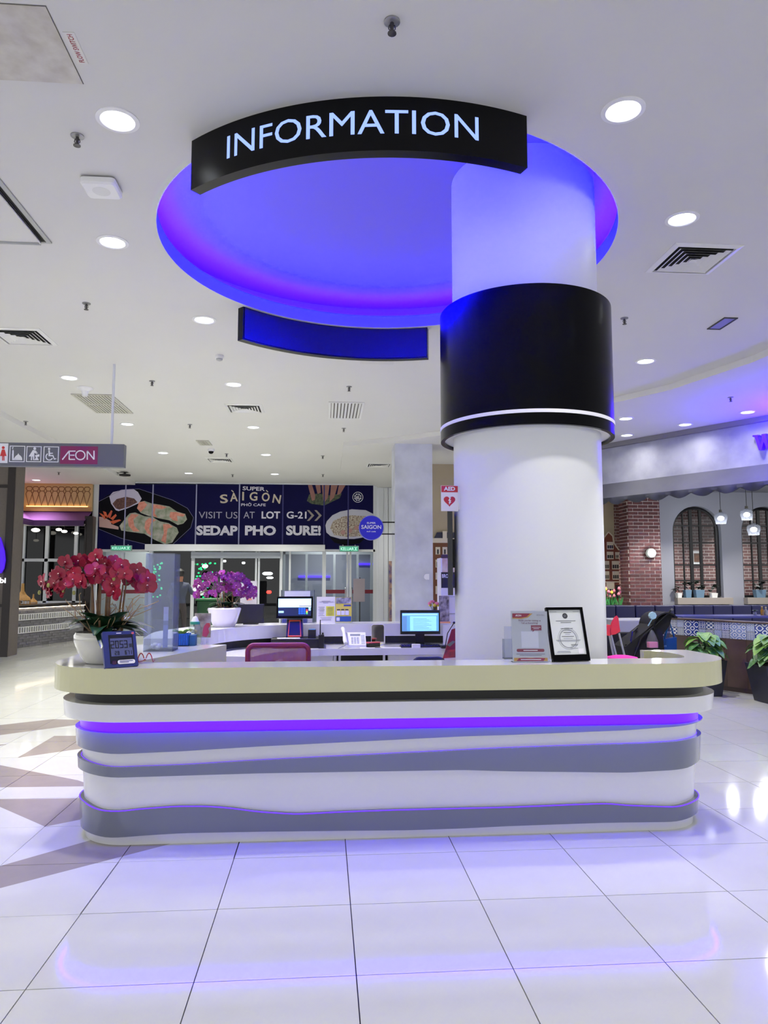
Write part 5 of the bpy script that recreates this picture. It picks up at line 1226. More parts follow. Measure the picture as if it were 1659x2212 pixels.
# ------------------------------------------------------------------ back counter of the booth
def lerp_path(pts, n=6):      # smooth polyline (Catmull-Rom)
    P = [V(p) for p in pts]; out = []
    for i in range(len(P) - 1):
        p0 = P[max(i - 1, 0)]; p1 = P[i]; p2 = P[i + 1]; p3 = P[min(i + 2, len(P) - 1)]
        for k in range(n):
            t = k / n
            out.append(.5 * ((2 * p1) + (p2 - p0) * t + (2 * p0 - 5 * p1 + 4 * p2 - p3) * t * t + (3 * p1 - p0 - 3 * p2 + p3) * t ** 3))
    out.append(P[-1]); return out
inn = lerp_path([(-1.03, 6.36), (-1.12, 7.2), (-.90, 7.83), (-.5, 8.2), (0, 8.36), (.74, 8.4), (1.44, 8.34), (1.95, 8.1), (2.12, 7.5), (2.12, 7.0)])
out_ = lerp_path([(-1.5, 6.36), (-1.58, 7.3), (-1.30, 8.15), (-.7, 8.62), (0, 8.80), (.74, 8.85), (1.5, 8.78), (2.25, 8.4), (2.5, 7.6), (2.5, 7.0)])
def shift(path, other, f): return [a + (b - a) * f for a, b in zip(path, other)]
bc = thing('back_counter', 'curved white back counter of the booth with a black reveal line', 'counter', (.5, 8.4, 0))
def ribbon(f0, f1, z0, z1): a = shift(inn, out_, f0); b = shift(inn, out_, f1); return MB().prism([(p.x, p.y) for p in a] + [(p.x, p.y) for p in b[::-1]], z0, z1)
bcw = M('back_counter_white', (220, 220, 228), .2, coat=.2)
ribbon(.2, .85, 0, .78).build('body', bcw, bc); ribbon(.12, .9, .78, .862).build('black_reveal', black_matt, bc); ribbon(0, 1, .862, 1.0).build('worktop', bcw, bc)
dk = thing('desk', 'white office desk with drawers inside the booth under the back counter', 'desk', (.6, 8.0, 0))
DZ = .77
dfr = lerp_path([(-.62, 6.5), (-.66, 7.1), (-.45, 7.55), (-.1, 7.82), (.2, 7.86), (.74, 7.87), (1.3, 7.85), (1.5, 7.8), (1.6, 7.7), (1.65, 7.5)])
a = shift(inn, out_, .12)
MB().prism([(p.x, p.y) for p in dfr[6:]] + [(p.x, p.y) for p in a[6:][::-1]], DZ - .07, DZ).build('desktop', bcw, dk)
def unit(px0, px1, open_=False, lock=False):
    x0 = ony(px0, 1420, 7.95).x; x1 = ony(px1, 1420, 7.95).x
    MB().box(x0, x1, 7.97, 8.4, .05, DZ - .07).build('carcass' if not open_ else 'open_shelf', bcw if not open_ else M('shelf_dark', (26, 22, 22), .8), dk)
    if not open_:
        for k, z in enumerate((.50, .28, .07)):
            d_ = MB().box(x0 + .006, x1 - .006, 7.945, 7.97, z, z + .19).build('drawer', bcw, dk)
            if lock and k == 0: MB().lathe([(.010, 7.938), (.010, 7.945)], (x0 + (x1 - x0) * .58, 0, z + .14), 12, axis='y').build('lock', alu, d_)
    else:
        MB().box(x0, x0 + .025, 7.94, 8.4, .05, DZ - .07).build('side_panel', bcw, dk); MB().box(x1 - .025, x1, 7.94, 8.4, .05, DZ - .07).build('side_panel', bcw, dk)
        for k, (z, c_) in enumerate(((.42, (150, 140, 120)), (.45, (220, 214, 205)), (.48, (120, 90, 70)), (.52, (205, 205, 210)), (.55, (90, 80, 76)))):
            MB().box(x0 + .05 + .02 * k, x1 - .07, 7.955, 8.2, z, z + .025).build('paper_stack', M('stack_%d' % k, c_, .7), dk)
unit(600, 668); unit(669, 727); unit(731, 832, True); unit(838, 965, lock=True); unit(967, 1010)
MB().prism([(-.60, 6.9), (-.56, 6.9), (-.40, 7.5), (-.44, 7.52)], .05, DZ - .07).build('drawer_side', M('drawer_grey', (170, 172, 184), .5), dk)

# ------------------------------------------------------------------ office things
def on_desk(px, Y): return ony(px, 1390, Y).x
# cash drawer with point of sale terminal
DY = 7.95
x0, x1 = on_desk(585, DY), on_desk(697, DY)
cdw = thing('cash_drawer', 'flat black cash drawer on the booth desk under the sales terminal', 'cash drawer', ((x0 + x1) / 2, DY + .15, DZ))
MB().rbox(x0, x1, DY, DY + .38, DZ, DZ + .10, .01).build('case', black_matt, cdw); MB().box(x0 + .02, x1 - .02, DY - .006, DY, DZ + .015, DZ + .085).build('front', dark_plastic, cdw)
MB().lathe([(.008, DY - .012), (.008, DY - .006)], ((x0 + x1) / 2, 0, DZ + .05), 10, axis='y').build('lock', alu, cdw)
ZP = DZ + .10
pos = thing('sales_terminal', 'black touch screen sales terminal with an orange edged stand', 'terminal', (on_desk(636, DY), DY + .2, ZP))
x0, x1, z0, z1 = yrect(618, 1338, 655, 1370, DY + .12)
m = MB(); m.loft([[(x0, DY + .10, ZP), (x1, DY + .10, ZP), (x1, DY + .32, ZP), (x0, DY + .32, ZP)], [(x0 + .01, DY + .16, z1), (x1 - .01, DY + .16, z1), (x1 - .01, DY + .28, z1), (x0 + .01, DY + .28, z1)]]); m.build('stand', dark_plastic, pos)
def quad_frame(mb, P, w):   # frame following a quad P (4 points)
    c_ = sum((V(p) for p in P), V()) / 4; P = [V(p) for p in P]; Q = [p + (c_ - p).normalized() * w for p in P]
    nrm_ = (P[1] - P[0]).cross(P[3] - P[0]).normalized() * .006
    for i in range(4):
        j = (i + 1) % 4; mb.loft([[P[i], P[j], Q[j], Q[i]], [P[i] + nrm_, P[j] + nrm_, Q[j] + nrm_, Q[i] + nrm_]])
m = MB(); quad_frame(m, [(x0 + .02, DY + .098, ZP + .015), (x1 - .02, DY + .098, ZP + .015), (x1 - .03, DY + .152, z1 - .01), (x0 + .03, DY + .152, z1 - .01)], .016); m.build('orange_edge', M('pos_orange', (206, 84, 50), .4), pos)
x0, x1, z0, z1 = yrect(597, 1288, 676, 1336, DY + .1)
st_i = MB().rbox(x0, x1, DY + .10, DY + .135, z0, z1, .008); st_i.rx(math.radians(-8), ((x0 + x1) / 2, DY + .1, z0)); sc_o = st_i.build('screen', black_gloss, pos)
def scr(name, fx0, fz0, fx1, fz1, mat, dep=.002):
    m = MB().box(x0 + (x1 - x0) * fx0, x0 + (x1 - x0) * fx1, DY + .10 - dep, DY + .10 - .0005, z0 + (z1 - z0) * fz0, z0 + (z1 - z0) * fz1); m.rx(math.radians(-8), ((x0 + x1) / 2, DY + .1, z0)); return m.build(name, mat, sc_o)
def glow(n, c_=(0, 0, 0), e=.8): return M(n, c_, .4, emit=e, ecol=c_)
scr('display', .05, .12, .95, .90, glow('disp_navy', (16, 28, 60), .5))
scr('display_upper', .05, .50, .95, .90, glow('disp_cyan', (178, 226, 240), .9), .003)
scr('display_bar', .62, .545, .95, .575, glow('disp_red', (130, 50, 70), .6), .004)
scr('display_button', .06, .25, .20, .34, glow('disp_pale', (150, 210, 235), .9), .004)
for i in range(3):
    for j in range(3): scr('display_key', .605 + i * .067, .19 + j * .10, .66 + i * .067, .275 + j * .10, glow('disp_key', (30, 84, 200), .8), .004)
for k, c_ in enumerate(((70, 190, 90), (220, 200, 60), (200, 60, 80))): scr('display_key', .81, .19 + k * .075, .86, .255 + k * .075, glow('disp_k%d' % k, c_, .8), .004)
scr('display_list', .88, .35, .94, .50, glow('disp_pale'), .004)
x = on_desk(673, DY); rp_ = thing('receipt_printer', 'small black receipt printer with a blue display beside the sales terminal', 'printer', (x, DY + .15, ZP))
MB().rbox(x - .04, x + .045, DY + .06, DY + .2, ZP, ZP + .09, .008).build('case', dark_plastic, rp_); MB().box(x - .033, x + .035, DY + .08, DY + .15, ZP + .09, ZP + .094).build('display', glow('disp_teal', (60, 120, 170), .5), rp_)
x = on_desk(628, DY); sh_ = MB().box(x - .14, x + .1, DY + .0, DY + .09, ZP, ZP + .006); sh_.rz(.1, (x, DY, ZP)); tag(sh_.build('paper_sheets', paper), 'white paper sheets lying on the black cash drawer', 'paper')
# two way radio
x = on_desk(694, 7.93); wk = thing('two_way_radio', 'black two way radio with a thin antenna standing on the desk', 'radio', (x, 7.93, DZ))
MB().rbox(x - .03, x + .03, 7.91, 7.95, DZ, DZ + .145, .01).build('body', dark_plastic, wk); MB().lathe([(.007, DZ + .145), (.005, DZ + .30)], (x - .012, 7.93, 0), 8).build('antenna', black_matt, wk); MB().lathe([(.01, DZ + .145), (.01, DZ + .165)], (x + .015, 7.93, 0), 8).build('knob', black_matt, wk)
# desk phone
x0, x1 = on_desk(738, 7.98), on_desk(791, 7.98)
ph = thing('desk_phone', 'white desk telephone with its handset at the left', 'telephone', ((x0 + x1) / 2, 8.05, DZ))
m = MB(); m.loft([[(x0 + .03, 7.96, DZ), (x1, 7.96, DZ), (x1, 8.16, DZ), (x0 + .03, 8.16, DZ)], [(x0 + .03, 7.96, DZ + .03), (x1, 7.96, DZ + .03), (x1, 8.16, DZ + .15), (x0 + .03, 8.16, DZ + .15)]]); pb_ = m.build('base', white_plastic, ph)
def ps(u, v, up=.0): return V((x0 + .03 + (x1 - x0 - .03) * u, 7.96 + .2 * v, DZ + .03 + .12 * v + up))
m = MB(); m.flat([ps(.28, .72), ps(.75, .72), ps(.75, .85), ps(.28, .85)], (0, -.3, 1), .003); m.build('display', M('lcd', (130, 136, 140), .4), pb_)
for i in range(3):
    for j in range(4): m = MB(); m.flat([ps(.32 + i * .13, .12 + j * .13), ps(.41 + i * .13, .12 + j * .13), ps(.41 + i * .13, .2 + j * .13), ps(.32 + i * .13, .2 + j * .13)], (0, -.5, 1), .006); m.build('key', M('key_grey', (190, 192, 206), .4), pb_)
for j in range(6): m = MB(); m.flat([ps(.78, .1 + j * .12), ps(.95, .1 + j * .12), ps(.95, .16 + j * .12), ps(.78, .16 + j * .12)], (0, -.5, 1), .004); m.build('key', M('key_grey'), pb_)
m = MB(); m.tube([(x0 + .045, 7.965, DZ + .05), (x0 + .035, 7.99, DZ + .085), (x0 + .028, 8.07, DZ + .15), (x0 + .02, 8.14, DZ + .185), (x0 + .015, 8.17, DZ + .19)], [.024, .024, .016, .024, .022], 10); m.build('handset', white_plastic, ph, smooth=True)
m = MB(); m.tube([(x0 + .04, 7.94, DZ + .03), (x0 - .03, 7.90, DZ + .004), (x0 - .08, 7.868, DZ - .02), (x0 - .1, 7.86, DZ - .2)], .004, 6); m.build('cord', M('cord_grey', (120, 120, 128), .5), ph, smooth=True)
# card reader, mirror, monitor, keyboard
x = on_desk(806, 7.98); cr = thing('card_reader', 'orange and black card reader lying on the desk', 'card reader', (x, 8.0, DZ))
m = MB().rbox(-.075, .075, -.035, .035, 0, .04, .015); m.xf(Matrix.Translation((x, 8.0, DZ + .006)) @ Matrix.Rotation(.4, 4, 'Z')); m.build('case', dark_plastic, cr); m = MB().rbox(-.07, .078, -.032, .036, .04, .052, .014); m.xf(Matrix.Translation((x, 8.0, DZ + .006)) @ Matrix.Rotation(.4, 4, 'Z')); m.build('orange_shell', M('pos_orange'), cr)
x0, x1, z0, z1 = yrect(802, 1348, 832, 1388, 8.28)
mr = thing('standing_mirror', 'rounded rectangular mirror with a white rim leaning against the back counter', 'mirror', ((x0 + x1) / 2, 8.28, DZ))
def up_rr(x0, x1, z0, z1, r, y): return [(p[0], y, p[1]) for p in rrect(x0, x1, z0, z1, r)]
m = MB(); m.flat(up_rr(x0, x1, DZ, z1, .03, 8.28), (0, 1, 0), .012); m.build('rim', white_plastic, mr); m = MB(); m.flat(up_rr(x0 + .004, x1 - .014, DZ + .008, z1 - .008, .026, 8.277), (0, 1, 0), .003); m.build('glass', M('mirror', (205, 200, 180), .08, 1.0), mr)
MY = 8.14
mon = thing('desktop_monitor', 'black flat desktop monitor showing a pale blue document', 'monitor', (on_desk(908, MY), MY, DZ))
x0, x1, z0, z1 = yrect(865, 1318, 951, 1370, MY)
so = MB().rbox(x0, x1, MY, MY + .045, z0, z1, .008).build('screen', dark_plastic, mon)
def scm(name, fx0, fz0, fx1, fz1, mat, dep=.002): return MB().box(x0 + (x1 - x0) * fx0, x0 + (x1 - x0) * fx1, MY - dep, MY - .0004, z0 + (z1 - z0) * fz0, z0 + (z1 - z0) * fz1).build(name, mat, so)
scm('display', .04, .10, .96, .88, glow('doc_blue', (96, 160, 214), .75)); scm('display_page', .24, .14, .90, .75, glow('doc_page', (140, 206, 240), .85), .003); scm('display_side', .05, .14, .16, .75, glow('doc_side', (96, 140, 190), .6), .003); scm('display_bar', .04, .10, .96, .13, glow('doc_bar', (30, 50, 80), .4), .003)
scm('display_ribbon', .05, .78, .93, .86, glow('doc_ribbon', (150, 200, 230), .8), .003)
for k in range(9): scm('display_line', .32, .20 + .055 * k, .78 - .06 * (k % 3), .212 + .055 * k, glow('doc_line', (84, 124, 170), .5), .004)
xc = (x0 + x1) / 2; MB().box(xc - .05, xc + .05, MY + .04, MY + .07, DZ + .01, z0 + .1).build('neck', dark_plastic, mon); MB().rbox(xc - .13, xc + .13, MY - .03, MY + .16, DZ, DZ + .018, .04).build('foot', dark_plastic, mon)
x0, x1 = on_desk(865, 7.98), on_desk(953, 7.98)
kb = thing('keyboard', 'black computer keyboard in front of the document monitor', 'keyboard', ((x0 + x1) / 2, 8.0, DZ))
MB().rbox(x0, x1, 7.94, 8.07, DZ, DZ + .02, .01).build('case', dark_plastic, kb)
for j in range(4):
    for i in range(14): u = x0 + .012 + (x1 - x0 - .024) * i / 14; MB().box(u, u + .022, 7.95 + j * .029, 7.974 + j * .029, DZ + .02, DZ + .027).build('key', black_matt, kb)
x = on_desk(899, 7.9); tag(MB().rbox(x - .045, x + .045, 7.885, 7.935, DZ, DZ + .04, .006).build('note_box', paper), 'small white note box in front of the keyboard', 'box')
for lab, px, a_, w_ in (('loose white paper between phone and keyboard, left sheet', 800, .3, .11), ('loose white paper between phone and keyboard, right sheet', 838, -.2, .14)):
    x = on_desk(px, 7.93); m = MB().box(x - w_, x + w_, 7.885, 7.97, DZ, DZ + .003); m.rz(a_ * .2, (x, 7.93, DZ)); tag(m.build('paper_sheet', paper), lab, 'paper')
q0 = yrect(957, 1350, 977, 1384, 8.26); tag(MB().box(q0[0], q0[1], 8.26, 8.262, DZ, q0[3]).build('notice_sheet', paper), 'white notice sheet standing at the back counter beside the column', 'paper')
q = ony(981, 1345, 7.6); mc = thing('desk_microphone', 'thin black gooseneck microphone beside the column', 'microphone', (q.x, 7.6, DZ))
MB().tube([(q.x - .06, 7.83, DZ), (q.x - .045, 7.75, q.z - .12), (q.x, 7.6, q.z)], .005, 6).build('neck', black_matt, mc); MB().ball((q.x, 7.6, q.z), .014, 8, 6).build('capsule', black_matt, mc, smooth=True); MB().rbox(q.x - .1, q.x - .02, 7.8, 7.9, DZ, DZ + .03, .01).build('foot', black_matt, mc)
# red triangular board beside the column
TY_ = 6.9
tr = thing('triangular_board', 'red triangular promotional board half hidden by the white column', 'board', ony(980, 1500, TY_) * 1)
pts = [ony(955, 1428, TY_), ony(976, 1360, TY_), ony(1000, 1352, TY_), ony(1016, 1428, TY_)]
bx = (pts[0].x - .06, pts[3].x + .06)
m = MB(); m.flat([V((bx[0] - .08, TY_, 0)), pts[0], pts[1], pts[2], pts[3], V((bx[1] + .08, TY_, 0))], (0, 1, 0), .02); m.build('board', M('board_red', (130, 20, 34), .5), tr)
m = MB(); ypoly(m, [(956, 1428), (962, 1405), (990, 1402), (1000, 1410), (1000, 1428)], TY_ - .003, .002); m.build('print_swirl', M('board_print', (190, 60, 50), .5, nscale=14, col2=(60, 50, 44)), tr)
m = MB(); ypoly(m, [(965, 1393), (978, 1384), (984, 1386), (972, 1397)], TY_ - .003, .002); m.build('print_leaf', M('board_leaf', (110, 116, 96), .5), tr)
m = MB(); ypoly(m, [(960, 1422), (990, 1420), (990, 1428), (958, 1428)], TY_ - .005, .002); m.build('print_label', M('board_label', (220, 200, 200), .5), tr)
# chairs
def office_chair(label, px, Y, ztop, w, mat_f, mat_m, rot=0):
    x = ony(px, 1400, Y).x; t = thing('office_chair', label, 'chair', (x, Y, 0)); P = []
    fr = MB(); rr_ = rrect(x - w / 2, x + w / 2, ztop - .5, ztop, .05)
    fr.tube([(p[0], Y + .05 * ((p[0] - x) / (w / 2)) ** 2 * -1, p[1]) for p in rr_], .022, 8, closed=True); P.append(fr.build('back_frame', mat_f, t, smooth=True))
    m = MB(); L_ = [[(x - w / 2 + .01 + (w - .02) * i / 12, Y - .05 * (2 * i / 12 - 1) ** 2 + d_, z) for z in (ztop - .5, ztop - .01)][::(1 if d_ == 0 else -1)] for d_ in (0, .006) for i in range(13)]
    for i in range(12): m.add([L_[i][0], L_[i + 1][0], L_[i + 1][1], L_[i][1]], [(0, 1, 2, 3)])
    P.append(m.build('mesh_back', mat_m, t)); P.append(MB().rbox(x - .24, x + .24, Y + .02, Y + .5, .42, .5, .06).build('seat', mat_f, t, smooth=True))
    P.append(MB().tube([(x, Y + .02, ztop - .3), (x, Y - .03, ztop - .5), (x, Y + .1, .44)], .025, 8).build('back_bar', dark_plastic, t)); P.append(MB().lathe([(.03, .1), (.03, .42)], (x, Y + .25, 0), 12).build('gas_lift', dark_plastic, t))
    for k in range(5):
        a = 2 * PI * k / 5; e = (x + .28 * math.cos(a), Y + .25 + .28 * math.sin(a)); lg = MB().tube([(x, Y + .25, .12), (e[0], e[1], .08)], .018, 6).build('leg', dark_plastic, t)
        MB().lathe([(.03, -.02), (.03, .02)], (0, 0, 0), 12, axis='y').xf(Matrix.Translation((e[0], e[1], .03))).build('castor', black_matt, lg)
    return t
def mesh_fabric(name, c_):
    m = bpy.data.materials.new(name); m.use_nodes = True; nt = m.node_tree; b = nt.nodes['Principled BSDF']; b.inputs['Base Color'].default_value = lin(c_); b.inputs['Roughness'].default_value = .8; b.inputs['Alpha'].default_value = .82; MATS[name] = m; return m
office_chair('red mesh backed office chair behind the front counter', 602, 6.3, ony(602, 1393, 6.3).z, .50, M('chair_red', (122, 24, 46), .6), mesh_fabric('mesh_red', (150, 62, 92)))
office_chair('black office chair whose back barely shows above the counter beside the column', 925, 6.1, ony(925, 1424, 6.1).z, .26 + .0, M('chair_black', (22, 24, 34), .6), mesh_fabric('mesh_black', (30, 32, 40)))
# pink stool
x, y = 2.235, 5.45
ps_ = thing('stool', 'stool with a bright pink round cushion peeking over the counter beside the column', 'stool', (x, y, 0))
zt2 = ony(1337, 1416, y).z
MB().lathe([(.10, zt2 - .07), (.125, zt2 - .045), (.115, zt2 - .012), (.06, zt2), (.01, zt2 - .004)], (x, y, 0), 24).build('cushion', M('pink', (240, 50, 160), .6), ps_, smooth=True)
MB().lathe([(.02, .05), (.02, zt2 - .07)], (x, y, 0), 12).build('post', alu, ps_); MB().lathe([(.16, 0), (.15, .02), (.02, .05)], (x, y, 0), 24).build('foot', alu, ps_, smooth=True)

# ------------------------------------------------------------------ things standing on the back counter
BZ = 1.0
acryl = M_glass('acrylic', (246, 248, 252), .985, 0.0, .03)
x0, x1, z0, z1 = yrect(514, 1305, 570, 1346, 8.38)
bm = thing('monitor_back', 'black monitor seen from behind on the back counter beside the purple orchid', 'monitor', ((x0 + x1) / 2, 8.4, BZ))
MB().rbox(x0, x1, 8.38, 8.42, BZ + .012, z1, .006).build('back_shell', black_matt, bm); MB().box((x0 + x1) / 2 - .08, (x0 + x1) / 2 + .08, 8.34, 8.48, BZ, BZ + .012).build('foot', black_matt, bm)
x0, x1, z0, z1 = yrect(606, 1275, 679, 1346, 8.55)
ab = thing('acrylic_box', 'clear acrylic display box with a white card and colourful packets on the back counter', 'display box', ((x0 + x1) / 2, 8.6, BZ))
for n_, b_ in (('front_pane', (x0, x1, 8.55, 8.554)), ('back_pane', (x0, x1, 8.746, 8.75)), ('side_pane', (x0, x0 + .004, 8.554, 8.746)), ('side_pane', (x1 - .004, x1, 8.554, 8.746))): MB().box(*b_, BZ, z1).build(n_, acryl, ab)
MB().box(x0 + .04, x1 - .05, 8.62, 8.625, z1 - .09, z1 - .01).build('card', paper, ab)
for k, c_ in enumerate(((40, 46, 150), (170, 40, 60), (60, 60, 170), (200, 90, 60), (40, 50, 140), (210, 200, 210))): u = x0 + .015 + (x1 - x0 - .03) * k / 6; MB().box(u, u + .05, 8.60, 8.68, BZ + .002, BZ + .08 + .02 * (k % 3)).build('packet', M('packet_%d' % k, c_, .5), ab)
PY_ = 8.52
x0, x1, z0, z1 = yrect(684, 1289, 762, 1346, PY_)
nb = thing('notice_stand', 'clear stand holding a white notice with a yellow block and a yellow blue leaflet', 'notice', ((x0 + x1) / 2, PY_, BZ))
z0 = BZ
MB().box(x0, x1, PY_ + .004, PY_ + .008, z0, z1).build('acrylic_sheet', acryl, nb)
def nbx(name, fx0, fz0, fx1, fz1, mat, dep=0): return MB().box(x0 + (x1 - x0) * fx0, x0 + (x1 - x0) * fx1, PY_ - dep, PY_ + .003 - dep * .5, z0 + (z1 - z0) * fz0, z0 + (z1 - z0) * fz1).build(name, mat, nb)
nbx('notice_sheet', 0, 0, .51, 1, paper); nbx('yellow_block', .26, .27, .49, .64, M('block_yellow', (224, 222, 60), .5), .002)
lnm = M('print_grey', (120, 116, 140), .6)
for fx0, fx1, fz in ((.14, .38, .83), (.07, .46, .795), (.18, .32, .76), (.05, .22, .60), (.07, .2, .55), (.05, .22, .50), (.07, .2, .45), (.06, .2, .38), (.07, .18, .33), (.05, .22, .28), (.10, .42, .20), (.14, .4, .15), (.12, .4, .11)): nbx('print_line', fx0, fz, fx1, fz + .012, lnm, .002)
for fz in (.58, .53, .48, .42, .36, .31): nbx('print_line', .30, fz, .45, fz + .012, M('print_olive', (130, 130, 30), .6), .004)
nbx('leaflet', .52, .04, .97, .98, M('leaflet_yellow', (224, 208, 70), .5)); nbx('leaflet_photo', .53, .74, .96, .97, M('photo_mix', (90, 90, 96), .5, nscale=22, col2=(190, 190, 196)), .002); nbx('leaflet_blue', .53, .06, .96, .26, M('leaflet_blue', (48, 86, 160), .5), .002); nbx('leaflet_code_blank', .55, .09, .64, .22, paper, .004)
nbx('leaflet_badge', .75, .64, .95, .70, M('badge_blue', (60, 70, 130), .5), .002)
for k in range(3): nbx('leaflet_bag', .56 + .115 * k, .31, .66 + .115 * k, .47, paper, .004); nbx('leaflet_caption', .56 + .115 * k, .49, .65 + .115 * k, .53, M('caption_navy', (40, 40, 70), .5), .002)
m = MB(); m.text('HOTLINE CENTER', (x0 + (x1 - x0) * .665, PY_ - .003, z0 + (z1 - z0) * .17), (1, 0, 0), (0, 0, 1), .012, width=(x1 - x0) * .27, depth=.0006) if False else None
# brochure tower beside the column
x0, x1, z0, z1 = yrect(953, 1205, 985, 1346, 8.5)
brs = thing('brochure_stand', 'white brochure tower with a black panel reading BROC beside the column', 'brochure stand', ((x0 + x1) / 2, 8.6, BZ))
MB().box(x0, x1, 8.5, 8.8, BZ, z1).build('tower', M('tower_white', (222, 220, 240), .4), brs)
def brx(name, a_, b_, c_, d_, mat, y=8.498): p_ = yrect(a_, b_, c_, d_, 8.5); return MB().box(p_[0], p_[1], y, 8.4995, p_[2], p_[3]).build(name, mat, brs)
brx('header_photo', 955, 1205, 985, 1236, M('photo_temple', (216, 206, 196), .5, nscale=6, col2=(180, 130, 90))); brx('header_plum', 953, 1198, 985, 1206, M('plum_dk', (66, 44, 76), .5)); brx('black_panel', 953, 1236, 985, 1270, black_matt)
p_ = ony(955, 1248, 8.49); m = MB(); m.text('BROC', (p_.x, 8.496, p_.z), (1, 0, 0), (0, 0, 1), .042, width=.10, depth=.001, bold=.02); m.build('lettering', icon_w, brs)
for py in (1288, 1325): MB().box(x0, x1, 8.44, 8.5, ony(960, py, 8.5).z - .01, ony(960, py, 8.5).z).build('pocket', acryl, brs)
p_ = yrect(949, 1287, 971, 1326, 8.4)
lf_ = MB().box(p_[0], p_[1], 8.42, 8.43, BZ + .0, p_[3]); lft = thing('leaflet', 'dark photo leaflet in a holder beside the document monitor', 'leaflet', ((p_[0] + p_[1]) / 2, 8.42, BZ)); lf_.build('leaflet_sheet', M('leaflet_dark', (60, 52, 62), .4, nscale=18, col2=(190, 180, 184)), lft)
MB().box(p_[0] - .01, p_[1] + .01, 8.41, 8.47, BZ, BZ + .02).build('holder', M('holder_orange', (236, 170, 110), .4), lft)
q = ony(937, 1346, 8.6); fv = thing('flower_vase', 'small vase with pink and yellow flowers behind the document monitor', 'flowers', (q.x, 8.6, BZ))
MB().lathe([(.03, BZ), (.035, BZ + .08), (.025, BZ + .14)], (q.x, 8.6, 0), 14).build('vase', dark_plastic, fv, smooth=True)
for k in range(8):
    a = k * .8; e = (q.x + .05 * math.cos(a), 8.6 + .04 * math.sin(a), BZ + .20 + .02 * (k % 3)); MB().tube([(q.x, 8.6, BZ + .1), e], .003, 4).build('stem', lf_d, fv); MB().ball(e, .02, 8, 5).build('flower', M('tulip_pink') if k % 3 else M('tulip_yellow'), fv, smooth=True)
# ------------------------------------------------------------------ orchids
def flower_mesh(name, mp, ml, s=1.0):
    m = MB()
    def petal(a, L, W, cup):
        n = 7; pts = []; ca, sa = math.cos(a), math.sin(a)
        for side in (-1, 1):
            for i in range(n):
                t = i / (n - 1); w_ = W * math.sin(PI * (t * .88 + .04)) ** .7 * side; u = L * t; z_ = cup * t * t * L + (.12 * W if abs(w_) > .3 * W else 0) * t
                pts.append((u * ca - w_ * sa, u * sa + w_ * ca, z_))
        mid = [(L * i / (n - 1) * ca, L * i / (n - 1) * sa, cup * (i / (n - 1)) ** 2 * L - .06 * W) for i in range(n)]
        vs = pts[:n] + mid + pts[n:]; fs = []
        for i in range(n - 1): fs += [(i, i + 1, n + i + 1, n + i), (n + i, n + i + 1, 2 * n + i + 1, 2 * n + i)]
        m.add([(p[0] * s, p[1] * s, p[2] * s) for p in vs], fs, 0)
    for a in (PI / 2, PI / 2 + 2.15, PI / 2 - 2.15): petal(a, 1.0, .38, -.15)
    for a in (.12, PI - .12): petal(a, 1.05, .62, .12)
    m.ball((0, -.12 * s, .18 * s), .16 * s, 7, 5, 1, (1, 1.5, .8)); m.ball((0, .06 * s, .16 * s), .10 * s, 6, 4, 2)
    me = bpy.data.meshes.new(name); me.from_pydata(m.v, [], m.f)
    for q in (mp, ml, M('orchid_white', (240, 226, 220), .5)): me.materials.append(q)
    me.polygons.foreach_set('material_index', m.m); me.polygons.foreach_set('use_smooth', [True] * len(me.polygons)); me.update(); return me
def petal_mat(name, c1, c2):
    m = M(name, c1, .42, nscale=30, col2=c2, vary=.22); return m
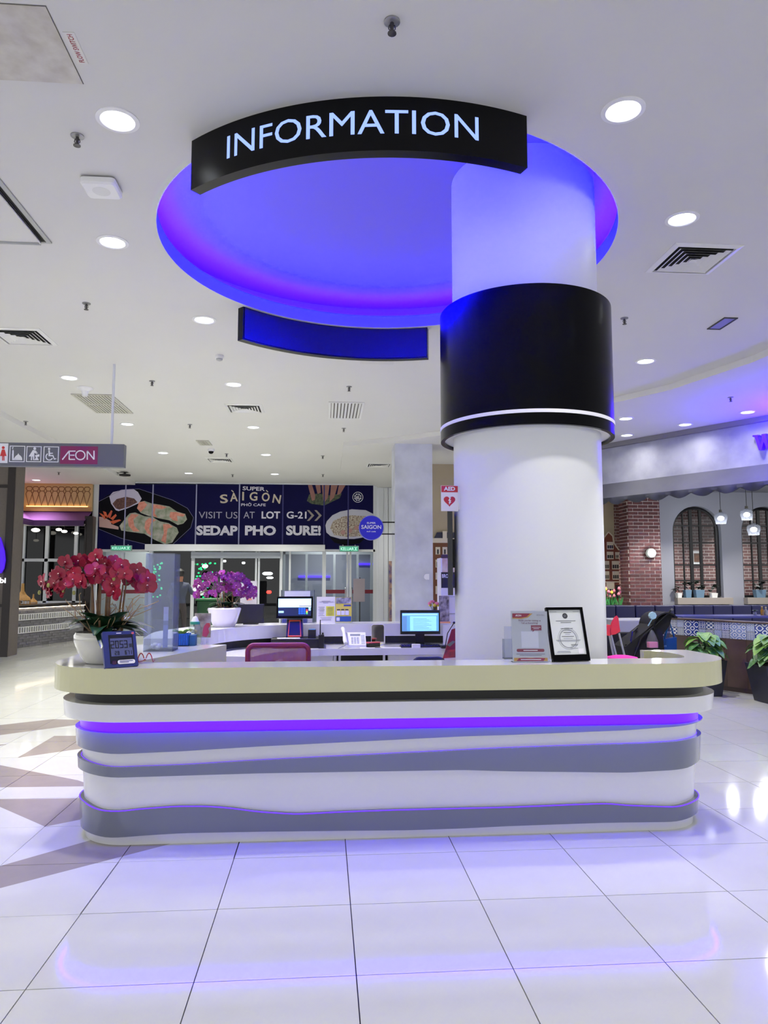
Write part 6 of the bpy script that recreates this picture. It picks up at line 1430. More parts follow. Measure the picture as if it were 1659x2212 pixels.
def orchid(label, c, zb, pot, fl_pts, fl_me, fs, stems, leaf_n, leaf_L, leaf_m, twig, seed, bud_c, pot_m):
    rnd = random.Random(seed); x, y = c
    t = thing('potted_orchid', label, 'plant', (x, y, zb))
    MB().lathe([(r_, zb + z_) for r_, z_ in pot], (x, y, 0), 40).build('pot', pot_m, t, smooth=True)
    zt = zb + pot[-1][1]; rt = pot[-1][0]
    MB().lathe([(rt * .93, zt - .012), (rt * .5, zt + .004), (.01, zt + .012)], (x, y, 0), 20).build('soil', M('moss', (44, 34, 30), .95, nscale=60, col2=(84, 66, 56)), t)
    for k in range(leaf_n):
        a = 2 * PI * k / leaf_n + rnd.uniform(-.2, .2); m = MB(); leaf_blade(m, (x + .2 * rt * math.cos(a), y + .2 * rt * math.sin(a), zt + .01), (math.cos(a), math.sin(a), rnd.uniform(.25, 1.1)), leaf_L * rnd.uniform(.7, 1.1), leaf_L * .46, rnd.uniform(.25, .6), 8, .2); m.build('leaf', leaf_m, t, smooth=True)
    tops = []
    for k in range(stems):
        a = 2 * PI * k / stems + rnd.uniform(-.3, .3); r0 = rt * rnd.uniform(.15, .6); b = V((x + r0 * math.cos(a), y + r0 * math.sin(a), zt)); ztop = fl_pts['z0'] + rnd.uniform(.0, .8) * (fl_pts['z1'] - fl_pts['z0'])
        e = V((b.x + rnd.uniform(-.02, .02), b.y + rnd.uniform(-.02, .02), ztop)); tops.append(e)
        MB().tube([b, (b + e) / 2 + V((rnd.uniform(-.008, .008), 0, 0)), e], [.0065 * fs / .045, .0055 * fs / .045, .004 * fs / .045], 7).build('stem', M('cane', (126, 88, 40), .5, nscale=20, col2=(84, 54, 30), vary=.25), t, smooth=True)
    for k, (fx, fz, dy) in enumerate(fl_pts['pts']):
        p = V((x + fx, y + dy, fz))
        near = min(tops, key=lambda q: (q - p).length); 
        if (near - p).length > .05 and k % 2 == 0: MB().tube([near - V((0, 0, .02)), (near + p) / 2 + V((0, 0, .04)), p + V((0, .01, 0))], .0035, 5).build('spray', M('spray_green', (84, 96, 52), .5), t)
        face = V((fx * 1.2 + rnd.uniform(-.25, .25), -.28 + dy * .8, rnd.uniform(-.10, .16))).normalized(); rot = face.to_track_quat('Z', 'Y').to_matrix().to_4x4() @ Matrix.Rotation(rnd.uniform(-.5, .5), 4, 'Z')
        o = link('flower', fl_me, p, t); o.rotation_euler = rot.to_euler(); s_ = fs * rnd.uniform(.85, 1.12); o.scale = (s_, s_, s_)
    for bx, bz, by in fl_pts.get('buds', ()): MB().ball((x + bx, y + by, bz), .012, 8, 6, sc=(.8, .8, 1.2)).build('bud', bud_c, t, smooth=True)
    for k in range(twig):
        a = rnd.uniform(0, 2 * PI); b = V((x + rt * .5 * math.cos(a), y + rt * .5 * math.sin(a), zt)); p1 = b + V((.09 * math.cos(a), .05 * math.sin(a), rnd.uniform(.05, .14))); p2 = p1 + V((rnd.uniform(-.08, .08) + .05 * math.cos(a), rnd.uniform(-.04, .04), rnd.uniform(.02, .09)))
        MB().tube([b, p1, p2, p2 + V((rnd.uniform(-.03, .05), 0, rnd.uniform(-.02, .03)))], .0024, 4).build('twig', M('twig', (150, 126, 96), .7), t)
    return t
rnd = random.Random(11)
oc = (-1.285, 4.50); sc_ = 4.6 / 1590.0
def opx(px, py, Y): p = ony(px, py, Y); return p.x - oc[0], p.z
red_pts = []
for px, py in ((142, 1215), (170, 1212), (196, 1222), (208, 1200), (228, 1218), (248, 1213), (262, 1222), (120, 1238), (150, 1232), (176, 1236), (205, 1232), (226, 1238), (254, 1238), (112, 1246), (132, 1250), (158, 1254), (183, 1248), (238, 1250), (92, 1258), (100, 1268), (118, 1262), (142, 1262), (132, 1276), (176, 1258), (222, 1254), (206, 1246), (270, 1240), (284, 1238), (296, 1232), (290, 1252), (306, 1242), (312, 1256), (318, 1250), (308, 1268), (318, 1266), (240, 1262), (166, 1226), (238, 1228), (192, 1242), (216, 1248), (106, 1280), (246, 1280), (160, 1240), (128, 1240), (186, 1216)):
    dy = rnd.uniform(-.14, .02); a, b = opx(px, py, oc[1] + dy); red_pts.append((a, b, dy))
for k in range(14):
    px, py = rnd.uniform(130, 290), rnd.uniform(1222, 1262); dy = rnd.uniform(.03, .18); a, b = opx(px, py, oc[1] + dy); red_pts.append((a, b, dy))
buds = [opx(85, 1280, oc[1]) + (0,), opx(121, 1264, oc[1]) + (-.12,), opx(147, 1275, oc[1]) + (-.08,), opx(256, 1250, oc[1]) + (-.1,), opx(172, 1190 + 90, oc[1]) + (-.1,)]
red_fl = flower_mesh('flower', petal_mat('petal_red', (128, 3, 38), (164, 22, 62)), M('lip_red', (110, 0, 40), .5))
orchid('red orchid in a round white pot at the left end of the counter', oc, 1.0, [(.085, 0), (.105, .01), (.145, .07), (.168, .13), (.17, .165), (.160, .182)],
       {'pts': red_pts, 'z0': ony(200, 1275, 4.5).z, 'z1': ony(200, 1225, 4.5).z, 'buds': buds}, red_fl, .050, 11, 20, .26, M('orchid_leaf', (20, 48, 30), .28, nscale=8, col2=(34, 70, 44)), 26, 3, M('bud', (150, 150, 84), .5), M('pot_gloss', (206, 205, 198), .08, coat=.6))
oc2 = ony(484, 1352, 7.95); oc = (oc2.x, 7.95)
pur_pts = []
for k in range(80):
    px = rnd.uniform(421, 550); e = 1 - ((px - 484) / 72) ** 2; top = 1236 + 28 * (1 - e); py = rnd.uniform(top, min(top + 44, 1290)); dy = rnd.uniform(-.16, .16); a, b = opx(px, py, oc[1] + dy); pur_pts.append((a, b, dy))
pur_fl = flower_mesh('flower', petal_mat('petal_purple', (110, 20, 102), (140, 44, 130)), M('lip_purple', (96, 0, 84), .5))
x_off = oc[0]
orchid('purple orchid in a flared white pot on the back counter', oc, 1.0, [(.105, 0), (.115, .01), (.14, .07), (.165, .15), (.175, .19), (.165, .2)],
       {'pts': pur_pts, 'z0': ony(484, 1290, 7.95).z, 'z1': ony(484, 1255, 7.95).z}, pur_fl, .042, 9, 10, .2, M('orchid_leaf'), 6, 8, M('bud'), M('pot_lilac', (222, 218, 232), .2, coat=.3))

# ------------------------------------------------------------------ things on the front counter
def leaning(P, yaw, tilt):     # matrix of an upright card standing at P, facing the camera, turned by yaw and tipped back by tilt
    return Matrix.Translation(V(P)) @ Matrix.Rotation(yaw, 4, 'Z') @ Matrix.Rotation(-tilt, 4, 'X')
def card(par, name, mat, Mx, x0, x1, z0, z1, y0, y1, r=0):
    m = MB()
    if r: m.flat([(p[0], y0, p[1]) for p in rrect(x0, x1, z0, z1, r)], (0, 1, 0), y1 - y0)
    else: m.box(x0, x1, y0, y1, z0, z1)
    m.xf(Mx); return m.build(name, mat, par)
def ctext(par, body, mat, Mx, x, z, h, width=None, center=True, y=-.0012, bold=0.0, name='lettering'):
    m = MB(); m.text(body, (x, y, z), (1, 0, 0), (0, 0, 1), h, width=width, depth=0, center=center, bold=bold); m.xf(Mx); return m.build(name, mat, par)
# digital clock
ck = thing('digital_clock', 'dark blue digital desk clock reading 20:53 leaning beside the red orchid', 'clock', (-1.128, 4.285, 1.0))
Mx = leaning((-1.112, 4.245, 1.004), math.radians(34), math.radians(20))
CW, CH = .186, .205
blue_c = M('clock_blue', (38, 48, 110), .4)
bd = card(ck, 'case', blue_c, Mx, -CW / 2, CW / 2, 0, CH, 0, .02, .006)
card(ck, 'bezel', M('clock_bezel', (12, 14, 26), .3), Mx, -CW * .33, CW * .40, .022, CH * .90, -.002, 0)
card(ck, 'lcd_panel', M('clock_lcd', (84, 90, 128), .25), Mx, -CW * .29, CW * .36, CH * .30, CH * .80, -.003, -.002)
seg = M('clock_digit', (10, 12, 20), .4)
SEG = {'0': 'abcdef', '2': 'abged', '5': 'afgcd', '3': 'abgcd', '8': 'abcdefg', '6': 'afgcde', '7': 'abc', '1': 'bc'}
def digit(m, ch, x, z, w_, h_, t_):
    B = {'a': (0, h_ - t_, w_, h_), 'd': (0, 0, w_, t_), 'g': (0, h_ / 2 - t_ / 2, w_, h_ / 2 + t_ / 2), 'f': (0, h_ / 2, t_, h_), 'b': (w_ - t_, h_ / 2, w_, h_), 'e': (0, 0, t_, h_ / 2), 'c': (w_ - t_, 0, w_, h_ / 2)}
    for s_ in SEG[ch]: q = B[s_]; m.box(x + q[0], x + q[2], -.0045, -.003, z + q[1], z + q[3])
m = MB(); X = -CW * .28
for ch in '2053': digit(m, ch, X, CH * .52, .019, CH * .21, .0042); X += .0245
digit(m, '3', X + .001, CH * .53, .008, .02, .002); digit(m, '8', X + .011, CH * .53, .008, .02, .002)
digit(m, '2', -CW * .18, CH * .335, .010, .022, .0025); digit(m, '8', -CW * .10, CH * .335, .010, .022, .0025); digit(m, '6', CW * .12, CH * .335, .010, .022, .0025); digit(m, '7', CW * .20, CH * .335, .010, .022, .0025); digit(m, '1', CW * .27, CH * .335, .010, .022, .0025)
m.xf(Mx); m.build('digits', seg, ck)
card(ck, 'sticker', paper, Mx, -CW * .12, CW * .40, CH * .08, CH * .19, -.004, -.002, .01); card(ck, 'sticker_mark', M('sticker_dark', (60, 20, 40), .5), Mx, -CW * .28, -CW * .16, CH * .08, CH * .17, -.004, -.002)
for z_, w_ in ((.15, .44), (.115, .3)): card(ck, 'sticker_print', blue_c, Mx, -CW * .06, -CW * .06 + CW * w_ * .9, CH * z_, CH * (z_ + .016), -.005, -.004)
card(ck, 'top_mark', paper, Mx, -.016, .012, CH * .935, CH * .955, -.001, 0); card(ck, 'round_badge', M('badge_red', (200, 90, 110), .5), Mx, CW * .37, CW * .45, CH * .90, CH * .96, -.001, 0, .005)
m = MB().box(-.03, .03, .02, .075, 0, .004); m.xf(leaning((-1.112, 4.245, 1.0), math.radians(34), 0)); m.build('stand', blue_c, ck)
# red spectacles
sg = thing('spectacles', 'red framed spectacles standing upside down beside the clock', 'spectacles', (-.975, 4.47, 1.0))
rdm = M('frame_red', (170, 24, 26), .3)
a = onz(313, 1432, 1.0)
for s_ in (-1, 1):
    L_ = [(a.x + s_ * (.006 + .034 * t), a.y, 1.004 + .052 * math.sin(PI * (.08 + .84 * t)) ** .6) for t in [i / 12 for i in range(13)]]
    MB().tube(L_, .003, 6).build('rim', rdm, sg, smooth=True)
    MB().tube([L_[-1], (a.x + s_ * .042, a.y + .02, 1.004), (a.x + s_ * .03, a.y + .12, 1.004)], .0025, 6).build('temple_arm', rdm, sg, smooth=True)
MB().tube([(a.x - .006, a.y, 1.015), (a.x, a.y, 1.022), (a.x + .006, a.y, 1.015)], .003, 6).build('bridge', rdm, sg)
# QR feedback stand (the code itself stays blank)
q1 = onz(1147, 1431, 1.0)
qs = thing('feedback_stand', 'clear stand with a plum and white feedback notice thanking visitors', 'notice stand', (q1.x, q1.y, 1.0))
Mx = leaning((q1.x, q1.y, 1.003), math.radians(-4), math.radians(6)); W2, H2 = .214, .296
card(qs, 'acrylic_sheet', acryl, Mx, -W2 / 2 - .004, W2 / 2 + .004, 0, H2 + .004, -.004, -.0015); card(qs, 'notice_sheet', M('notice_grey', (206, 206, 210), .5), Mx, -W2 / 2, W2 / 2, 0, H2, 0, .002)
m = MB().box(-W2 / 2, W2 / 2, 0, .07, 0, .003); m.xf(leaning((q1.x, q1.y, 1.0), math.radians(-4), 0)); m.build('foot', acryl, qs)
pl2 = M('notice_plum', (140, 22, 60), .5); gold = M('notice_gold', (216, 160, 60), .5); ink = M('ink_plum', (110, 50, 80), .6)
yF = -.0005
def cpoly(par, name, pts, mat, Mx, y0=yF, th=.0008): m = MB(); m.flat([(p[0], y0 - th, p[1]) for p in pts], (0, 1, 0), th); m.xf(Mx); return m.build(name, mat, par)
cpoly(qs, 'corner_gold', [(-W2 / 2 + .006, H2 - .012), (.02, H2 - .012), (-.008, H2 - .036), (-.05, H2 - .045), (-W2 / 2 + .006, H2 - .042)], gold, Mx)
cpoly(qs, 'corner_plum', [(-W2 / 2 + .006, H2 - .012), (.006, H2 - .012), (-.016, H2 - .032), (-.055, H2 - .038), (-W2 / 2 + .006, H2 - .036)], pl2, Mx, -.0014)
wht = M('print_white', (236, 236, 240), .5)
ctext(qs, 'ÆON', wht, Mx, -.066, H2 - .029, .010, .036, y=-.003, bold=.015); ctext(qs, 'ÆON MALL', M('ink_grey', (130, 120, 130), .6), Mx, .068, H2 - .026, .008, .05, y=-.003)
ctext(qs, 'Thank you for visiting us', ink, Mx, 0, H2 - .058, .0085, .135, y=-.002, bold=.01); ctext(qs, 'Tell us Everything!', ink, Mx, 0, H2 - .073, .0085, .10, y=-.002, bold=.01)
cpoly(qs, 'speech_bubble', [(.008, H2 - .082), (.07, H2 - .082), (.07, H2 - .112), (.028, H2 - .112), (.016, H2 - .122), (.018, H2 - .112), (.008, H2 - .112)], pl2, Mx)
for z_, w_ in ((.093, .05), (.101, .034)): card(qs, 'bubble_print', wht, Mx, .039 - w_ / 2, .039 + w_ / 2, H2 - z_ - .002, H2 - z_, -.002, -.0013)
card(qs, 'code_ground', paper, Mx, -.052, .05, .082, .178, -.0012, -.0002)
card(qs, 'pill', pl2, Mx, -.082, .082, .058, .076, -.0012, -.0002, .008); card(qs, 'pill_print', wht, Mx, -.042, .042, .065, .069, -.002, -.0012)
for z_, w_ in ((.048, .17), (.040, .13)): card(qs, 'print_line', M('ink_grey'), Mx, -w_ / 2, w_ / 2, z_ - .003, z_, -.0012, -.0002)
cpoly(qs, 'footer_gold', [(-W2 / 2 + .008, .005), (W2 / 2 - .008, .005), (W2 / 2 - .008, .024), (-W2 / 2 + .008, .024)], gold, Mx); cpoly(qs, 'footer_plum', [(-.085, .005), (.075, .005), (.085, .022), (.03, .024), (0, .021), (-.03, .024), (-.07, .022)], pl2, Mx, -.0014); card(qs, 'footer_print', wht, Mx, -.06, .06, .012, .016, -.003, -.0022)
# framed certificate
q2 = onz(1234, 1431, 1.0)
cf = thing('certificate_frame', 'black framed certificate leaning back on the front counter', 'picture frame', (q2.x, q2.y, 1.0))
Mx = leaning((q2.x + .012, q2.y + .03, 1.004), math.radians(9), math.radians(15)); W3, H3 = .242, .325
fb = .018
for nm, b_ in (('frame_bar', (-W3 / 2, W3 / 2, 0, .038)), ('frame_bar', (-W3 / 2, W3 / 2, H3 - .016, H3)), ('frame_bar', (-W3 / 2, -W3 / 2 + .014, .038, H3 - .016)), ('frame_bar', (W3 / 2 - .016, W3 / 2, .038, H3 - .016))): card(cf, nm, black_gloss, Mx, *b_, -.008, .014)
card(cf, 'backing', black_matt, Mx, -W3 / 2 + .01, W3 / 2 - .01, .01, H3 - .01, .002, .012)
card(cf, 'certificate_sheet', M('sheet', (214, 218, 222), .5), Mx, -W3 / 2 + .014, W3 / 2 - .016, .038, H3 - .016, 0, .002)
ik = M('ink', (60, 62, 70), .6); ikl = M('ink_light', (150, 154, 164), .6)
def ringc(par, name, cx, cz, r0, r1, mat, Mx, n=36):
    m = MB()
    for i in range(n):
        a, b = 2 * PI * i / n, 2 * PI * (i + 1) / n; m.flat([(cx + r_ * math.cos(t), -.001, cz + r_ * math.sin(t)) for r_, t in ((r0, a), (r1, a), (r1, b), (r0, b))], (0, 1, 0), .0006)
    m.xf(Mx); m.build(name, mat, par)
ringc(cf, 'seal', 0.0, H3 - .052, .0, .017, ik, Mx, 24); ringc(cf, 'seal_star', 0.0, H3 - .052, .004, .007, ikl, Mx, 12)
ringc(cf, 'watermark_ring', .0, .135, .052, .058, ikl, Mx); ringc(cf, 'watermark_ring', .0, .135, .064, .066, ikl, Mx)
for z_, x_, w_, mt in ((H3 - .084, 0, .13, ik), (H3 - .094, 0, .07, ik), (H3 - .130, 0, .08, ik), (H3 - .142, 0, .06, ikl), (H3 - .155, 0, .05, ik), (H3 - .165, 0, .03, ikl), (H3 - .178, .0, .08, ik), (H3 - .19, 0, .06, ikl), (H3 - .20, 0, .16, ikl), (H3 - .206, 0, .15, ikl), (H3 - .228, .035, .045, ik), (H3 - .234, .035, .04, ikl), (H3 - .25, .03, .05, ikl), (.052, -.04, .09, ikl), (.058, -.04, .08, ikl), (H3 - .028, -.075, .045, ikl), (H3 - .028, .075, .04, ikl)): card(cf, 'print_line', mt, Mx, x_ - w_ / 2, x_ + w_ / 2, z_, z_ + .0025, -.0012, -.0002)
card(cf, 'code_ground', paper, Mx, .055, .09, .042, .074, -.0012, -.0002)
m = MB().box(-.03, .03, .05, .10, 0, .006); m.xf(leaning((q2.x, q2.y, 1.0), math.radians(16), 0)); m.build('strut_foot', black_matt, cf)
q3 = onz(1101, 1424, 1.0)
ah = thing('leaflet_holder', 'small empty clear acrylic leaflet holder left of the feedback notice', 'holder', (q3.x, q3.y, 1.0))
for b_ in ((-.032, .06, 0, .004, 0, .20), (-.032, .06, .05, .054, 0, .12), (-.032, -.028, .004, .05, 0, .12), (-.032, .06, -.02, .06, 0, .004)): MB().box(q3.x + b_[0], q3.x + b_[1], q3.y + b_[2], q3.y + b_[3], 1.0 + b_[4], 1.0 + b_[5]).build('acrylic_panel', acryl, ah)
# tall acrylic case at the left arm
q4 = onz(343, 1408, 1.0)
x0, x1, z0, z1 = yrect(312, 1195, 375, 1404, q4.y)
ac = thing('acrylic_case', 'tall clear acrylic collection box standing on the left counter arm', 'display box', ((x0 + x1) / 2, q4.y + .1, 1.0))
milky_acryl = M_glass('acrylic_box', (240, 244, 252), .97, .02, .10)  # milky reflection put into the acrylic as a pale diffuse share
for n_, b_ in (('front_pane', (x0, x1, q4.y, q4.y + .005)), ('back_pane', (x0, x1, q4.y + .195, q4.y + .2)), ('side_pane', (x0, x0 + .005, q4.y + .005, q4.y + .195)), ('side_pane', (x1 - .005, x1, q4.y + .005, q4.y + .195))): MB().box(*b_, 1.0, z1).build(n_, milky_acryl, ac)
MB().box(x0, x1, q4.y, q4.y + .2, 1.0, 1.006).build('base', acryl, ac)
for k in range(9): MB().ball((x0 + .03 + .05 * random.random(), q4.y + .05 + .1 * random.random(), 1.02 + .02 * random.random()), .018, 6, 4).build('crumpled_note', paper, ac)
q5 = onz(357, 1400, 1.0)
lv = thing('acrylic_slip', 'narrow lavender printed slip in a clear upright holder', 'sign', (q5.x, q5.y, 1.0))
zt5 = ony(359, 1311, q5.y - .0).z
for k, (f0, f1, c_) in enumerate(((0, .55, (134, 150, 214)), (.55, .66, (110, 120, 170)), (.66, .82, (196, 196, 226)), (.82, 1, (190, 180, 222)))): MB().box(q5.x - .018, q5.x + .016, q5.y - .003, q5.y, 1.004 + (zt5 - 1.004) * f0, 1.004 + (zt5 - 1.004) * f1).build('slip_print', M('slip_%d' % k, c_, .4), lv)
MB().box(q5.x - .05, q5.x + .05, q5.y - .04, q5.y + .04, 1.0, 1.004).build('foot', acryl, lv)
# blue basket with lime plant, jar, picture block
q6 = onz(397, 1394, 1.0)
YB = q6.y - .07
x0, x1, z0, z1 = yrect(374, 1367, 407, 1393, YB)
bb_ = thing('plant_basket', 'bright blue square basket with a lime green leafy plant', 'plant', ((x0 + x1) / 2, YB, 1.0))
m = MB()
for b_ in ((x0, x1, YB, YB + .006), (x0, x1, YB + .10, YB + .106), (x0, x0 + .006, YB + .006, YB + .1), (x1 - .006, x1, YB + .006, YB + .1)): m.box(*b_, 1.0, 1.09)
m.box(x0, x1, YB, YB + .106, 1.0, 1.006); m.build('basket', M('basket_blue', (16, 90, 200), .45, nscale=40, col2=(30, 120, 230)), bb_)
for k in range(7): u = x0 + (x1 - x0) * (k + .5) / 7; MB().box(u - .003, u + .003, YB - .004, YB, 1.005, 1.085).build('basket_rib', M('basket_dk', (12, 66, 160), .45), bb_)
for k in range(18):
    a = 2 * PI * k / 18 * 2.6; m = MB(); leaf_blade(m, ((x0 + x1) / 2 + .015 * math.cos(a), YB + .05, 1.08), (math.cos(a), math.sin(a), .5 + .9 * random.random()), .09, .035, .3); m.build('leaf', M('leaf_limey', (160, 206, 84), .5, vary=.15), bb_, smooth=True)
x0, x1 = ony(407, 1380, YB + .02).x, ony(422, 1380, YB + .02).x
tag(MB().rbox(x0 + .004, x1, YB + .01, YB + .1, 1.0, 1.08, .006).build('storage_box', M('box_teal', (16, 80, 130), .5)), 'small dark blue box right of the lime plant basket', 'box')
YJ = q6.y + .30
zj = 1.0
jx = ony(419, 1360, YB + .13).x; YJ = YB + .17
jr = thing('glass_jar', 'clear glass jar with a green band and a white stopper behind the blue basket', 'jar', (jx, YJ, 1.0))
MB().lathe([(.045, 1.0), (.05, 1.02), (.05, 1.12), (.036, 1.15)], (jx, YJ, 0), 20, cap=False).build('glass', M_glass('jar_glass', (236, 244, 238), .96, .02, .08), jr, smooth=True)
MB().lathe([(.037, 1.15), (.038, 1.168), (.03, 1.172)], (jx, YJ, 0), 20).build('green_band', M('band_green', (30, 140, 110), .4), jr, smooth=True); MB().lathe([(.03, 1.172), (.022, 1.192), (.016, 1.205), (.006, 1.21)], (jx, YJ, 0), 16).build('stopper', white_plastic, jr, smooth=True)
for k in range(10): MB().ball((jx + random.uniform(-.03, .03), YJ + random.uniform(-.03, .03), 1.03 + .08 * random.random()), .014, 6, 4).build('wrapped_sweet', M('sweet_%d' % (k % 3), [(200, 200, 180), (150, 170, 140), (190, 170, 120)][k % 3], .3), jr)
YP = 6.45
x0, x1, z0, z1 = yrect(420, 1325, 455, 1376, YP)
pc = thing('picture_block', 'small upright picture of a reddish bird leaning by the jar', 'picture', ((x0 + x1) / 2, YP, 1.0))
MB().box(x0, x1, YP, YP + .02, 1.0, z1).build('block', M('pic_brown', (96, 84, 74), .5, nscale=9, col2=(190, 184, 176)), pc)
m = MB(); ypoly(m, [(437, 1374), (438, 1362), (441, 1352), (446, 1346), (453, 1346), (454, 1352), (450, 1358), (452, 1366), (446, 1376)], YP - .002, .002); m.build('print_bird', M('pic_bird', (176, 60, 56), .5), pc)
# emergency sign and screen on the column
AY = 5.20
x0, x1, z0, z1 = yrect(953, 1049, 990, 1104, AY)
ae = thing('defibrillator_sign', 'white and red AED sign with a heart projecting from the white column', 'sign', ((x0 + x1) / 2, AY, z0))
MB().box(x0, x1, AY, AY + .008, z0, z1).build('plate', paper, ae); zr = z0 + (z1 - z0) * .74
redm = M('aed_red', (190, 20, 46), .45)
MB().box(x0 + .002, x1 - .004, AY - .002, AY, zr, z1 - .002).build('header', redm, ae)
m = MB(); m.text('AED', ((x0 + x1) / 2 - .002, AY - .003, zr + .012), (1, 0, 0), (0, 0, 1), (z1 - zr) * .55, width=(x1 - x0) * .66, depth=0.0002, center=True, bold=.04); m.build('lettering', icon_w, ae)
hx, hz, hs_ = (x0 + x1) / 2 - .002, z0 + (z1 - z0) * .40, (x1 - x0) * .021
hpts = []
for i in range(40): t = 2 * PI * i / 40; hpts.append((hx + hs_ * 16 * math.sin(t) ** 3, AY - .002, hz + hs_ * (13 * math.cos(t) - 5 * math.cos(2 * t) - 2 * math.cos(3 * t) - math.cos(4 * t))))
m = MB(); m.flat(hpts, (0, 1, 0), .002); m.build('heart', redm, ae)
m = MB(); m.flat([(hx + a_ * hs_, AY - .004, hz + b_ * hs_) for a_, b_ in ((1, 9), (-4, 0), (0, 0), (-3, -5), (-1, -5), (-2, -11), (5, -3), (2, -3), (5, 2), (1, 2), (4, 9))], (0, 1, 0), .002); m.build('lightning_bolt', icon_w, ae)
MB().box(x1, x1 + .018, AY - .01, AY + .05, z0 + .01, z1 - .01).build('bracket', white_plastic, ae)
a0_ = math.radians(10.2); dv = V((math.sin(a0_), math.cos(a0_), 0)); nv = V((-dv.y, dv.x, 0)); b0_ = V((.92, 5.17, 0)) + nv * .012
z0, z1 = ony(973, 1285, 5.35).z, ony(973, 1106, 5.35).z
def scr3(u0, u1, o0, o1, z0, z1): return MB().prism([((b0_ + dv * u + nv * o).x, (b0_ + dv * u + nv * o).y) for u, o in ((u0, o0), (u1, o0), (u1, o1), (u0, o1))], z0, z1)
ws = thing('wall_screen', 'thin black screen mounted on the left flank of the white column, seen edge on', 'screen', tuple(b0_)[:2] + (z0,))
scr3(0.05, .42, 0, .036, z0, z1).build('panel', dark_plastic, ws); scr3(.18, .30, -.05, 0, z0 + .2, z1 - .2).build('bracket', black_matt, ws)
# ------------------------------------------------------------------ person at the door and things near the entrance
PYY = 18.6
def pj(px, py): p = ony(px, py, PYY); return p
cx_ = ony(388, 1290, PYY).x
J = {'pelvis': (cx_, PYY, .93), 'chest': (cx_ + .01, PYY - .02, 1.30), 'neck': (cx_, PYY - .02, 1.46), 'head0': (cx_, PYY - .01, 1.54), 'head': (cx_ - .01, PYY, 1.66),
     'shl': (cx_ - .19, PYY, 1.38), 'ell': (cx_ - .25, PYY - .02, 1.12), 'wrl': (cx_ - .22, PYY + .10, .92), 'shr': (cx_ + .19, PYY, 1.38), 'elr': (cx_ + .30, PYY + .05, 1.16), 'wrr': (cx_ + .36, PYY + .16, 1.30),
     'hil': (cx_ - .09, PYY, .88), 'knl': (cx_ - .10, PYY - .03, .48), 'anl': (cx_ - .10, PYY + .02, .09), 'tol': (cx_ - .12, PYY + .16, .04), 'hir': (cx_ + .09, PYY, .88), 'knr': (cx_ + .12, PYY + .02, .48), 'anr': (cx_ + .13, PYY + .04, .09), 'tor': (cx_ + .15, PYY + .18, .04)}
RAD = {'pelvis': .16, 'chest': .17, 'neck': .06, 'head0': .085, 'head': .10, 'shl': .075, 'ell': .05, 'wrl': .035, 'shr': .075, 'elr': .05, 'wrr': .035, 'hil': .095, 'knl': .065, 'anl': .05, 'tol': .045, 'hir': .095, 'knr': .065, 'anr': .05, 'tor': .045}
ED = [('pelvis', 'chest'), ('chest', 'neck'), ('neck', 'head0'), ('head0', 'head'), ('chest', 'shl'), ('shl', 'ell'), ('ell', 'wrl'), ('chest', 'shr'), ('shr', 'elr'), ('elr', 'wrr'), ('pelvis', 'hil'), ('hil', 'knl'), ('knl', 'anl'), ('anl', 'tol'), ('pelvis', 'hir'), ('hir', 'knr'), ('knr', 'anr'), ('anr', 'tor')]
fing = []
for s_, wname in (('l', 'wrl'), ('r', 'wrr')):
    wv = V(J[wname]); J['pa' + s_] = tuple(wv + V((0, .05, -.04))); RAD['pa' + s_] = .03; ED.append((wname, 'pa' + s_))
    for k in range(5):
        a_ = V(J['pa' + s_]) + V(((k - 2) * .014, .03, -.02)); b_ = a_ + V(((k - 2) * .006, .03 if k else .0, -.045 if k else -.02))
        J['f%s%d' % (s_, k)] = tuple(a_); J['g%s%d' % (s_, k)] = tuple(b_); RAD['f%s%d' % (s_, k)] = .009; RAD['g%s%d' % (s_, k)] = .008; ED += [('pa' + s_, 'f%s%d' % (s_, k)), ('f%s%d' % (s_, k), 'g%s%d' % (s_, k))]
keys = list(J); me = bpy.data.meshes.new('person'); org = V((cx_, PYY, 0))
me.from_pydata([V(J[k]) - org for k in keys], [(keys.index(a), keys.index(b)) for a, b in ED], [])
def person_mat():
    m = bpy.data.materials.new('person_clothes'); m.use_nodes = True; nt = m.node_tree; b = nt.nodes['Principled BSDF']; b.inputs['Roughness'].default_value = .8
    tc = nt.nodes.new('ShaderNodeTexCoord'); sp = nt.nodes.new('ShaderNodeSeparateXYZ'); rp = nt.nodes.new('ShaderNodeValToRGB'); mr = nt.nodes.new('ShaderNodeMapRange')
    mr.inputs[1].default_value = 0; mr.inputs[2].default_value = 1.8
    nt.links.new(tc.outputs['Object'], sp.inputs[0]); nt.links.new(sp.outputs[2], mr.inputs[0]); nt.links.new(mr.outputs[0], rp.inputs[0]); nt.links.new(rp.outputs[0], b.inputs[0])
    cr_ = rp.color_ramp; cr_.interpolation = 'CONSTANT'; cr_.elements[0].position = 0; cr_.elements[0].color = lin((26, 26, 30)); cr_.elements[1].position = .06; cr_.elements[1].color = lin((52, 46, 48))
    e = cr_.elements.new(.52); e.color = lin((58, 64, 82)); e = cr_.elements.new(.815); e.color = lin((150, 104, 84)); return m
me.materials.append(person_mat())
po = link('person', me, org); tag(po, 'person in a dark shirt and trousers standing at the glass entrance, back turned', 'person')
sk = po.modifiers.new('skin', 'SKIN'); ly = me.skin_vertices[0] if len(me.skin_vertices) else None
if ly is None:
    bpy.context.view_layer.update(); ly = me.skin_vertices[0] if len(me.skin_vertices) else None
if ly is not None:
    for i, k in enumerate(keys): ly.data[i].radius = (RAD[k], RAD[k] * (.72 if k in ('pelvis', 'chest') else 1)); ly.data[i].use_root = (k == 'pelvis')
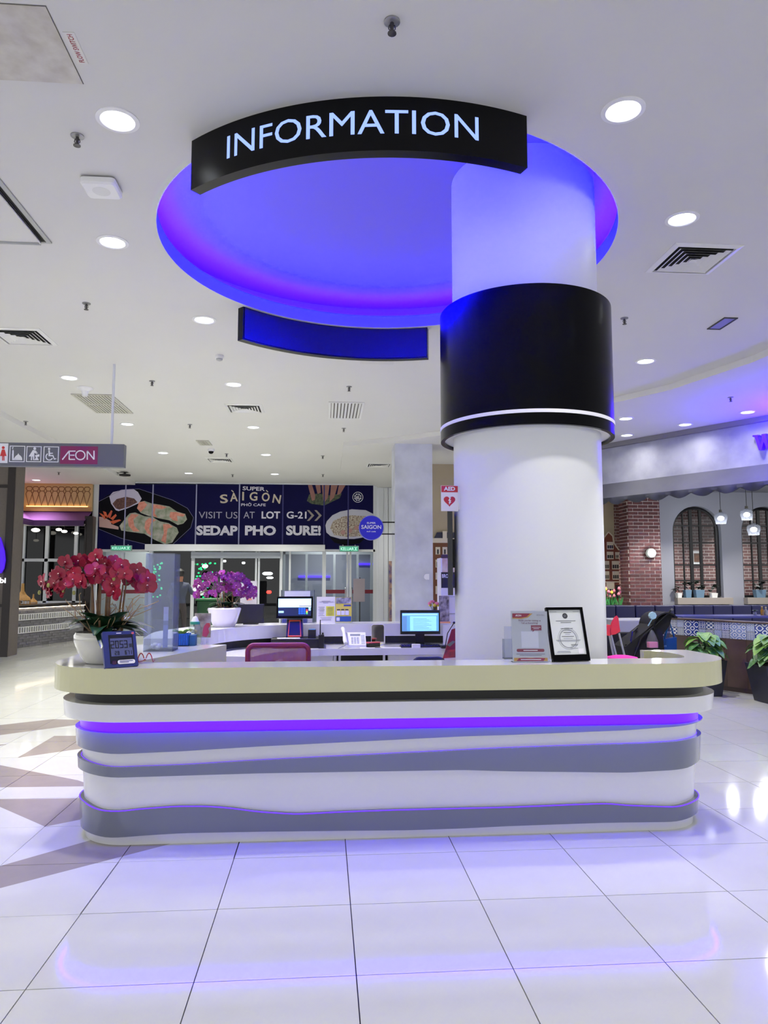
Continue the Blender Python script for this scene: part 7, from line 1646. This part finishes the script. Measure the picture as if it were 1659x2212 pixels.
sb_ = po.modifiers.new('sub', 'SUBSURF'); sb_.levels = 2; sb_.render_levels = 2
for nm, mt, pr in (('hair', M('hair', (18, 16, 18), .6), [(.085, 1.60), (.112, 1.66), (.11, 1.73), (.06, 1.785), (.01, 1.79)]),):
    MB().lathe(pr, (cx_ - .01, PYY - .015, 0), 16).build(nm, mt, po, smooth=True)
q = V(J['wrr']); wb = MB(); wb.lathe([(.02, 1.42), (.12, 1.36), (.17, 1.24), (.12, 1.14), (.02, 1.12)], (q.x + .08, q.y + .02, 0), 14); tag(wb.build('white_bundle', paper, smooth=True), 'white bundle carried by the person at the entrance', 'bag')
q = ony(455, 1318, 19.4); gb_ = thing('waste_bin', 'dark green waste bin behind the purple orchid', 'bin', (q.x, 19.4, 0))
zt_b = ony(455, 1292, 19.4).z; MB().rbox(q.x - .32, q.x + .3, 19.2, 19.7, 0, zt_b - .06, .05).build('body', M('bin_green', (26, 74, 40), .5), gb_, smooth=True); MB().rbox(q.x - .36, q.x + .34, 19.16, 19.74, zt_b - .06, zt_b, .06).build('lid', M('bin_lid', (30, 90, 48), .5), gb_, smooth=True)
q = ony(548, 1300, 19.0); pb2 = thing('poster_board', 'white poster board on a stand behind the black monitor back', 'poster', (q.x, 19.0, 0))
x0, x1, z0, z1 = yrect(519, 1255, 555, 1312, 19.0)
MB().box(x0, x1, 19.0, 19.03, z0, z1).build('board', M('poster_lilac', (206, 200, 222), .5), pb2); m = MB(); ypoly(m, [(530, 1290), (540, 1284), (545, 1296), (534, 1298)], 18.99, .004); m.build('print', M('poster_print', (206, 140, 130), .5), pb2); MB().box((x0 + x1) / 2 - .03, (x0 + x1) / 2 + .03, 19.0, 19.04, 0, z0).build('post', alu, pb2); MB().box((x0 + x1) / 2 - .25, (x0 + x1) / 2 + .25, 18.85, 19.2, 0, .03).build('foot', alu, pb2)
q = ony(777, 1340, 19.8); ms = thing('poster_stand', 'black music stand style poster holder with a blank sheet by the right door', 'poster stand', (q.x, 19.8, 0))
x0, x1, z0, z1 = yrect(763, 1250, 788, 1300, 19.8); MB().box(x0, x1, 19.78, 19.79, z0, z1).build('sheet', M('sheet_dim', (150, 140, 150), .6), ms); MB().lathe([(.014, .03), (.014, z1 + .03)], (q.x, 19.8, 0), 8).build('pole', black_matt, ms)
for k in range(3): a_ = 2 * PI * k / 3; MB().tube([(q.x, 19.8, .12), (q.x + .25 * math.cos(a_), 19.8 + .25 * math.sin(a_), .01)], .012, 6).build('leg', black_matt, ms)
